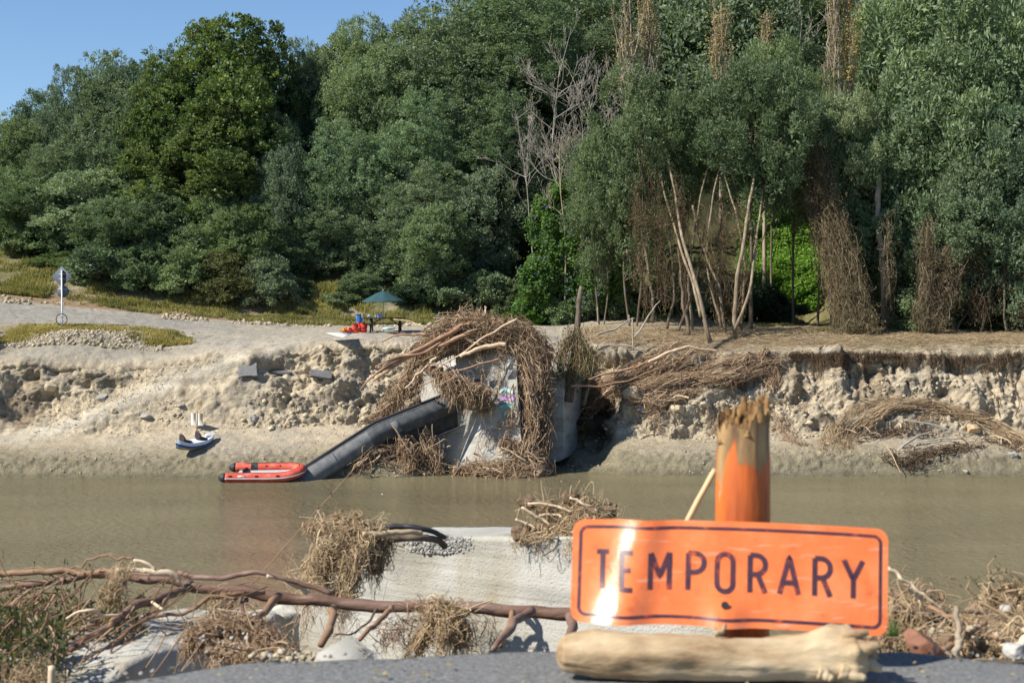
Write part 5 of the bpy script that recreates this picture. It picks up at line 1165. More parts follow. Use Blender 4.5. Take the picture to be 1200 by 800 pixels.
um = thing('patio_umbrella', 'dark teal patio umbrella standing over the picnic table', 'umbrella', (TX - .1, Yt, TZ))
zt1, zr = at(449, 340.5, Yt).z, at(449, 352.5, Yt).z; UX = at(449, 350, Yt).x
rad_ = 24.5 * SC; n8 = 8; rings = []
for k in range(13):
    f_ = k / 12; ring_ = []
    for i in range(n8 * 4):
        a_ = i / (n8 * 4) * 2 * np.pi; fr_2 = (i % 4) / 4; sag = 4 * fr_2 * (1 - fr_2)
        r_ = rad_ * f_ * (1 - .06 * sag); z = zt1 - (zt1 - zr) * (f_ ** 1.15) - .035 * sag * f_ * math.sin(f_ * 3)
        ring_.append((UX + r_ * math.cos(a_ + .2), Yt + r_ * math.sin(a_ + .2), z))
    rings.append(ring_ + ring_[:1])
rings = np.array(rings); val = rings[-1:].copy(); val[..., 2] -= .06
obj('canopy', gridmesh(np.vstack([rings, val])), M['teal'], um)
obj('pole', lathe([(.022, 0), (.022, zt1 - TZ + .02), (.0, zt1 - TZ + .05)], (UX, Yt, TZ), 8), M['lightwood'], um)
obj('finial', lathe([(0, 0), (.035, .02), (.03, .06), (0, .09)], (UX, Yt, zt1 - .01), 10), M['greyband'], um)
for i in range(8):
    a_ = i / 8 * 2 * np.pi + .2; obj('rib', pipe([(UX, Yt, zt1 - .07), (UX + rad_ * .97 * math.cos(a_), Yt + rad_ * .97 * math.sin(a_), zr - .02)], .012, sides=4, n=4), M['lightwood'], um)
tz = TZ + zt_ + .024
def item(px, w_, d_, h_, nm, label, mat, cat, yy=0, lump=0, seed=0, group='things on the picnic table'):
    x = at(px, 372, Yt).x
    if lump:
        o = obj(nm, rock((x, Yt + yy, tz + h_ * .42), (w_ / 2, d_ / 2, h_ * .5), seed, 3, lump, 2.0), M[mat])
    else: o = obj(nm, box((x, Yt + yy, tz + h_ / 2), (w_, d_, h_), None, .008), M[mat])
    return tag(o, label, cat, group)
item(425.5, .17, .18, .24, 'cardboard_box', 'small cardboard box at the left end of the picnic table', 'card', 'box')
M['plastic'] = flat('milky_plastic', (.6, .68, .75), .3); M['bluewhite'] = flat('blue_print_plastic', (.3, .42, .75), .35)
item(432.5, .34, .2, .2, 'plastic_bag', 'crumpled white plastic bag next to the cardboard box', 'plastic', 'bag', lump=.3, seed=3)
it = item(440.8, .12, .12, .17, 'food_tin', 'white and blue tin on the picnic table, left one of two', 'bluewhite', 'tin')
it = item(443.6, .12, .12, .17, 'food_tin', 'blue tin on the picnic table, right one of two', 'bluewhite', 'tin')
xb = at(446.6, 372, Yt).x
tag(obj('water_bottle', lathe([(0, 0), (.07, 0), (.075, .06), (.06, .12), (.075, .18), (.06, .24), (.028, .28), (.028, .33), (0, .335)], (xb, Yt, tz), 14), M['bluewhite'], smooth=True), 'large pale blue water bottle just left of the umbrella pole', 'bottle', 'things on the picnic table')
xb = at(451.8, 372, Yt).x
tag(obj('drink_bottle', lathe([(0, 0), (.035, 0), (.035, .17), (.014, .24), (.014, .29), (0, .29)], (xb, Yt, tz), 12), M['card'], smooth=True), 'slim brown bottle just right of the umbrella pole', 'bottle', 'things on the picnic table')
xb = at(419.5, 375, Yt).x
ub = thing('storage_bin', 'blue plastic bin standing behind the left end of the picnic table', 'bin', (xb, Yt + .9, TZ))
obj('body', box((xb, Yt + .9, TZ + .48), (.36, .4, .9), None, .03), M['blue'], ub); obj('lid', box((xb, Yt + .9, TZ + .955), (.39, .43, .05), None, .01), M['blue'], ub)
# life jackets
def jacket(px, py, label, mat, seed, s=1.0, rz_=0):
    p = at(px, py, Yt - .6); z0 = drop(p.x, p.y).z; o = thing('life_jacket', label, 'life jacket', (p.x, p.y, z0), 'heap of life jackets')
    for k, (dx, dz, w_, h_) in enumerate([(-.16, .2, .3, .42), (.16, .22, .3, .46), (0, .34, .34, .2)]):
        v, f = box((0, 0, 0), (w_ * s, .16 * s, h_ * s), None, .06); v = v @ np.array(Matrix.Rotation(rz_ + .3 * k - .3, 3, 'Y')).T
        obj('foam_panel' if k < 2 else 'collar', (v + [p.x + dx * s, p.y + .06 * k, z0 + dz * s], f), M[mat], o)
    obj('strap', box((p.x, p.y - .1 * s, z0 + .2 * s), (.5 * s, .02, .05 * s)), M['black'], o)
jacket(422, 388, 'tall red life jacket leaning on the left end of the picnic table', 'redcloth', 1, 1.25, .1)
jacket(415, 388, 'red life jacket in the middle of the heap', 'redcloth', 2, .85, -.5)
jacket(409.5, 388.5, 'low red life jacket overlapping the orange one', 'redcloth', 4, .6, 1.2)
jacket(404.5, 388, 'orange life jacket at the left end of the heap', 'orangecloth', 3, .75, 1.0)
# pale sheet lying on the road edge
p1_, p2_, p3_ = onz(381, 389.6, drop(at(381, 390, 77).x, 77).z + .18), onz(414, 389.4, drop(at(414, 390, 77).x, 77).z + .18), onz(402, 396, 6.95)
a0 = np.array([at(383, 390, 76.8), at(413, 389.5, 76.8), at(402, 395.5, 75.6), at(392, 392, 76)]); 
V_ = np.array([at(382, 389.8, 77), at(414, 389.3, 77), at(402, 395.2, 75.4)], float)
for k in range(3): V_[k, 2] = max(V_[k, 2], drop(V_[k, 0], V_[k, 1]).z + .06)
vv, ff = prism(V_, (0, 0, -.03)); 
tag(obj('fallen_board', (vv, ff), M['white']), 'white triangular board lying on the road edge in front of the life jackets', 'board')
# stick beside table, small blue-white stool
tag(obj('long_stick', pipe([at(462, 374, 79.2), at(480, 377, 79), at(502, 384.5, 78.6)], .035, .02, 6, 16, .05, 3), M['log_pale'], smooth=True), 'long pale stick lying from the picnic table towards the root pile', 'stick')
tag(obj('folded_tarp', rock(np.array(at(455, 384.5, 79)), (.42, .2, .12), 5, 3, .5, 2.5), flat('pale_blue_tarp', (.35, .5, .5), .7)), 'crumpled pale blue tarp under the front bench of the picnic table', 'tarp')
tag(obj('thin_post', pipe([at(510, 384, 80), at(515, 365, 80)], .035, .03, 6, 4), flat('blue_grey_post', (.12, .17, .2), .6)), 'short leaning blue-grey post between the picnic table and the root pile', 'post')

# ---- white notice board on a stake
p = hit(231, 505); Yb = p.y
nb_ = thing('notice_board', 'white board in two panels on a wooden stake above the kayak', 'board', tuple(p))
for sx in (-1, 1): obj('panel', box((p.x + sx * .185, Yb - sx * .11, p.z + (505 - 491) * Yb / FPX), (.40, .012, .64), Matrix.Rotation(R(-30), 3, 'Z'), .004), M['white'], nb_)
obj('stake', box((p.x - .01, Yb - .03, p.z + .42), (.075, .045, 1.05)), M['lightwood'], nb_)

# ---- kayak
p = hit(228, 527); kyw = R(52)
KL, KW, KH = 2.35, .74, .42
kk_ = thing('kayak', 'blue and white two-seat kayak pulled up on the mud beach', 'kayak', tuple(p))
def kframe(v):
    v = np.asarray(v, float); Rm = Matrix.Rotation(kyw, 3, 'Z') @ Matrix.Rotation(R(-4), 3, 'Y') @ Matrix.Rotation(R(8), 3, 'X'); return v @ np.array(Rm).T + np.array(p) + [0, 0, .05]
u = np.linspace(-1, 1, 40); 
def hull(z0f, z1f, inset=0, nphi=10, scale=1.0):
    rws = []
    for uu in u:
        wd_ = KW / 2 * (1 - abs(uu) ** 2.6) ** .6 * scale + .012; rise = .22 * abs(uu) ** 2.5
        r_ = []
        for k in range(nphi + 1):
            t = k / nphi; z = z0f + (z1f - z0f) * t; 
            prof = (min(1, (z / KH) * 2.2 + .02)) ** .5 if z < KH * .45 else 1 + .03 * math.sin(z * 9)
            r_.append((uu * KL / 2, wd_ * prof, z + rise))
        rws.append(r_)
    Rr_ = np.array(rws); Ll = Rr_.copy(); Ll[..., 1] *= -1; return Rr_, Ll
for nm, z0f, z1f, mt in (('hull_bottom', 0, .15, 'kgrey'), ('hull_side', .15, .27, 'kblue'), ('gunwale', .27, KH, 'kwhite')):
    Rr_, Ll = hull(z0f, z1f); parts = [gridmesh(Rr_), gridmesh(Ll)]
    if z0f == 0: parts.append(gridmesh(np.stack([Rr_[:, 0], Ll[:, 0]], 1)))
    if nm == 'gunwale':
        parts.append(gridmesh(np.stack([Rr_[:, -1], Ll[:, -1]], 1) - np.array([0, 0, .0])))
    v, f = join(*parts); obj(nm, (kframe(v), f), M[mt], kk_, smooth=True)
for x_ in (-.55, .45):
    v, f = rock((x_ - .25, 0, KH + .22), (.09, .26, .3), 3, 3, .1, 1, Matrix.Rotation(R(-15), 3, 'Y')); v2, f2 = rock((x_ + .03, 0, KH + .06), (.28, .26, .08), 4, 3, .1, 1, Matrix.Identity(3))
    s_ = obj('seat', (kframe(v2), f2), M['black'], kk_, smooth=True); b_s = obj('backrest', (kframe(v), f), flat('brown_seat', (.06, .045, .045), .8), s_, smooth=True)
v, f = rock((1.0, 0, KH + .17), (.35, .2, .07), 6, 3, .1, 1, Matrix.Identity(3)); obj('bow_hatch', (kframe(v), f), M['kwhite'], kk_, smooth=True)

# ---- inflatable raft
Yr = 68.5; xl, xr = at(256, 556, Yr).x, at(356, 556, Yr).x; Lr = xr - xl; zc = .2
rf = thing('inflatable_boat', 'faded red inflatable boat with black stern cones moored by the girder', 'inflatable boat', ((xl + xr) / 2, Yr + .7, 0))
rt_, wr = .235, 1.35
arc = [(xl + .35, 0), (xl + 1.5, 0), (xr - 1.25, 0), (xr - .62, .14), (xr - .27, wr * .35), (xr - .25, wr * .5), (xr - .27, wr * .65), (xr - .62, wr - .14), (xr - 1.25, wr), (xl + 1.6, wr), (xl + .6, wr)]
def rz(x, y): return zc + .34 * (y / wr) + .16 * max(0, (x - (xr - 1.8)) / 1.8) ** 2
pts = np.array([(x, Yr + y, rz(x, y)) for x, y in arc]); path = resample(pts, 90)
v, f = tubes(path[None], np.full((1, 90), rt_), 18, True); obj('main_tube', (v, f), M['red'], rf, smooth=True)
for e, dx in ((path[0], -1), (path[-1], -1)):
    cn = [e, e + [-.12, 0, 0], e + [-.26, 0, .0], e + [-.36, 0, .0]]; v, f = tubes(np.array(cn)[None], np.array([[rt_ + .003, rt_ * .97, rt_ * .72, .06]]), 18, True); obj('stern_cone', (v, f), M['black'], rf, smooth=True)
off = path.copy(); T_ = np.gradient(path, axis=0); T_ /= np.linalg.norm(T_, axis=1)[:, None]; out_ = np.cross(T_, [0, 0, 1.0])
rub = path + out_ * (rt_ + .008) + [0, 0, -.02]
v, f = tubes(rub[None], np.full((1, 90), .032), 6, True); obj('rubbing_strake', (v, f), M['greyband'], rf, smooth=True)
top_ = path - out_ * .07 + [0, 0, rt_ * .965]; v, f = tubes(top_[6:-6][None], np.full((1, 78), .022), 5, True); obj('top_seam', (v, f), M['black'], rf)
inn = path[3:-3]; fl_ = []
for i in range(40):
    a_, b_ = inn[i], inn[-1 - i]; fl_.append([a_ + [0, .1, -.08], b_ + [0, -.1, -.08]])
obj('floor', gridmesh(np.array(fl_)), M['greyband'], rf)
p0_, p1_ = path[8], path[-9]; obj('transom', box(((p0_ + p1_) / 2) + [0, 0, .02], (.06, wr - .3, .38)), M['black'], rf)
for fx in (.09, .47, .76):
    i = int(fx * 40); e = path[i]; obj('grab_pad', box(e + [0, -rt_ * .93, .1], (.17, .05, .07), None, .015), M['black'], rf)
for fx in (.25, .45, .65):
    e = path[-1 - int(fx * 40)]; obj('grab_pad', box(e + [0, -rt_ * .93, .1], (.09, .05, .06), None, .015), M['black'], rf)
e = path[6]; obj('name_plate', box(e + [.3, -rt_ * .96, .095], (.36, .03, .09), Matrix.Rotation(R(20), 3, 'X')), M['white'], rf)
e = path[-12]; v, f = tubes(path[-14:-9][None], np.full((1, 5), rt_ + .006), 18); obj('reinforcing_band', (v, f), M['black'], rf, smooth=True)

# ---- broken stump with leaves
st = thing('broken_stump', 'leaning broken trunk with withered leaves at the edge of the dark gap', 'stump', tuple(at(672, 440, 75)))
obj('trunk', pipe([at(666, 470, 74.6), at(672, 420, 75), at(677, 375, 75.4), at(681, 335, 76)], .27, .10, 10, 30, .1, 4, lump=.3), M['bark'], st, smooth=True)
obj('side_trunk', pipe([at(684, 475, 74.4), at(690, 448, 74.6), at(684, 430, 74.8)], .1, .08, 8, 12, .05, 5, lump=.2), M['bark'], st, smooth=True)
rg = np.random.RandomState(2); n = 2600; gl = [[at(672, 385, 74.8), at(658, 420, 74.4), at(656, 445, 74.2)], [at(678, 380, 74.8), at(680, 420, 74.4), at(674, 450, 74.2)], [at(676, 395, 74.6), at(694, 420, 74.4), at(690, 440, 74.3)]]
Pv = guide_strands(gl, 260, 9, (.35, .25, .25), .12, 3, .3, .7, .3); obj('hanging_vines', strand_mesh(Pv, .011, 3), M['root'], st)
q = Pv[rg.randint(0, 260, n), rg.randint(0, 9, n)] + rg.normal(size=(n, 3)) * .1; D = rg.normal(size=(n, 3)) * .4 + [0, 0, -1]; D /= np.linalg.norm(D, axis=1)[:, None]; W = np.cross(D, rg.normal(size=(n, 3))); W /= np.linalg.norm(W, axis=1)[:, None]
obj('foliage', leaf_quads(q, D, W, np.full(n, .2), np.full(n, .05)), M['leaf_dry'], st)
for i, (a, b_, lb_) in enumerate([((701, 378, 78), (700, 360, 78), 'thin upright stick on the terrace right of the broken stump'), ((738, 378, 78.5), (737, 369, 78.5), 'short broken stake left of the vine-choked trunks'), ((742, 410, 76.5), (741, 372, 77), 'slim pale pole rising from the cliff edge')]):
    tag(obj('stake', pipe([at(*a), at(*b_)], .05, .04, 6, 6), M['pale_bark']), lb_, 'stake')
for i, (pts, r_, lb_) in enumerate([([(700, 410, 76), (730, 404, 76.3), (758, 412, 76)], .06, 'thin fallen branch crossing the bank behind the broken stump'), ([(742, 398, 77.3), (760, 372, 78), (774, 352, 79)], .06, 'leaning dead branch propped against the vine-choked trunks'), ([(700, 392, 77), (722, 384, 77.5), (745, 372, 78)], .07, 'grey fallen branch on the terrace right of the broken stump'), ([(1060, 492, 73.3), (1100, 500, 73), (1150, 512, 72.6)], .05, 'bare pole half buried in the straw-coloured mat')]):
    tag(obj('fallen_branch', pipe([at(*q) for q in pts], r_, r_ * .5, 6, 20, .1, i), M['grey_dead'], smooth=True), lb_, 'branch')
# ================================================================ NEAR SIDE
def nat(px, py, Y): return np.array(at(px, py, Y))
# ---- orange sign plate
M['sign_orange'] = nmat('orange_sheeting', [(.74, .16, .035), (.82, .2, .05), (.86, .26, .09)], 7, .28, .12, bscale=45, spec=.6, dist=.008, coat=.9)
M['sign_black'] = nmat('worn_black_print', [(.045, .02, .035), (.06, .03, .045), (.09, .035, .045), (.5, .09, .03)], 22, .4, 0, spec=.5, detail=8)
M['sign_rim'] = flat('worn_sign_edge', (.7, .28, .16), .5)
c00, c10, c11, c01 = nat(668, 728, 4.13), nat(1040, 746, 4.13), nat(1041, 620, 4.27), nat(672, 608, 4.27)
SW = np.linalg.norm(c10 - c00); SH = np.linalg.norm(c01 - c00)
def S(u, v, off=0.0):
    u = np.asarray(u, float); v = np.asarray(v, float)
    def f(u, v):
        p = (c00 * (1 - u)[..., None] + c10 * u[..., None]) * (1 - v)[..., None] + (c01 * (1 - u)[..., None] + c11 * u[..., None]) * v[..., None]
        b = 4 * u * (1 - u); p = p + np.stack([0 * u, -.02 * b, .012 * b], -1)
        ur = .155 + .075 * v
        e = (u - ur) / (.076 - .016 * v); p[..., 1] += -.042 * np.exp(-e ** 2) * (.9 - .35 * v + .1 * np.sin(v * 9))
        e2 = ((u - .485) / .06) ** 2 + ((v - .02) / .27) ** 2; p[..., 1] += -.030 * np.exp(-e2)
        e3 = ((u - .43) / .05) ** 2; p[..., 1] += -.003 * np.exp(-e3)
        return p
    p = f(u, v); d = 1e-3
    n = np.cross(f(u + d, v) - p, f(u, v + d) - p); n /= np.linalg.norm(n, axis=-1, keepdims=True)
    return p + n * off
def rrect(cx0, cy0, cx1, cy1, r, n=10):
    P_ = []
    for (x, y, a0) in ((cx1 - r, cy1 - r, 0), (cx0 + r, cy1 - r, 90), (cx0 + r, cy0 + r, 180), (cx1 - r, cy0 + r, 270)):
        for k in range(n + 1):
            a = R(a0 + 90 * k / n); P_.append((x + r * math.cos(a), y + r * math.sin(a)))
    return np.array(P_)
sg = thing('temporary_sign', 'orange sign plate reading TEMPORARY propped behind the driftwood log', 'sign', tuple((c00 + c10) / 2))
# plate as a grid clipped to the rounded outline: columns with shortened ends at the corners
nu, nvv = 150, 56; us = np.linspace(0, 1, nu); rc = .036
def vlim(u):
    x = np.minimum(u, 1 - u) * SW; r = rc; return np.where(x < r, (r - np.sqrt(np.maximum(r * r - (r - x) ** 2, 0))) / SH, 0)
us = np.r_[np.linspace(0, rc / SW, 9, endpoint=False), np.linspace(rc / SW, 1 - rc / SW, nu), np.linspace(1 - rc / SW, 1, 10)[1:]]
lim = vlim(us); vv_ = np.linspace(0, 1, nvv); UU = np.repeat(us[:, None], nvv, 1); VV = lim[:, None] + (1 - 2 * lim[:, None]) * vv_[None]
front = S(UU, VV, .0008); back = S(UU, VV, -.0012)
v1, f1 = gridmesh(front); v2, f2 = gridmesh(back[::-1])
ringi = [(i, 0) for i in range(len(us))] + [(len(us) - 1, j) for j in range(nvv)] + [(i, nvv - 1) for i in range(len(us) - 1, -1, -1)] + [(0, j) for j in range(nvv - 1, -1, -1)]
rim_ = np.array([[front[i, j], back[i, j]] for i, j in ringi])
_m = M['sign_orange']; _n = _m.node_tree; _b = _n.nodes['Principled BSDF']; _l = _b.inputs['Base Color'].links[0].from_socket
_t = _n.nodes.new('ShaderNodeTexCoord'); _mp = _n.nodes.new('ShaderNodeMapping'); _mp.inputs['Rotation'].default_value = (0, .5, 0); _mp.inputs['Scale'].default_value = (5, 5, 40); _n.links.new(_t.outputs['Object'], _mp.inputs[0])
_x = _n.nodes.new('ShaderNodeTexNoise'); _x.inputs['Scale'].default_value = 1.6; _x.inputs['Detail'].default_value = 9; _n.links.new(_mp.outputs[0], _x.inputs[0]); _r = ramp(_n, [(.6, (0, 0, 0)), (.72, (.55, .55, .55))]); _n.links.new(_x.outputs[0], _r.inputs[0])
_m1 = _n.nodes.new('ShaderNodeMix'); _m1.data_type = 'RGBA'; _n.links.new(_r.outputs[0], _m1.inputs[0]); _n.links.new(_l, _m1.inputs[6]); _m1.inputs[7].default_value = (.8, .45, .3, 1)
_y = _n.nodes.new('ShaderNodeTexNoise'); _y.inputs['Scale'].default_value = 14; _y.inputs['Detail'].default_value = 10; _y.inputs['Roughness'].default_value = .75; _n.links.new(_t.outputs['Object'], _y.inputs[0]); _r2 = ramp(_n, [(.28, (.62, .5, .42)), (.42, (1, 1, 1))]); _n.links.new(_y.outputs[0], _r2.inputs[0])
_m2 = _n.nodes.new('ShaderNodeMix'); _m2.data_type = 'RGBA'; _m2.blend_type = 'MULTIPLY'; _m2.inputs[0].default_value = 1; _n.links.new(_m1.outputs[2], _m2.inputs[6]); _n.links.new(_r2.outputs[0], _m2.inputs[7]); _n.links.new(_m2.outputs[2], _b.inputs['Base Color'])
obj('plate', (v1, [f1[0][:, ::-1]]), M['sign_orange'], sg, smooth=True)
obj('plate_back', join((v2, [f2[0][:, ::-1]]), gridmesh(rim_)), M['sign_rim'], sg)
def ribbon(pts, w_, off, closed=False, m_=None):
    p = np.array(pts, float)
    if closed: p = np.vstack([p, p[:1]])
    q = [p[0]]
    for a, b in zip(p[:-1], p[1:]):
        L_ = np.linalg.norm(b - a); k = max(1, int(L_ / .006))
        for i in range(1, k + 1): q.append(a + (b - a) * i / k)
    q = np.array(q)
    t = np.gradient(q, axis=0)
    if closed: t[0] = t[-1] = q[1] - q[-2]
    t /= np.linalg.norm(t, axis=1)[:, None] + 1e-12; nrm = np.stack([-t[:, 1], t[:, 0]], 1)
    A = q + nrm * w_ / 2; B = q - nrm * w_ / 2
    return gridmesh(np.stack([S(A[:, 0] / SW, A[:, 1] / SH, off), S(B[:, 0] / SW, B[:, 1] / SH, off)], 1))
ins = .0235
obj('border_line', ribbon(rrect(ins, ins, SW - ins, SH - ins, .022), .0095, .0018, True), M['sign_black'], sg)
def arc(cx, cy, rx, ry, a0, a1, n=14): return [(cx + rx * math.cos(R(a0 + (a1 - a0) * k / n)), cy + ry * math.sin(R(a0 + (a1 - a0) * k / n))) for k in range(n + 1)]
def glyph(ch, w):   # unit height strokes
    r = .26
    bowl = lambda: [(0, 1)] + [(w - r, 1)] + arc(w - r, .74, r, .26, 90, -90)[1:] + [(0, .48)]
    return {'T': [[(0, 1), (w, 1)], [(w / 2, 1), (w / 2, 0)]],
            'E': [[(w, 1), (0, 1), (0, 0), (w, 0)], [(0, .52), (w * .8, .52)]],
            'M': [[(0, 0), (0, 1)], [(0, 1), (w / 2, .35), (w, 1)], [(w, 1), (w, 0)]],
            'P': [[(0, 0), (0, 1)], bowl()],
            'O': [arc(w / 2, 1 - w / 2, w / 2, w / 2, 0, 180) + arc(w / 2, w / 2, w / 2, w / 2, 180, 360) + [(w, 1 - w / 2)]],
            'R': [[(0, 0), (0, 1)], bowl(), [(w * .5, .48), (w, 0)]],
            'A': [[(0, 0), (w / 2, 1), (w, 0)], [(w * .17, .3), (w * .83, .3)]],
            'Y': [[(0, 1), (w / 2, .48), (w, 1)], [(w / 2, .5), (w / 2, 0)]]}[ch]
LH = .40 * SH; sw_ = .0152
for i, (ch, z0, z1) in enumerate([('T', 123, 170), ('E', 190, 232), ('M', 266, 332), ('P', 369, 425), ('O', 446, 503), ('R', 535, 590), ('A', 615, 680), ('R', 710, 766), ('Y', 789, 855)]):
    x0, x1 = (z0 - 64) / 854 * SW + sw_ / 2, (z1 - 64) / 854 * SW - sw_ / 2; y0 = .305 * SH + sw_ / 2; h = LH - sw_
    parts = [ribbon([(x0 + a * h, y0 + b * h) for a, b in s_], sw_, .0018 + .0003 * k) for k, s_ in enumerate(glyph(ch, (x1 - x0) / h))]
    obj('letter', join(*parts), M['sign_black'], sg)
hp = S(np.array([.479]), np.array([.2]), .008)[0]
v, f = lathe([(0, 0), (.0115, 0)], (0, 0, 0), 16); v = v @ np.array(Matrix.Rotation(R(90 - 14), 3, 'X')).T + hp; obj('bolt_hole', (v, f), M['black'], sg)

# ---- orange post
PXc = nat(870.5, 560, 4.375); pr_ = .083; ztip = nat(0, 482, 4.30)[2]
po = thing('broken_post', 'snapped round timber post with orange paint and splintered top behind the sign', 'post', (PXc[0], 4.375, ROADZ))
nth, nh = 72, 70; th = np.linspace(0, 2 * np.pi, nth + 1)[:-1]
jag = .022 * np.cos(th - .4) + .05 * fbm(np.c_[np.cos(th) * 2.2, np.sin(th) * 2.2, th * 0], 4, 3) + .025 * fbm(np.c_[np.cos(th) * 9, np.sin(th) * 9, th * 0], 2, 5) - .035 * np.exp(-((th - 4.75) / .25) ** 2)
zt_p = ztip - .012 + jag; hh_ = np.linspace(0, 1, nh)
ZZ = ROADZ - .25 + (zt_p[None] - ROADZ + .25) * hh_[:, None]; rr0 = pr_ * (1 + .012 * fbm(np.c_[np.tile(np.cos(th) * 4, nh), np.tile(np.sin(th) * 4, nh), ZZ.ravel() * 2], 3, 7).reshape(nh, nth)) * (1 - .07 * sstep(.75, 1, hh_)[:, None])
gr2 = .004 * fbm(np.c_[np.tile(th * 14, nh), ZZ.ravel() * 3, ZZ.ravel() * 0], 3, 9).reshape(nh, nth)
shell = np.stack([PXc[0] + (rr0 + gr2) * np.cos(th), 4.375 + (rr0 + gr2) * np.sin(th), ZZ], -1)
shell = np.concatenate([shell, shell[:, :1]], 1)
rim2 = []
for k in range(9):
    f_ = k / 8; rin = pr_ * (.92 - .85 * f_); z_ = zt_p * 1 - .06 * f_ ** .6 + .03 * fbm(np.c_[np.cos(th) * (6 - k * .5), np.sin(th) * (6 - k * .5), th * 0 + k * .6], 3, 8)
    q = np.stack([PXc[0] + rin * np.cos(th), 4.375 + rin * np.sin(th), z_], -1); rim2.append(np.vstack([q, q[:1]]))
m, nt_, b = new_mat('worn_orange_paint'); L = nt_.links
tc = nt_.nodes.new('ShaderNodeTexCoord'); sx_ = nt_.nodes.new('ShaderNodeSeparateXYZ'); L.new(tc.outputs['Object'], sx_.inputs[0])
n1 = nt_.nodes.new('ShaderNodeTexNoise'); n1.inputs['Scale'].default_value = 9; n1.inputs['Detail'].default_value = 8
mp = nt_.nodes.new('ShaderNodeMapping'); mp.inputs['Scale'].default_value = (2.2, 2.2, .6); L.new(tc.outputs['Object'], mp.inputs[0]); L.new(mp.outputs[0], n1.inputs[0])
ma = nt_.nodes.new('ShaderNodeMath'); ma.operation = 'MULTIPLY_ADD'; ma.inputs[1].default_value = .62; L.new(n1.outputs[0], ma.inputs[0]); L.new(sx_.outputs[2], ma.inputs[2])
zrel = ztip - ROADZ
mr = nt_.nodes.new('ShaderNodeMapRange'); mr.inputs[1].default_value = zrel + .31 - .185; mr.inputs[2].default_value = zrel + .31 - .15; L.new(ma.outputs[0], mr.inputs[0])
mx = nt_.nodes.new('ShaderNodeMix'); mx.data_type = 'RGBA'; L.new(mr.outputs[0], mx.inputs[0])
n3 = nt_.nodes.new('ShaderNodeTexNoise'); n3.inputs['Scale'].default_value = 5; n3.inputs['Detail'].default_value = 6; L.new(mp.outputs[0], n3.inputs[0])
r1 = ramp(nt_, [(.35, (.36, .075, .015)), (.6, (.68, .15, .02))]); L.new(n3.outputs[0], r1.inputs[0]); r2 = ramp(nt_, [(.35, (.1, .05, .02)), (.65, (.42, .26, .11))]); L.new(n1.outputs[0], r2.inputs[0])
L.new(r1.outputs[0], mx.inputs[6]); L.new(r2.outputs[0], mx.inputs[7]); L.new(mx.outputs[2], b.inputs['Base Color']); b.inputs['Roughness'].default_value = .55
bp = nt_.nodes.new('ShaderNodeBump'); bp.inputs['Strength'].default_value = .5; bp.inputs['Distance'].default_value = .01; L.new(n1.outputs[0], bp.inputs['Height']); L.new(bp.outputs[0], b.inputs['Normal'])
M['post'] = m
obj('shaft', gridmesh(shell), M['post'], po, smooth=True)
M['splinter'] = nmat('broken_wood', [(.07, .035, .015), (.22, .12, .045), (.42, .27, .11)], 30, .85, .7, stretch=(1, 1, .2), dist=.008)
parts = [gridmesh(np.array(rim2))]; rg = np.random.RandomState(4)
for k in range(30):
    a = rg.uniform(0, 6.28); r_ = pr_ * rg.uniform(.25, .93); i = int(a / 6.283 * nth) % nth; z = zt_p[i]
    p0_ = np.array([PXc[0] + r_ * math.cos(a), 4.375 + r_ * math.sin(a), z - .05]); p1_ = p0_ + [rg.normal() * .008, rg.normal() * .008, rg.uniform(.02, .075)]
    parts.append(pipe([p0_, (p0_ + p1_) / 2 + rg.normal(size=3) * .003, p1_], rg.uniform(.011, .026), .005, 6, 8, seed=k, lump=.8))
obj('splintered_top', join(*parts), M['splinter'], po)
tag(obj('stick', pipe([nat(838, 550, 4.5), nat(820, 582, 4.48), nat(806, 607, 4.46), nat(782, 655, 4.44), nat(765, 700, 4.42)], .0095, .010, 8, 20, .004, 2, .1), flat('peeled_stick', (.6, .45, .24), .6), smooth=True), 'thin pale peeled stick leaning against the orange post', 'stick')

# ---- driftwood log
M['drift'] = nmat('driftwood', [(.1, .05, .025), (.36, .25, .14), (.48, .37, .23), (.54, .44, .3)], 9, .75, .8, bscale=34, stretch=(.3, 1, 1), dist=.012)
la, lb_ = nat(654, 764, 4.02), nat(1012, 768, 3.99)
dl = thing('driftwood_log', 'bleached driftwood log with knobbly right end, lying on tarmac before the sign', 'log', ((la[0] + lb_[0]) / 2, 4.0, ROADZ))
nl_, ns_ = 120, 40; s = np.linspace(0, 1, nl_); ctr = la[None] * (1 - s)[:, None] + lb_[None] * s[:, None]; ctr[:, 2] = ROADZ + .062 + .007 * np.sin(s * 7); ctr[:, 1] += .012 * np.sin(s * 9 + 1)
rad_l = np.interp(s, [0, .015, .05, .12, .5, .8, .9, .96, 1], [.03, .05, .058, .066, .058, .066, .08, .088, .05]); an = np.arange(ns_ + 1) / ns_ * 2 * np.pi
nse = fbm(np.c_[np.repeat(s * 4.5, ns_ + 1), np.tile(np.cos(an) * .9, nl_), np.tile(np.sin(an) * .9, nl_)], 4, 13).reshape(nl_, ns_ + 1)
gr3 = fbm(np.c_[np.repeat(s * 3, ns_ + 1), np.tile(np.cos(an) * 4, nl_), np.tile(np.sin(an) * 4, nl_)], 3, 9).reshape(nl_, ns_ + 1)
rr3 = rad_l[:, None] * (1 + .3 * nse * (1 + 2.0 * sstep(.8, .95, s))[:, None]) + .009 * gr3
LV = np.stack([ctr[:, 0:1] + 0 * rr3, ctr[:, 1:2] + rr3 * np.cos(an), ctr[:, 2:3] + rr3 * np.sin(an)], -1); LV[..., 2] = np.maximum(LV[..., 2], ROADZ + .002)
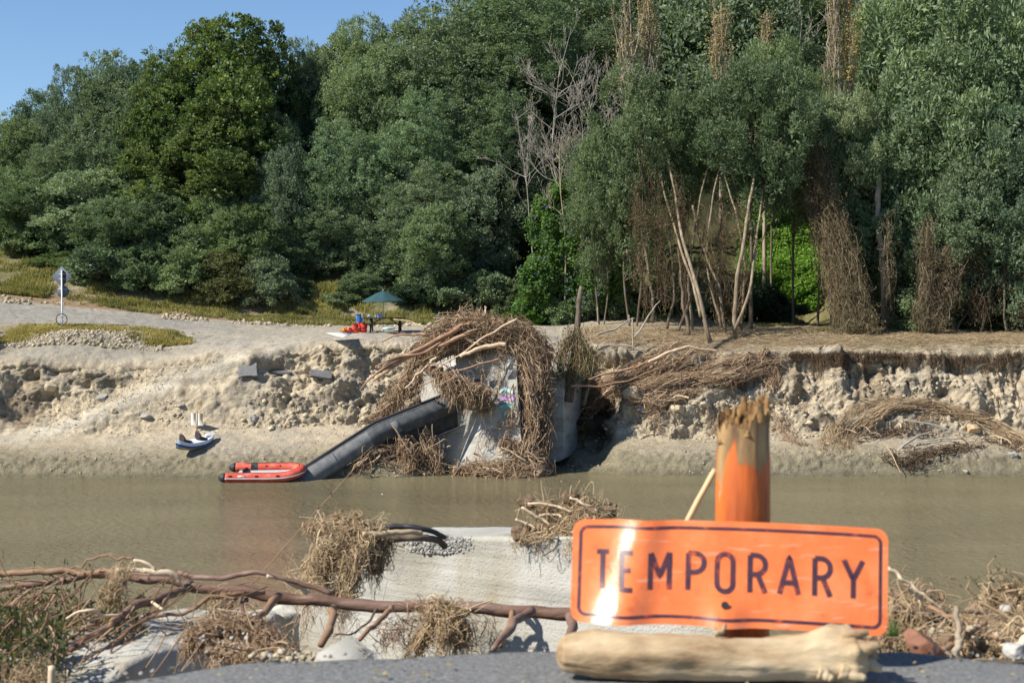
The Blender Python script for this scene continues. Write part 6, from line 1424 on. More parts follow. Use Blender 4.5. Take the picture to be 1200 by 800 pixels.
def endcap(ring, c_): 
    m_ = len(ring) - 1; V_ = np.vstack([ring[:-1], c_[None]]); return V_, [np.array([[i, (i + 1) % m_, m_] for i in range(m_)])]
obj('log_body', join(gridmesh(LV), endcap(LV[0], ctr[0] - [.008, 0, 0]), endcap(LV[-1], ctr[-1] + [.012, 0, 0])), M['drift'], dl, smooth=True)
rg = np.random.RandomState(6)
for k, (x, y, x2, y2, r_, dy) in enumerate([(960, 750, 995, 733, .022, .02), (990, 745, 1018, 742, .02, -.03), (1000, 762, 1030, 757, .024, -.05), (1000, 775, 1034, 783, .024, -.03), (985, 785, 1014, 795, .02, -.06), (1000, 755, 1026, 768, .03, 0), (960, 785, 975, 797, .018, -.06), (838, 742, 850, 731, .012, 0)]):
    p0_, p1_ = nat(x, y, 4.0 + dy), nat(x2, y2, 4.0 + dy * 1.4); p1_[2] = max(p1_[2], ROADZ + .015); p0_[2] = max(p0_[2], ROADZ + .02)
    obj('root_knob', pipe([p0_, (p0_ + p1_) / 2 + rg.normal(size=3) * .004, p1_], r_ * 1.15, r_ * .5, 9, 14, .004, k, .5), M['drift'], dl, smooth=True)

# ---- near abutment wall (concrete backwall and sloping wing)
nw = thing('near_abutment', 'pale cast concrete wall of the near abutment below the washed-out road end', 'abutment', tuple(nat(560, 757, 9.0)))
def wallgrid(path, tops_, zb_, thick, n, m_, amp, seed, nm):
    s = np.linspace(0, 1, n); L_ = np.r_[0, np.cumsum([np.linalg.norm(np.subtract(b, a)) for a, b in zip(path[:-1], path[1:])])]; L_ /= L_[-1]
    X_ = np.interp(s, L_, [p[0] for p in path]); Y_ = np.interp(s, L_, [p[1] for p in path]); Zt = np.interp(s, L_, tops_)
    tx, ty = np.gradient(X_), np.gradient(Y_); q = np.hypot(tx, ty); nx_, ny_ = -ty / q, tx / q
    rows_ = []
    for k in range(m_): f_ = k / (m_ - 1); rows_.append(np.stack([X_, Y_, zb_ + (Zt - zb_) * f_], -1))
    for k in range(1, 15): f_ = k / 14; rows_.append(np.stack([X_ + nx_ * thick * f_, Y_ + ny_ * thick * f_, Zt + 0 * s], -1))
    rows_.append(np.stack([X_ + nx_ * thick, Y_ + ny_ * thick, zb_ + 0 * s], -1))
    Pq = np.array(rows_); pf = Pq.reshape(-1, 3); d = np.stack([fbm(pf * 2.5, 4, seed + j) for j in range(3)], 1) * .005 + np.stack([fbm(pf * 22, 3, seed + 5 + j) for j in range(3)], 1) * amp
    edge_ = np.zeros(Pq.shape[:2]); edge_[m_ - 1] = 1; edge_[m_ - 2] = .5; edge_[m_] = .4
    chip = np.clip(fbm(pf * 5, 3, seed + 9), 0, 1).reshape(Pq.shape[:2]) * edge_
    d = d.reshape(Pq.shape); d[..., 2] -= chip * .05
    return gridmesh(Pq + d)
wl, wr_ = nat(335, 628, 8.75), nat(960, 628, 9.35)
zwl = nat(500, 627.5, 8.9)[2]
m, nt_, b = new_mat('board_marked_concrete'); L = nt_.links
tc = nt_.nodes.new('ShaderNodeTexCoord')
def nn(scale, st, det=6):
    mp = nt_.nodes.new('ShaderNodeMapping'); mp.inputs['Scale'].default_value = st; L.new(tc.outputs['Object'], mp.inputs[0]); n = nt_.nodes.new('ShaderNodeTexNoise'); n.inputs['Scale'].default_value = scale; n.inputs['Detail'].default_value = det; L.new(mp.outputs[0], n.inputs[0]); return n
a1, a2, a3, a4 = nn(1.4, (1, 1, 1.5)), nn(4, (.12, .12, 5), 4), nn(70, (1, 1, 1), 3), nn(3, (1, 1, .25), 6)
r1 = ramp(nt_, [(.3, (.34, .328, .285)), (.55, (.47, .455, .405)), (.75, (.54, .525, .475))]); L.new(a1.outputs[0], r1.inputs[0])
r2 = ramp(nt_, [(.3, (.72, .72, .7)), (.5, (1, 1, 1))]); L.new(a2.outputs[0], r2.inputs[0])
r3 = ramp(nt_, [(.27, (.35, .33, .3)), (.36, (1, 1, 1))]); L.new(a3.outputs[0], r3.inputs[0])
r4 = ramp(nt_, [(.35, (.78, .72, .6)), (.55, (1, 1, 1))]); L.new(a4.outputs[0], r4.inputs[0])
prev = r1.outputs[0]
for r_ in (r2, r3, r4):
    mx = nt_.nodes.new('ShaderNodeMix'); mx.data_type = 'RGBA'; mx.blend_type = 'MULTIPLY'; mx.inputs[0].default_value = 1; L.new(prev, mx.inputs[6]); L.new(r_.outputs[0], mx.inputs[7]); prev = mx.outputs[2]
L.new(prev, b.inputs['Base Color']); b.inputs['Roughness'].default_value = .9
ad = nt_.nodes.new('ShaderNodeMath'); ad.operation = 'ADD'; L.new(a2.outputs[0], ad.inputs[0]); L.new(a3.outputs[0], ad.inputs[1])
bp = nt_.nodes.new('ShaderNodeBump'); bp.inputs['Strength'].default_value = .5; bp.inputs['Distance'].default_value = .012; L.new(ad.outputs[0], bp.inputs['Height']); L.new(bp.outputs[0], b.inputs['Normal'])
M['cast'] = m
obj('wall_face', wallgrid([nat(318, 628, 10.1)[:2], nat(395, 628, 9.75)[:2], nat(462, 628, 9.45)[:2], nat(850, 628, 8.2)[:2]], [nat(318, 712, 10.1)[2], nat(395, 672, 9.75)[2], nat(462, 628, 9.45)[2], nat(850, 630, 8.2)[2]], 4.5, .45, 220, 90, .003, 3, ''), M['cast'], nw)
# sloping wing stepping down to the left, rough broken top
def loft(path_pts, width, bot, n, m_, amp, seed):
    P_ = resample(path_pts, n); out = []
    t = np.gradient(P_, axis=0); t[:, 2] = 0; t /= np.linalg.norm(t, axis=1)[:, None]; nr = np.stack([-t[:, 1], t[:, 0], 0 * t[:, 0]], 1)
    if nr[:, 1].mean() < 0: nr = -nr
    for f_ in np.linspace(0, 1, m_): q = P_.copy(); q[:, 2] = bot + (P_[:, 2] - bot) * f_; out.append(q)
    for f_ in np.linspace(0, 1, 26)[1:]: out.append(P_ + nr * width * f_ + [0, 0, .02])
    q = out[-1].copy(); q[:, 2] = bot; out.append(q)
    Pq = np.array(out); pf = Pq.reshape(-1, 3); d = np.stack([fbm(pf * 4, 5, seed + j, .6) for j in range(3)], 1) * amp; return gridmesh(Pq + d.reshape(Pq.shape))
wg = obj('wing_wall', loft([nat(352, 722, 8.7), nat(300, 733, 7.8), nat(215, 756, 6.9), nat(120, 806, 6.3), nat(60, 845, 5.9)], .75, 4.5, 220, 60, .05, 5), M['cast'], nw)

M['chip'] = nmat('broken_aggregate', [(.2, .19, .17), (.34, .33, .3), (.46, .45, .42)], 12, .9, .3, island=.6)
def chips(cx, cy, rx, ry, Y0, Y1, n, smin, smax, seed, label=None, parent=None, mat='chip', nm='stone_chips'):
    rg = np.random.RandomState(seed); parts = []
    for k in range(n):
        a = rg.uniform(0, 6.28); r_ = rg.uniform() ** .5; p = nat(cx + rx * r_ * math.cos(a), cy + ry * r_ * math.sin(a), rg.uniform(Y0, Y1)); s_ = rg.uniform(smin, smax)
        parts.append(rock(p, (s_, s_ * .9, s_ * .75), seed * 100 + k, 2, .45, 2.2))
    o = obj(nm, join(*parts), M[mat], parent); o['kind'] = 'stuff'
    if label: tag(o, label, 'stones')
    return o
def wchips(x0, x1, y0, y1, n, smin, smax, seed):
    rg = np.random.RandomState(seed); parts = []
    for k in range(n):
        px = rg.triangular(x0, (x0 + x1) / 2, x1); py = rg.uniform(y0, y1); Yw = np.interp(px, [395, 500, 850], [9.75, 9.3, 8.2]) - .005; s_ = smin * (smax / smin) ** rg.uniform() ** 2
        parts.append(rock(nat(px, py, Yw), (s_, s_ * .7, s_ * .85), seed * 100 + k, 2, .4, 2.2))
    o = obj('exposed_aggregate', join(*parts), M['chip'], nw); o['kind'] = 'stuff'
wchips(468, 560, 629, 648, 620, .005, .017, 3)
wchips(490, 560, 628, 640, 260, .006, .02, 4)
wchips(560, 670, 632, 640, 240, .003, .009, 5)

# ---- fallen tree lying across the opening
M['red_bark'] = nmat('wet_red_bark', [(.07, .04, .028), (.16, .09, .06), (.21, .135, .10), (.3, .2, .155)], 7, .55, .7, bscale=34, stretch=(.3, 1, 1), dist=.012, spec=.35)
M['twig'] = nmat('red_brown_twig', [(.11, .06, .035), (.24, .14, .08), (.4, .27, .17)], 5, .65, .2, island=.7)
M['peel'] = flat('peeled_branch', (.66, .52, .35), .6)
ft = thing('fallen_tree', 'reddish-brown fallen tree trunk with bare branches lying across the gap behind the road end', 'fallen tree', tuple(nat(400, 707, 7.5)))
def lim(nm, pts, r0, r1, mt, seed=0, n=40, wob=.02, sides=10, parent=None):
    return obj(nm, pipe([nat(*p) if len(p) == 3 else p for p in pts], r0, r1, sides, n, wob, seed, .18), M[mt], parent or ft, smooth=True)
lim('trunk', [(1330, 742, 7.2), (1200, 728, 7.3), (1085, 727, 7.4), (900, 722, 7.4), (660, 718, 7.5), (520, 711, 7.5), (400, 706, 7.5), (300, 695, 7.5), (222, 685, 7.5)], .040, .030, 'red_bark', 1, 140, .015, 14)
lim('branch', [(225, 686, 7.5), (190, 679, 7.5), (140, 675, 7.5), (100, 675, 7.5), (60, 682, 7.5), (0, 690, 7.5), (-60, 700, 7.5)], .026, .014, 'red_bark', 2)
lim('pale_branch', [(213, 681, 7.45), (195, 672, 7.42), (165, 669, 7.4), (135, 668, 7.4)], .02, .018, 'peel', 3, 30, .01)
lim('branch', [(135, 668, 7.4), (100, 672, 7.4), (60, 668, 7.4), (0, 671, 7.4), (-50, 670, 7.4)], .02, .014, 'twig', 4)
lim('branch', [(390, 695, 7.3), (335, 677, 7.3), (305, 672, 7.3), (250, 676, 7.35), (210, 672, 7.4)], .012, .016, 'red_bark', 5)
lim('pale_branch', [(362, 694, 7.35), (335, 680, 7.32), (312, 673, 7.3)], .015, .013, 'peel', 6, 20, .01)
lim('branch', [(222, 688, 7.5), (205, 696, 7.4), (170, 706, 7.2), (140, 723, 7.0), (110, 745, 6.8), (70, 768, 6.6), (35, 792, 6.4), (0, 812, 6.2)], .024, .012, 'red_bark', 7)
lim('branch', [(140, 722, 7.0), (125, 735, 6.9), (90, 755, 6.7), (60, 778, 6.6), (20, 800, 6.5)], .016, .008, 'twig', 8)
lim('branch', [(200, 695, 7.4), (185, 715, 7.2), (168, 726, 7.1), (140, 748, 6.9), (105, 770, 6.7), (85, 785, 6.6)], .012, .006, 'twig', 9)
lim('branch', [(310, 696, 7.4), (255, 700, 7.3), (215, 717, 7.2), (170, 726, 7.1), (150, 735, 7.0)], .012, .009, 'twig', 10)
lim('pale_branch', [(140, 720, 7.0), (122, 722, 6.95), (108, 715, 6.9), (90, 717, 6.9), (78, 724, 6.9)], .009, .006, 'peel', 11, 24, .008)
lim('branch', [(120, 722, 6.95), (95, 738, 6.9), (60, 762, 6.8), (25, 790, 6.6)], .010, .005, 'twig', 12)
lim('branch', [(325, 697, 7.4), (312, 712, 7.2), (298, 728, 7.0)], .022, .016, 'twig', 13, 20)
lim('branch', [(275, 697, 7.4), (268, 712, 7.3), (250, 726, 7.2)], .016, .010, 'twig', 14, 20)
lim('branch', [(288, 698, 7.45), (284, 715, 7.3), (286, 728, 7.2)], .014, .01, 'red_bark', 15, 20)
lim('branch', [(390, 710, 7.45), (388, 728, 7.2), (378, 755, 7.0)], .022, .018, 'twig', 16, 20)
lim('branch', [(440, 712, 7.4), (430, 730, 7.35), (410, 744, 7.3), (392, 743, 7.3)], .007, .004, 'root_dark', 17, 20)
lim('branch', [(460, 710, 7.4), (446, 726, 7.2), (424, 748, 7.0)], .016, .012, 'twig', 18, 20)
lim('branch', [(600, 716, 7.45), (594, 735, 7.25), (588, 757, 7.0)], .016, .014, 'twig', 19, 20)
lim('branch', [(622, 717, 7.4), (606, 726, 7.25), (596, 742, 7.1), (580, 758, 6.9)], .026, .014, 'red_bark', 20, 24)
lim('branch', [(668, 718, 7.5), (670, 735, 7.3), (660, 755, 7.1)], .03, .022, 'red_bark', 21, 20)
lim('pale_branch', [(178, 705, 7.2), (186, 711, 7.15), (194, 715, 7.1)], .008, .007, 'peel', 22, 10, .003)
lim('branch', [(155, 656, 7.4), (120, 652, 7.4), (95, 662, 7.4), (70, 668, 7.4)], .007, .004, 'twig', 23)
lim('pale_branch', [(156, 656, 7.4), (172, 659, 7.4), (182, 667, 7.4)], .009, .008, 'peel', 24, 14, .004)
# many fine side twigs
rg = np.random.RandomState(12); base = [(225, 686), (190, 679), (140, 675), (60, 682), (0, 690)], [(222, 688), (170, 706), (140, 723), (70, 768), (0, 812)], [(310, 696), (215, 717), (150, 735)], [(140, 722), (90, 755), (20, 800)], [(120, 722), (60, 762), (25, 790)], [(60, 690), (20, 700), (-20, 720)]
Tw = []
for k in range(190):
    g = resample([nat(x, y, 7.1) for x, y in base[rg.choice(len(base), p=[.28, .22, .1, .15, .15, .1])]], 30); p = g[rg.randint(0, 30)].copy(); p[1] = rg.uniform(6.6, 7.5)
    d = np.array([-rg.uniform(.15, .9), rg.normal() * .4, -rg.uniform(-.1, .9)]); d /= np.linalg.norm(d); L_ = rg.uniform(.12, .5)
    Tw.append(resample([p, p + d * L_ * .5 + rg.normal(size=3) * .03, p + d * L_ + rg.normal(size=3) * .05 + [0, 0, -.05]], 9))
Tw = np.array(Tw); o = obj('twigs', tubes(Tw, np.linspace(.0036, .0012, 9)[None] * rg.uniform(.6, 1.5, (len(Tw), 1)), 4), M['twig'], ft); o['kind'] = 'stuff'
rg = np.random.RandomState(14)
# hanging straw tied round the trunk
def tuft(name, label, guides, n, spread, r, mat, seed, droop=.3, wander=.04, lmin=.2, lmax=.8, core=0, parent=None, fan=None):
    g3 = [[nat(*q) for q in g] for g in guides]; allp = np.array([q for g in g3 for q in g])
    o = parent or thing(name, label, 'root clump', (allp[:, 0].mean(), allp[:, 1].mean(), allp[:, 2].min()))
    P_ = guide_strands(g3, int(n * 2.6), 10, spread, wander * .55, seed, lmin, lmax, droop); P_ = chaos(P_, seed, .35, .3, (.04, .15), .13)
    so = obj('fine_roots', strand_mesh(P_, r * .56, seed, 3), M[mat], o); so['kind'] = 'stuff'
    if core:
        parts = []
        for i, g in enumerate(g3):
            for j, p in enumerate(resample(g, 5)): parts.append(rock(p + [0, .04, 0], (core, core, core * .8), seed * 13 + i * 5 + j, 3, .5, 2))
        obj('matted_core', join(*parts), M['soil'], o)['kind'] = 'stuff'
    return o
tuft('root_clump', 'bushy straw-coloured root clump on the top left corner of the concrete wall', [[(400, 618, 8.5), (425, 622, 8.4), (452, 632, 8.5)], [(410, 622, 8.4), (390, 640, 8.3), (372, 662, 8.3), (355, 688, 8.3)], [(430, 625, 8.4), (420, 645, 8.25), (410, 670, 8.2), (398, 700, 8.2)], [(445, 630, 8.45), (440, 645, 8.4), (438, 665, 8.4)], [(395, 625, 8.4), (380, 650, 8.25), (378, 680, 8.2)], [(365, 620, 8.5), (400, 612, 8.5), (440, 622, 8.5), (455, 628, 8.5)]], 1500, (.045, .08, .03), .0042, 'root_pale', 31, droop=.12, wander=.04, lmin=.12, lmax=.5, core=.06)
t2 = tuft('root_clump', 'straw clump with long pale stalks on the wall top, left behind the sign', [[(618, 592, 9.0), (650, 598, 9.0), (680, 604, 9.0), (712, 606, 9.0)], [(700, 600, 9.0), (672, 612, 8.9), (640, 625, 8.9), (608, 624, 8.9)], [(690, 600, 8.9), (668, 625, 8.85), (662, 650, 8.85)], [(700, 606, 8.9), (680, 630, 8.8), (664, 640, 8.8)], [(668, 586, 9), (690, 594, 9), (715, 600, 9)]], 1100, (.045, .08, .03), .004, 'root_pale', 32, droop=.06, wander=.03, lmin=.15, lmax=.5, core=.07)
for i, g in enumerate([[(618, 590, 8.9), (648, 592, 8.9), (672, 600, 8.9)], [(612, 595, 8.9), (632, 606, 8.9), (645, 616, 8.9)], [(632, 604, 8.9), (646, 602, 8.9), (660, 606, 8.9)], [(605, 608, 8.9), (625, 618, 8.9), (642, 620, 8.9)], [(668, 582, 8.9), (680, 588, 8.9), (700, 598, 8.9)]]):
    lim('pale_stalk', g, .008, .01, 'peel', i, 16, .01, 6, parent=t2)
lim('dark_root', [(664, 648, 8.8), (665, 665, 8.8), (664, 682, 8.8)], .008, .005, 'root_dark', 3, 12, .01, 6, parent=t2)
tuft('root_clump', 'root clump hanging from the middle of the fallen trunk in front of the concrete', [[(520, 708, 7.4), (510, 725, 7.3), (495, 745, 7.3), (478, 765, 7.2)], [(528, 708, 7.4), (532, 730, 7.3), (538, 755, 7.3)], [(518, 706, 7.4), (522, 730, 7.25), (515, 758, 7.2)], [(500, 712, 7.4), (512, 711, 7.35), (528, 712, 7.35), (540, 722, 7.35)], [(525, 710, 7.3), (540, 725, 7.3), (544, 748, 7.3)]], 600, (.025, .04, .02), .0042, 'root_pale', 33, droop=.06, wander=.02, lmin=.2, lmax=.6)
tuft('root_clump', 'brown root nest with white stones on the sloping concrete wing', [[(222, 742, 6.5), (250, 730, 6.5), (290, 732, 6.4), (320, 745, 6.3)], [(215, 760, 6.4), (235, 742, 6.4), (270, 738, 6.4)], [(300, 738, 6.3), (325, 755, 6.2), (345, 768, 6.1)], [(245, 765, 6.2), (280, 762, 6.2), (310, 768, 6.1)]], 520, (.025, .06, .018), .0045, 'root', 34, droop=.03, wander=.03, lmin=.12, lmax=.35, core=.03)
chips(262, 752, 34, 14, 6.15, 6.4, 26, .006, .02, 8, 'white broken stones lodged in the brown root nest at lower left', mat='chip', nm='white_stones')
chips(335, 768, 40, 7, 5.4, 5.8, 40, .006, .02, 9, 'small stones along the broken road edge left of the concrete wedge', mat='clay', nm='edge_stones')
tuft('straw_wisp', 'wisp of dry straw tied over the fallen trunk at left', [[(150, 660, 7.35), (142, 680, 7.3), (130, 700, 7.3), (118, 725, 7.3)], [(140, 668, 7.35), (132, 690, 7.3), (122, 705, 7.3)], [(148, 656, 7.4), (140, 672, 7.35), (128, 690, 7.3)]], 130, (.03, .04, .02), .003, 'root_pale', 35, droop=.03, wander=.02)
tuft('straw_wisp', 'loose straw hanging under the trunk beside the concrete slope', [[(275, 690, 7.4), (262, 712, 7.3), (245, 735, 7.2)], [(265, 692, 7.4), (255, 705, 7.3), (248, 720, 7.3)], [(390, 690, 7.9), (345, 680, 7.9), (340, 660, 8)]], 70, (.04, .04, .03), .003, 'root_pale', 36, droop=.03, wander=.03)
tuft('root_wisp', 'thin fibres trailing over the wall face below the straw clump', [[(400, 700, 8.3), (402, 725, 8.2), (395, 745, 8.2)], [(360, 700, 8.2), (362, 715, 8.2), (358, 735, 8.1)], [(440, 740, 7.6), (460, 742, 7.4), (478, 735, 7.3)], [(455, 748, 7.4), (480, 722, 7.3), (515, 716, 7.3)], [(560, 720, 7.6), (568, 740, 7.5), (560, 757, 7.4)]], 110, (.05, .05, .05), .003, 'twig', 37, droop=.03, wander=.04)
for i, (g, r_, mt, lb) in enumerate([([(448, 622, 8.5), (470, 616, 8.5), (500, 620, 8.5), (521, 629, 8.6)], .018, 'black', 'black bent hose arching over the chipped wall top'),
        ([(430, 628, 8.4), (465, 631, 8.45), (500, 630, 8.5), (515, 634, 8.6), (522, 641, 8.65)], .024, 'bark', 'curved dark root ending at the chipped wall top'),
        ([(425, 626, 8.3), (450, 625, 8.35), (478, 623, 8.4), (494, 625, 8.45)], .018, 'lightwood', 'straight pale stick lying on the wall top across the root clump')]):
    tag(obj(['hose', 'curved_root', 'stick'][i], pipe([nat(*q) for q in g], r_, r_ * .85, 9, 30, .008, i, .12), M[mt], smooth=True), lb, ['hose', 'root', 'stick'][i])
# concrete wedge
wz = thing('concrete_wedge', 'small sharp-edged concrete wedge just behind the broken road edge', 'concrete block', tuple(nat(400, 775, 5.0)))
w0, w1, w2, w3 = nat(366, 780, 4.95), nat(436, 785, 4.95), nat(440, 765, 5.3), nat(385, 765, 5.35); pk = nat(410, 744, 5.1)
V_ = np.array([w0, w1, w2, w3, pk, nat(372, 765, 4.97), nat(434, 766, 4.98)]); obj('block', (V_, [[0, 1, 6, 4, 5], [1, 2, 6], [6, 2, 4], [2, 3, 4], [3, 0, 5], [3, 5, 4]]), M['concrete'], wz)

# ---- twig with buds rising against the water
tw = thing('budding_twig', 'slender orange-brown twig with dark buds rising from the fallen trunk against the water', 'twig', tuple(nat(292, 690, 7.6)))
gq = [(290, 690, 7.6), (330, 645, 7.6), (372, 598, 7.6), (400, 565, 7.6), (432, 530, 7.6)]
obj('stem', pipe([nat(*q) for q in gq], .0035, .002, 5, 40, .006, 3), M['twig'], tw)
for (a, b_) in ((387, 577), (373, 594), (357, 617)): obj('bud', rock(nat(a, b_, 7.6), (.007, .007, .009), a, 2, .1), M['root_dark'], tw)
obj('side_twig', pipe([nat(357, 617, 7.6), nat(366, 615, 7.6), nat(376, 619, 7.6)], .003, .002, 5, 12), M['twig'], tw)

# ---- brush with small leaves at lower left
def brush(name, label, cx, cy, rx, ry, Y0, Y1, nst, nlf, seed, leaf, ln=.045, lean=(-.2, 0, -.7)):
    rg = np.random.RandomState(seed); st_ = []
    for k in range(nst):
        a = rg.uniform(0, 6.28); r_ = rg.uniform() ** .5; p = nat(cx + rx * r_ * math.cos(a), cy + ry * r_ * math.sin(a), rg.uniform(Y0, Y1)); d = np.array(lean) + rg.normal(size=3) * .45; d /= np.linalg.norm(d); L_ = rg.uniform(.15, .5)
        st_.append(resample([p, p + d * L_ * .5 + rg.normal(size=3) * .03, p + d * L_], 9))
    st_ = np.array(st_); o = thing(name, label, 'brush', tuple(nat(cx, cy + ry, (Y0 + Y1) / 2)))
    obj('stems', tubes(st_, np.linspace(.005, .002, 9)[None] * np.ones((nst, 1)), 4), M['twig'], o)
    q = st_[rg.randint(0, nst, nlf), rg.randint(0, 9, nlf)] + rg.normal(size=(nlf, 3)) * .022; D = rg.normal(size=(nlf, 3)) * .7 + [0, 0, -.8]; D /= np.linalg.norm(D, axis=1)[:, None]; W = np.cross(D, rg.normal(size=(nlf, 3))); W /= np.linalg.norm(W, axis=1)[:, None]
    s_ = rg.uniform(.6, 1.5, nlf); obj('foliage', leaf_quads(q, D, W, ln * s_, ln * .28 * s_), M[leaf], o)
M['leaf_olive'] = leafmat('olive_leaves', [(.05, .055, .022), (.12, .125, .05), (.22, .21, .09)])
brush('leafy_brush', 'olive-green leafy brush in the lower left corner', 15, 760, 70, 55, 6.0, 7.2, 170, 5200, 3, 'leaf_olive', .04)
brush('leafy_brush', 'dark withered foliage hanging from the fallen branches at left', 70, 715, 90, 28, 7.0, 7.6, 160, 2600, 4, 'leaf_dry', .036)
brush('leafy_brush', 'sparse dark leaves among the branches left of the concrete slope', 140, 760, 50, 30, 6.9, 7.4, 70, 1200, 5, 'leaf_dry', .034)
tag(obj('pale_stub', pipe([nat(60, 815, 5.5), nat(61, 780, 5.5)], .016, .014, 8, 8), M['peel'], smooth=True), 'short pale upright stub in the brush at lower left', 'stub')
tuft('straw_wisp', 'pale straw tuft at the bottom edge of the lower left corner', [[(20, 800, 5.6), (40, 792, 5.6), (55, 800, 5.6)]], 160, (.05, .05, .04), .003, 'root_pale', 41)

# ---- debris heap right of the sign
Mh = [[(1035, 722, 5.9), (1060, 708, 5.9), (1085, 710, 5.9)], [(1040, 745, 5.6), (1060, 730, 5.6), (1080, 735, 5.6)], [(1100, 745, 5.6), (1140, 748, 5.6), (1180, 745, 5.6), (1230, 740, 5.6)], [(1165, 720, 5.8), (1190, 712, 5.8), (1230, 715, 5.8)], [(1110, 760, 5.4), (1150, 758, 5.4), (1200, 760, 5.4)]]
hp_ = tuft('debris_heap', 'matted heap of soil and fine roots right of the sign behind the road edge', Mh, 2600, (.07, .1, .035), .0038, 'root_pale', 42, droop=.05, wander=.05, lmin=.1, lmax=.4, core=.10)
hp_['category'] = 'debris'
for i, (g, r_, mt, lb) in enumerate([([(1030, 722, 5.7), (1080, 712, 5.7), (1120, 716, 5.7), (1168, 716, 5.7)], .009, 'bark', 'thin dark root curving over the top of the debris heap'),
        ([(1090, 712, 5.6), (1115, 722, 5.5), (1150, 742, 5.4), (1170, 748, 5.3)], .010, 'twig', 'orange-brown root slanting down across the debris heap'),
        ([(1105, 762, 5.2), (1130, 745, 5.3), (1155, 730, 5.4)], .013, 'twig', 'rusty stick rising to the right in front of the trunk'),
        ([(1121, 765, 5.2), (1124, 740, 5.25), (1120, 710, 5.3)], .014, 'pale_bark', 'knobbly grey upright root in the middle of the debris heap'),
        ([(1041, 664, 5.6), (1066, 684, 5.6), (1104, 712, 5.6)], .008, 'peel', 'long pale stalk slanting from the right edge of the sign'),
        ([(1065, 690, 5.65), (1075, 698, 5.65), (1080, 706, 5.65)], .007, 'peel', 'short curved pale stalk below the long slanting one'),
        ([(1113, 675, 5.8), (1145, 700, 5.8), (1165, 715, 5.8)], .003, 'twig', 'very thin bent twig between the stalk and the dry weed'),
        ([(1190, 765, 5.2), (1205, 745, 5.2), (1220, 730, 5.2)], .02, 'peel', 'pale broken stick at the right edge of the photo')]):
    tag(obj('root' if 'root' in lb else 'stalk', pipe([nat(*q) for q in g], r_, r_ * .7, 8, 30, .012, i, .15), M[mt], smooth=True), lb, 'root' if 'root' in lb else 'stalk', )
M['red_rock'] = nmat('red_brown_rock', [(.12, .05, .03), (.24, .11, .065), (.3, .16, .1)], 6, .7, .4)
tag(obj('rock', rock(nat(1083, 756, 5.1), (.085, .06, .055), 5, 4, .2, 1.5, Matrix.Rotation(.5, 3, 'Y')), M['red_rock']), 'angular red-brown rock at the foot of the debris heap', 'rock')
tag(obj('rock', rock(nat(1192, 762, 5.1), (.05, .05, .035), 7, 4, .25, 1.5), M['chip']), 'white rock at the right edge behind the tarmac', 'rock')
tag(obj('rock', rock(nat(1180, 713, 5.7), (.03, .03, .025), 8, 3, .25, 1.5), M['chip']), 'small white stone on top of the debris heap', 'rock')
chips(1140, 748, 80, 16, 5.2, 5.6, 60, .006, .022, 12, 'grey gravel and clods mixed into the debris heap', mat='clay', nm='gravel')
gl = thing('grass_blades', 'few green grass blades beside the lower right corner of the sign', 'grass', tuple(nat(1046, 745, 5.3)))
for k in range(5):
    x = 1042 + k * 2.4; obj('blade', pipe([nat(x, 745, 5.3), nat(x + 1, 733, 5.3), nat(x + 2 - k, 722 + k, 5.3)], .005, .001, 4, 8), M['leaf_bright'], gl)
wd_ = thing('dry_weed', 'dry branching weed with seed heads against the water at the right edge', 'weed', tuple(nat(1195, 715, 5.8)))
rg = np.random.RandomState(3); br = []; lf = []
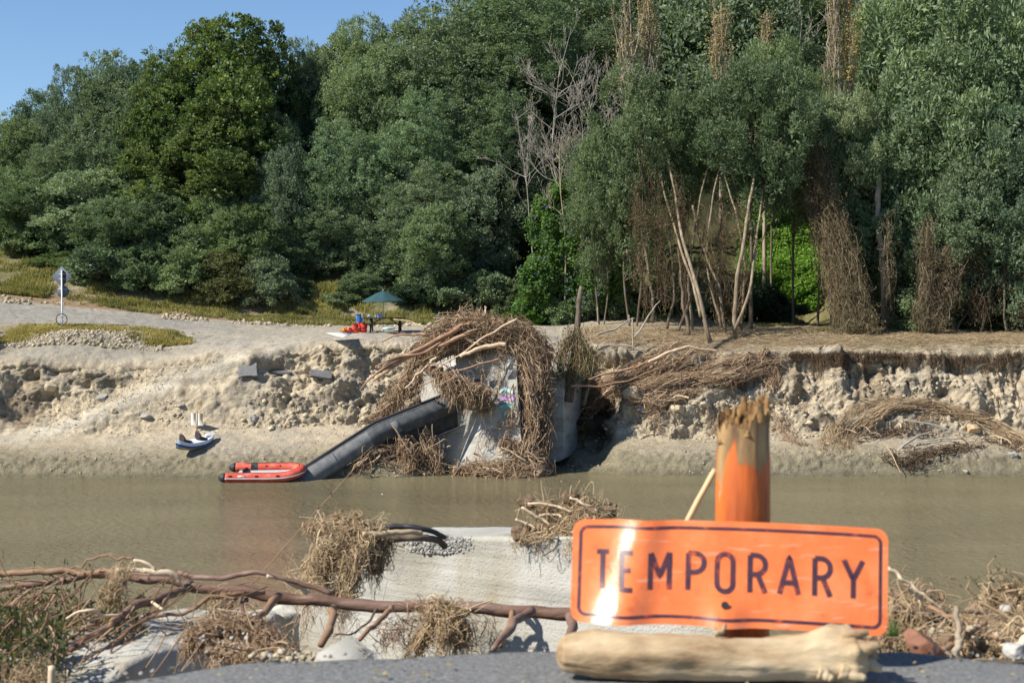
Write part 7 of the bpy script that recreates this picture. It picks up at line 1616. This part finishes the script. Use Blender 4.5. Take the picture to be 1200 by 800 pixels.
for k in range(16):
    x = rg.uniform(1168, 1215); p = nat(x, 716, 5.8); q_ = nat(x + rg.normal() * 18 - 6, rg.uniform(662, 700), 5.8); mid = (p + q_) / 2 + rg.normal(size=3) * .02; c_ = resample([p, mid, q_], 9); br.append(c_)
    for j in range(5):
        s_ = c_[rg.randint(3, 9)]; e = s_ + np.array([rg.normal() * .035, rg.normal() * .02, rg.uniform(.005, .05)]); br.append(resample([s_, (s_ + e) / 2, e], 9)); lf.append(e)
obj('stems', tubes(np.array(br), np.linspace(.0028, .0012, 9)[None] * np.ones((len(br), 1)), 4), M['root_pale'], wd_)
lf = np.array(lf); lf = np.repeat(lf, 3, 0) + rg.normal(size=(len(lf) * 3, 3)) * .006; D = rg.normal(size=lf.shape); D /= np.linalg.norm(D, axis=1)[:, None]; W = np.cross(D, rg.normal(size=lf.shape)); W /= np.linalg.norm(W, axis=1)[:, None]
obj('seed_heads', leaf_quads(lf, D, W, np.full(len(lf), .012), np.full(len(lf), .009)), M['leaf_withered'], wd_)
rg = np.random.RandomState(19); parts = []
for k in range(260):
    i = rg.randint(30, 230); e = E[i] + np.array([rg.normal() * .02, -.012 - abs(rg.normal()) * .03, .004]); s_ = .002 + .008 * rg.uniform() ** 3; parts.append(rock(e, (s_, s_, s_ * .8), k + 900, 1, .3))
tag(obj('broken_edge_grit', join(*parts), M['grey_rock'], local=True), 'loose grit along the broken edge of the tarmac', 'grit', kind='stuff')
# ---- leaf litter and grit on the tarmac
rg = np.random.RandomState(9); n = 260; lp = []
while len(lp) < n:
    x, y = rg.uniform(-1.6, 1.7), rg.uniform(3.5, 4.5); 
    if y < np.interp(x, E[:, 0][np.argsort(E[:, 0])], E[:, 1][np.argsort(E[:, 0])]) - .03: lp.append((x, y, ROADZ + .012))
lp = np.array(lp); D = rg.normal(size=(n, 3)) * [1, 1, .15]; D /= np.linalg.norm(D, axis=1)[:, None]; W = np.cross(D, [0, 0, 1.0] + rg.normal(size=(n, 3)) * .2); W /= np.linalg.norm(W, axis=1)[:, None]
tag(obj('leaf_litter', leaf_quads(lp, D, W, rg.uniform(.008, .03, n), rg.uniform(.005, .014, n)), M['leaf_gold'], local=True), 'tiny yellow leaves scattered on the tarmac road end', 'leaf litter', kind='stuff')
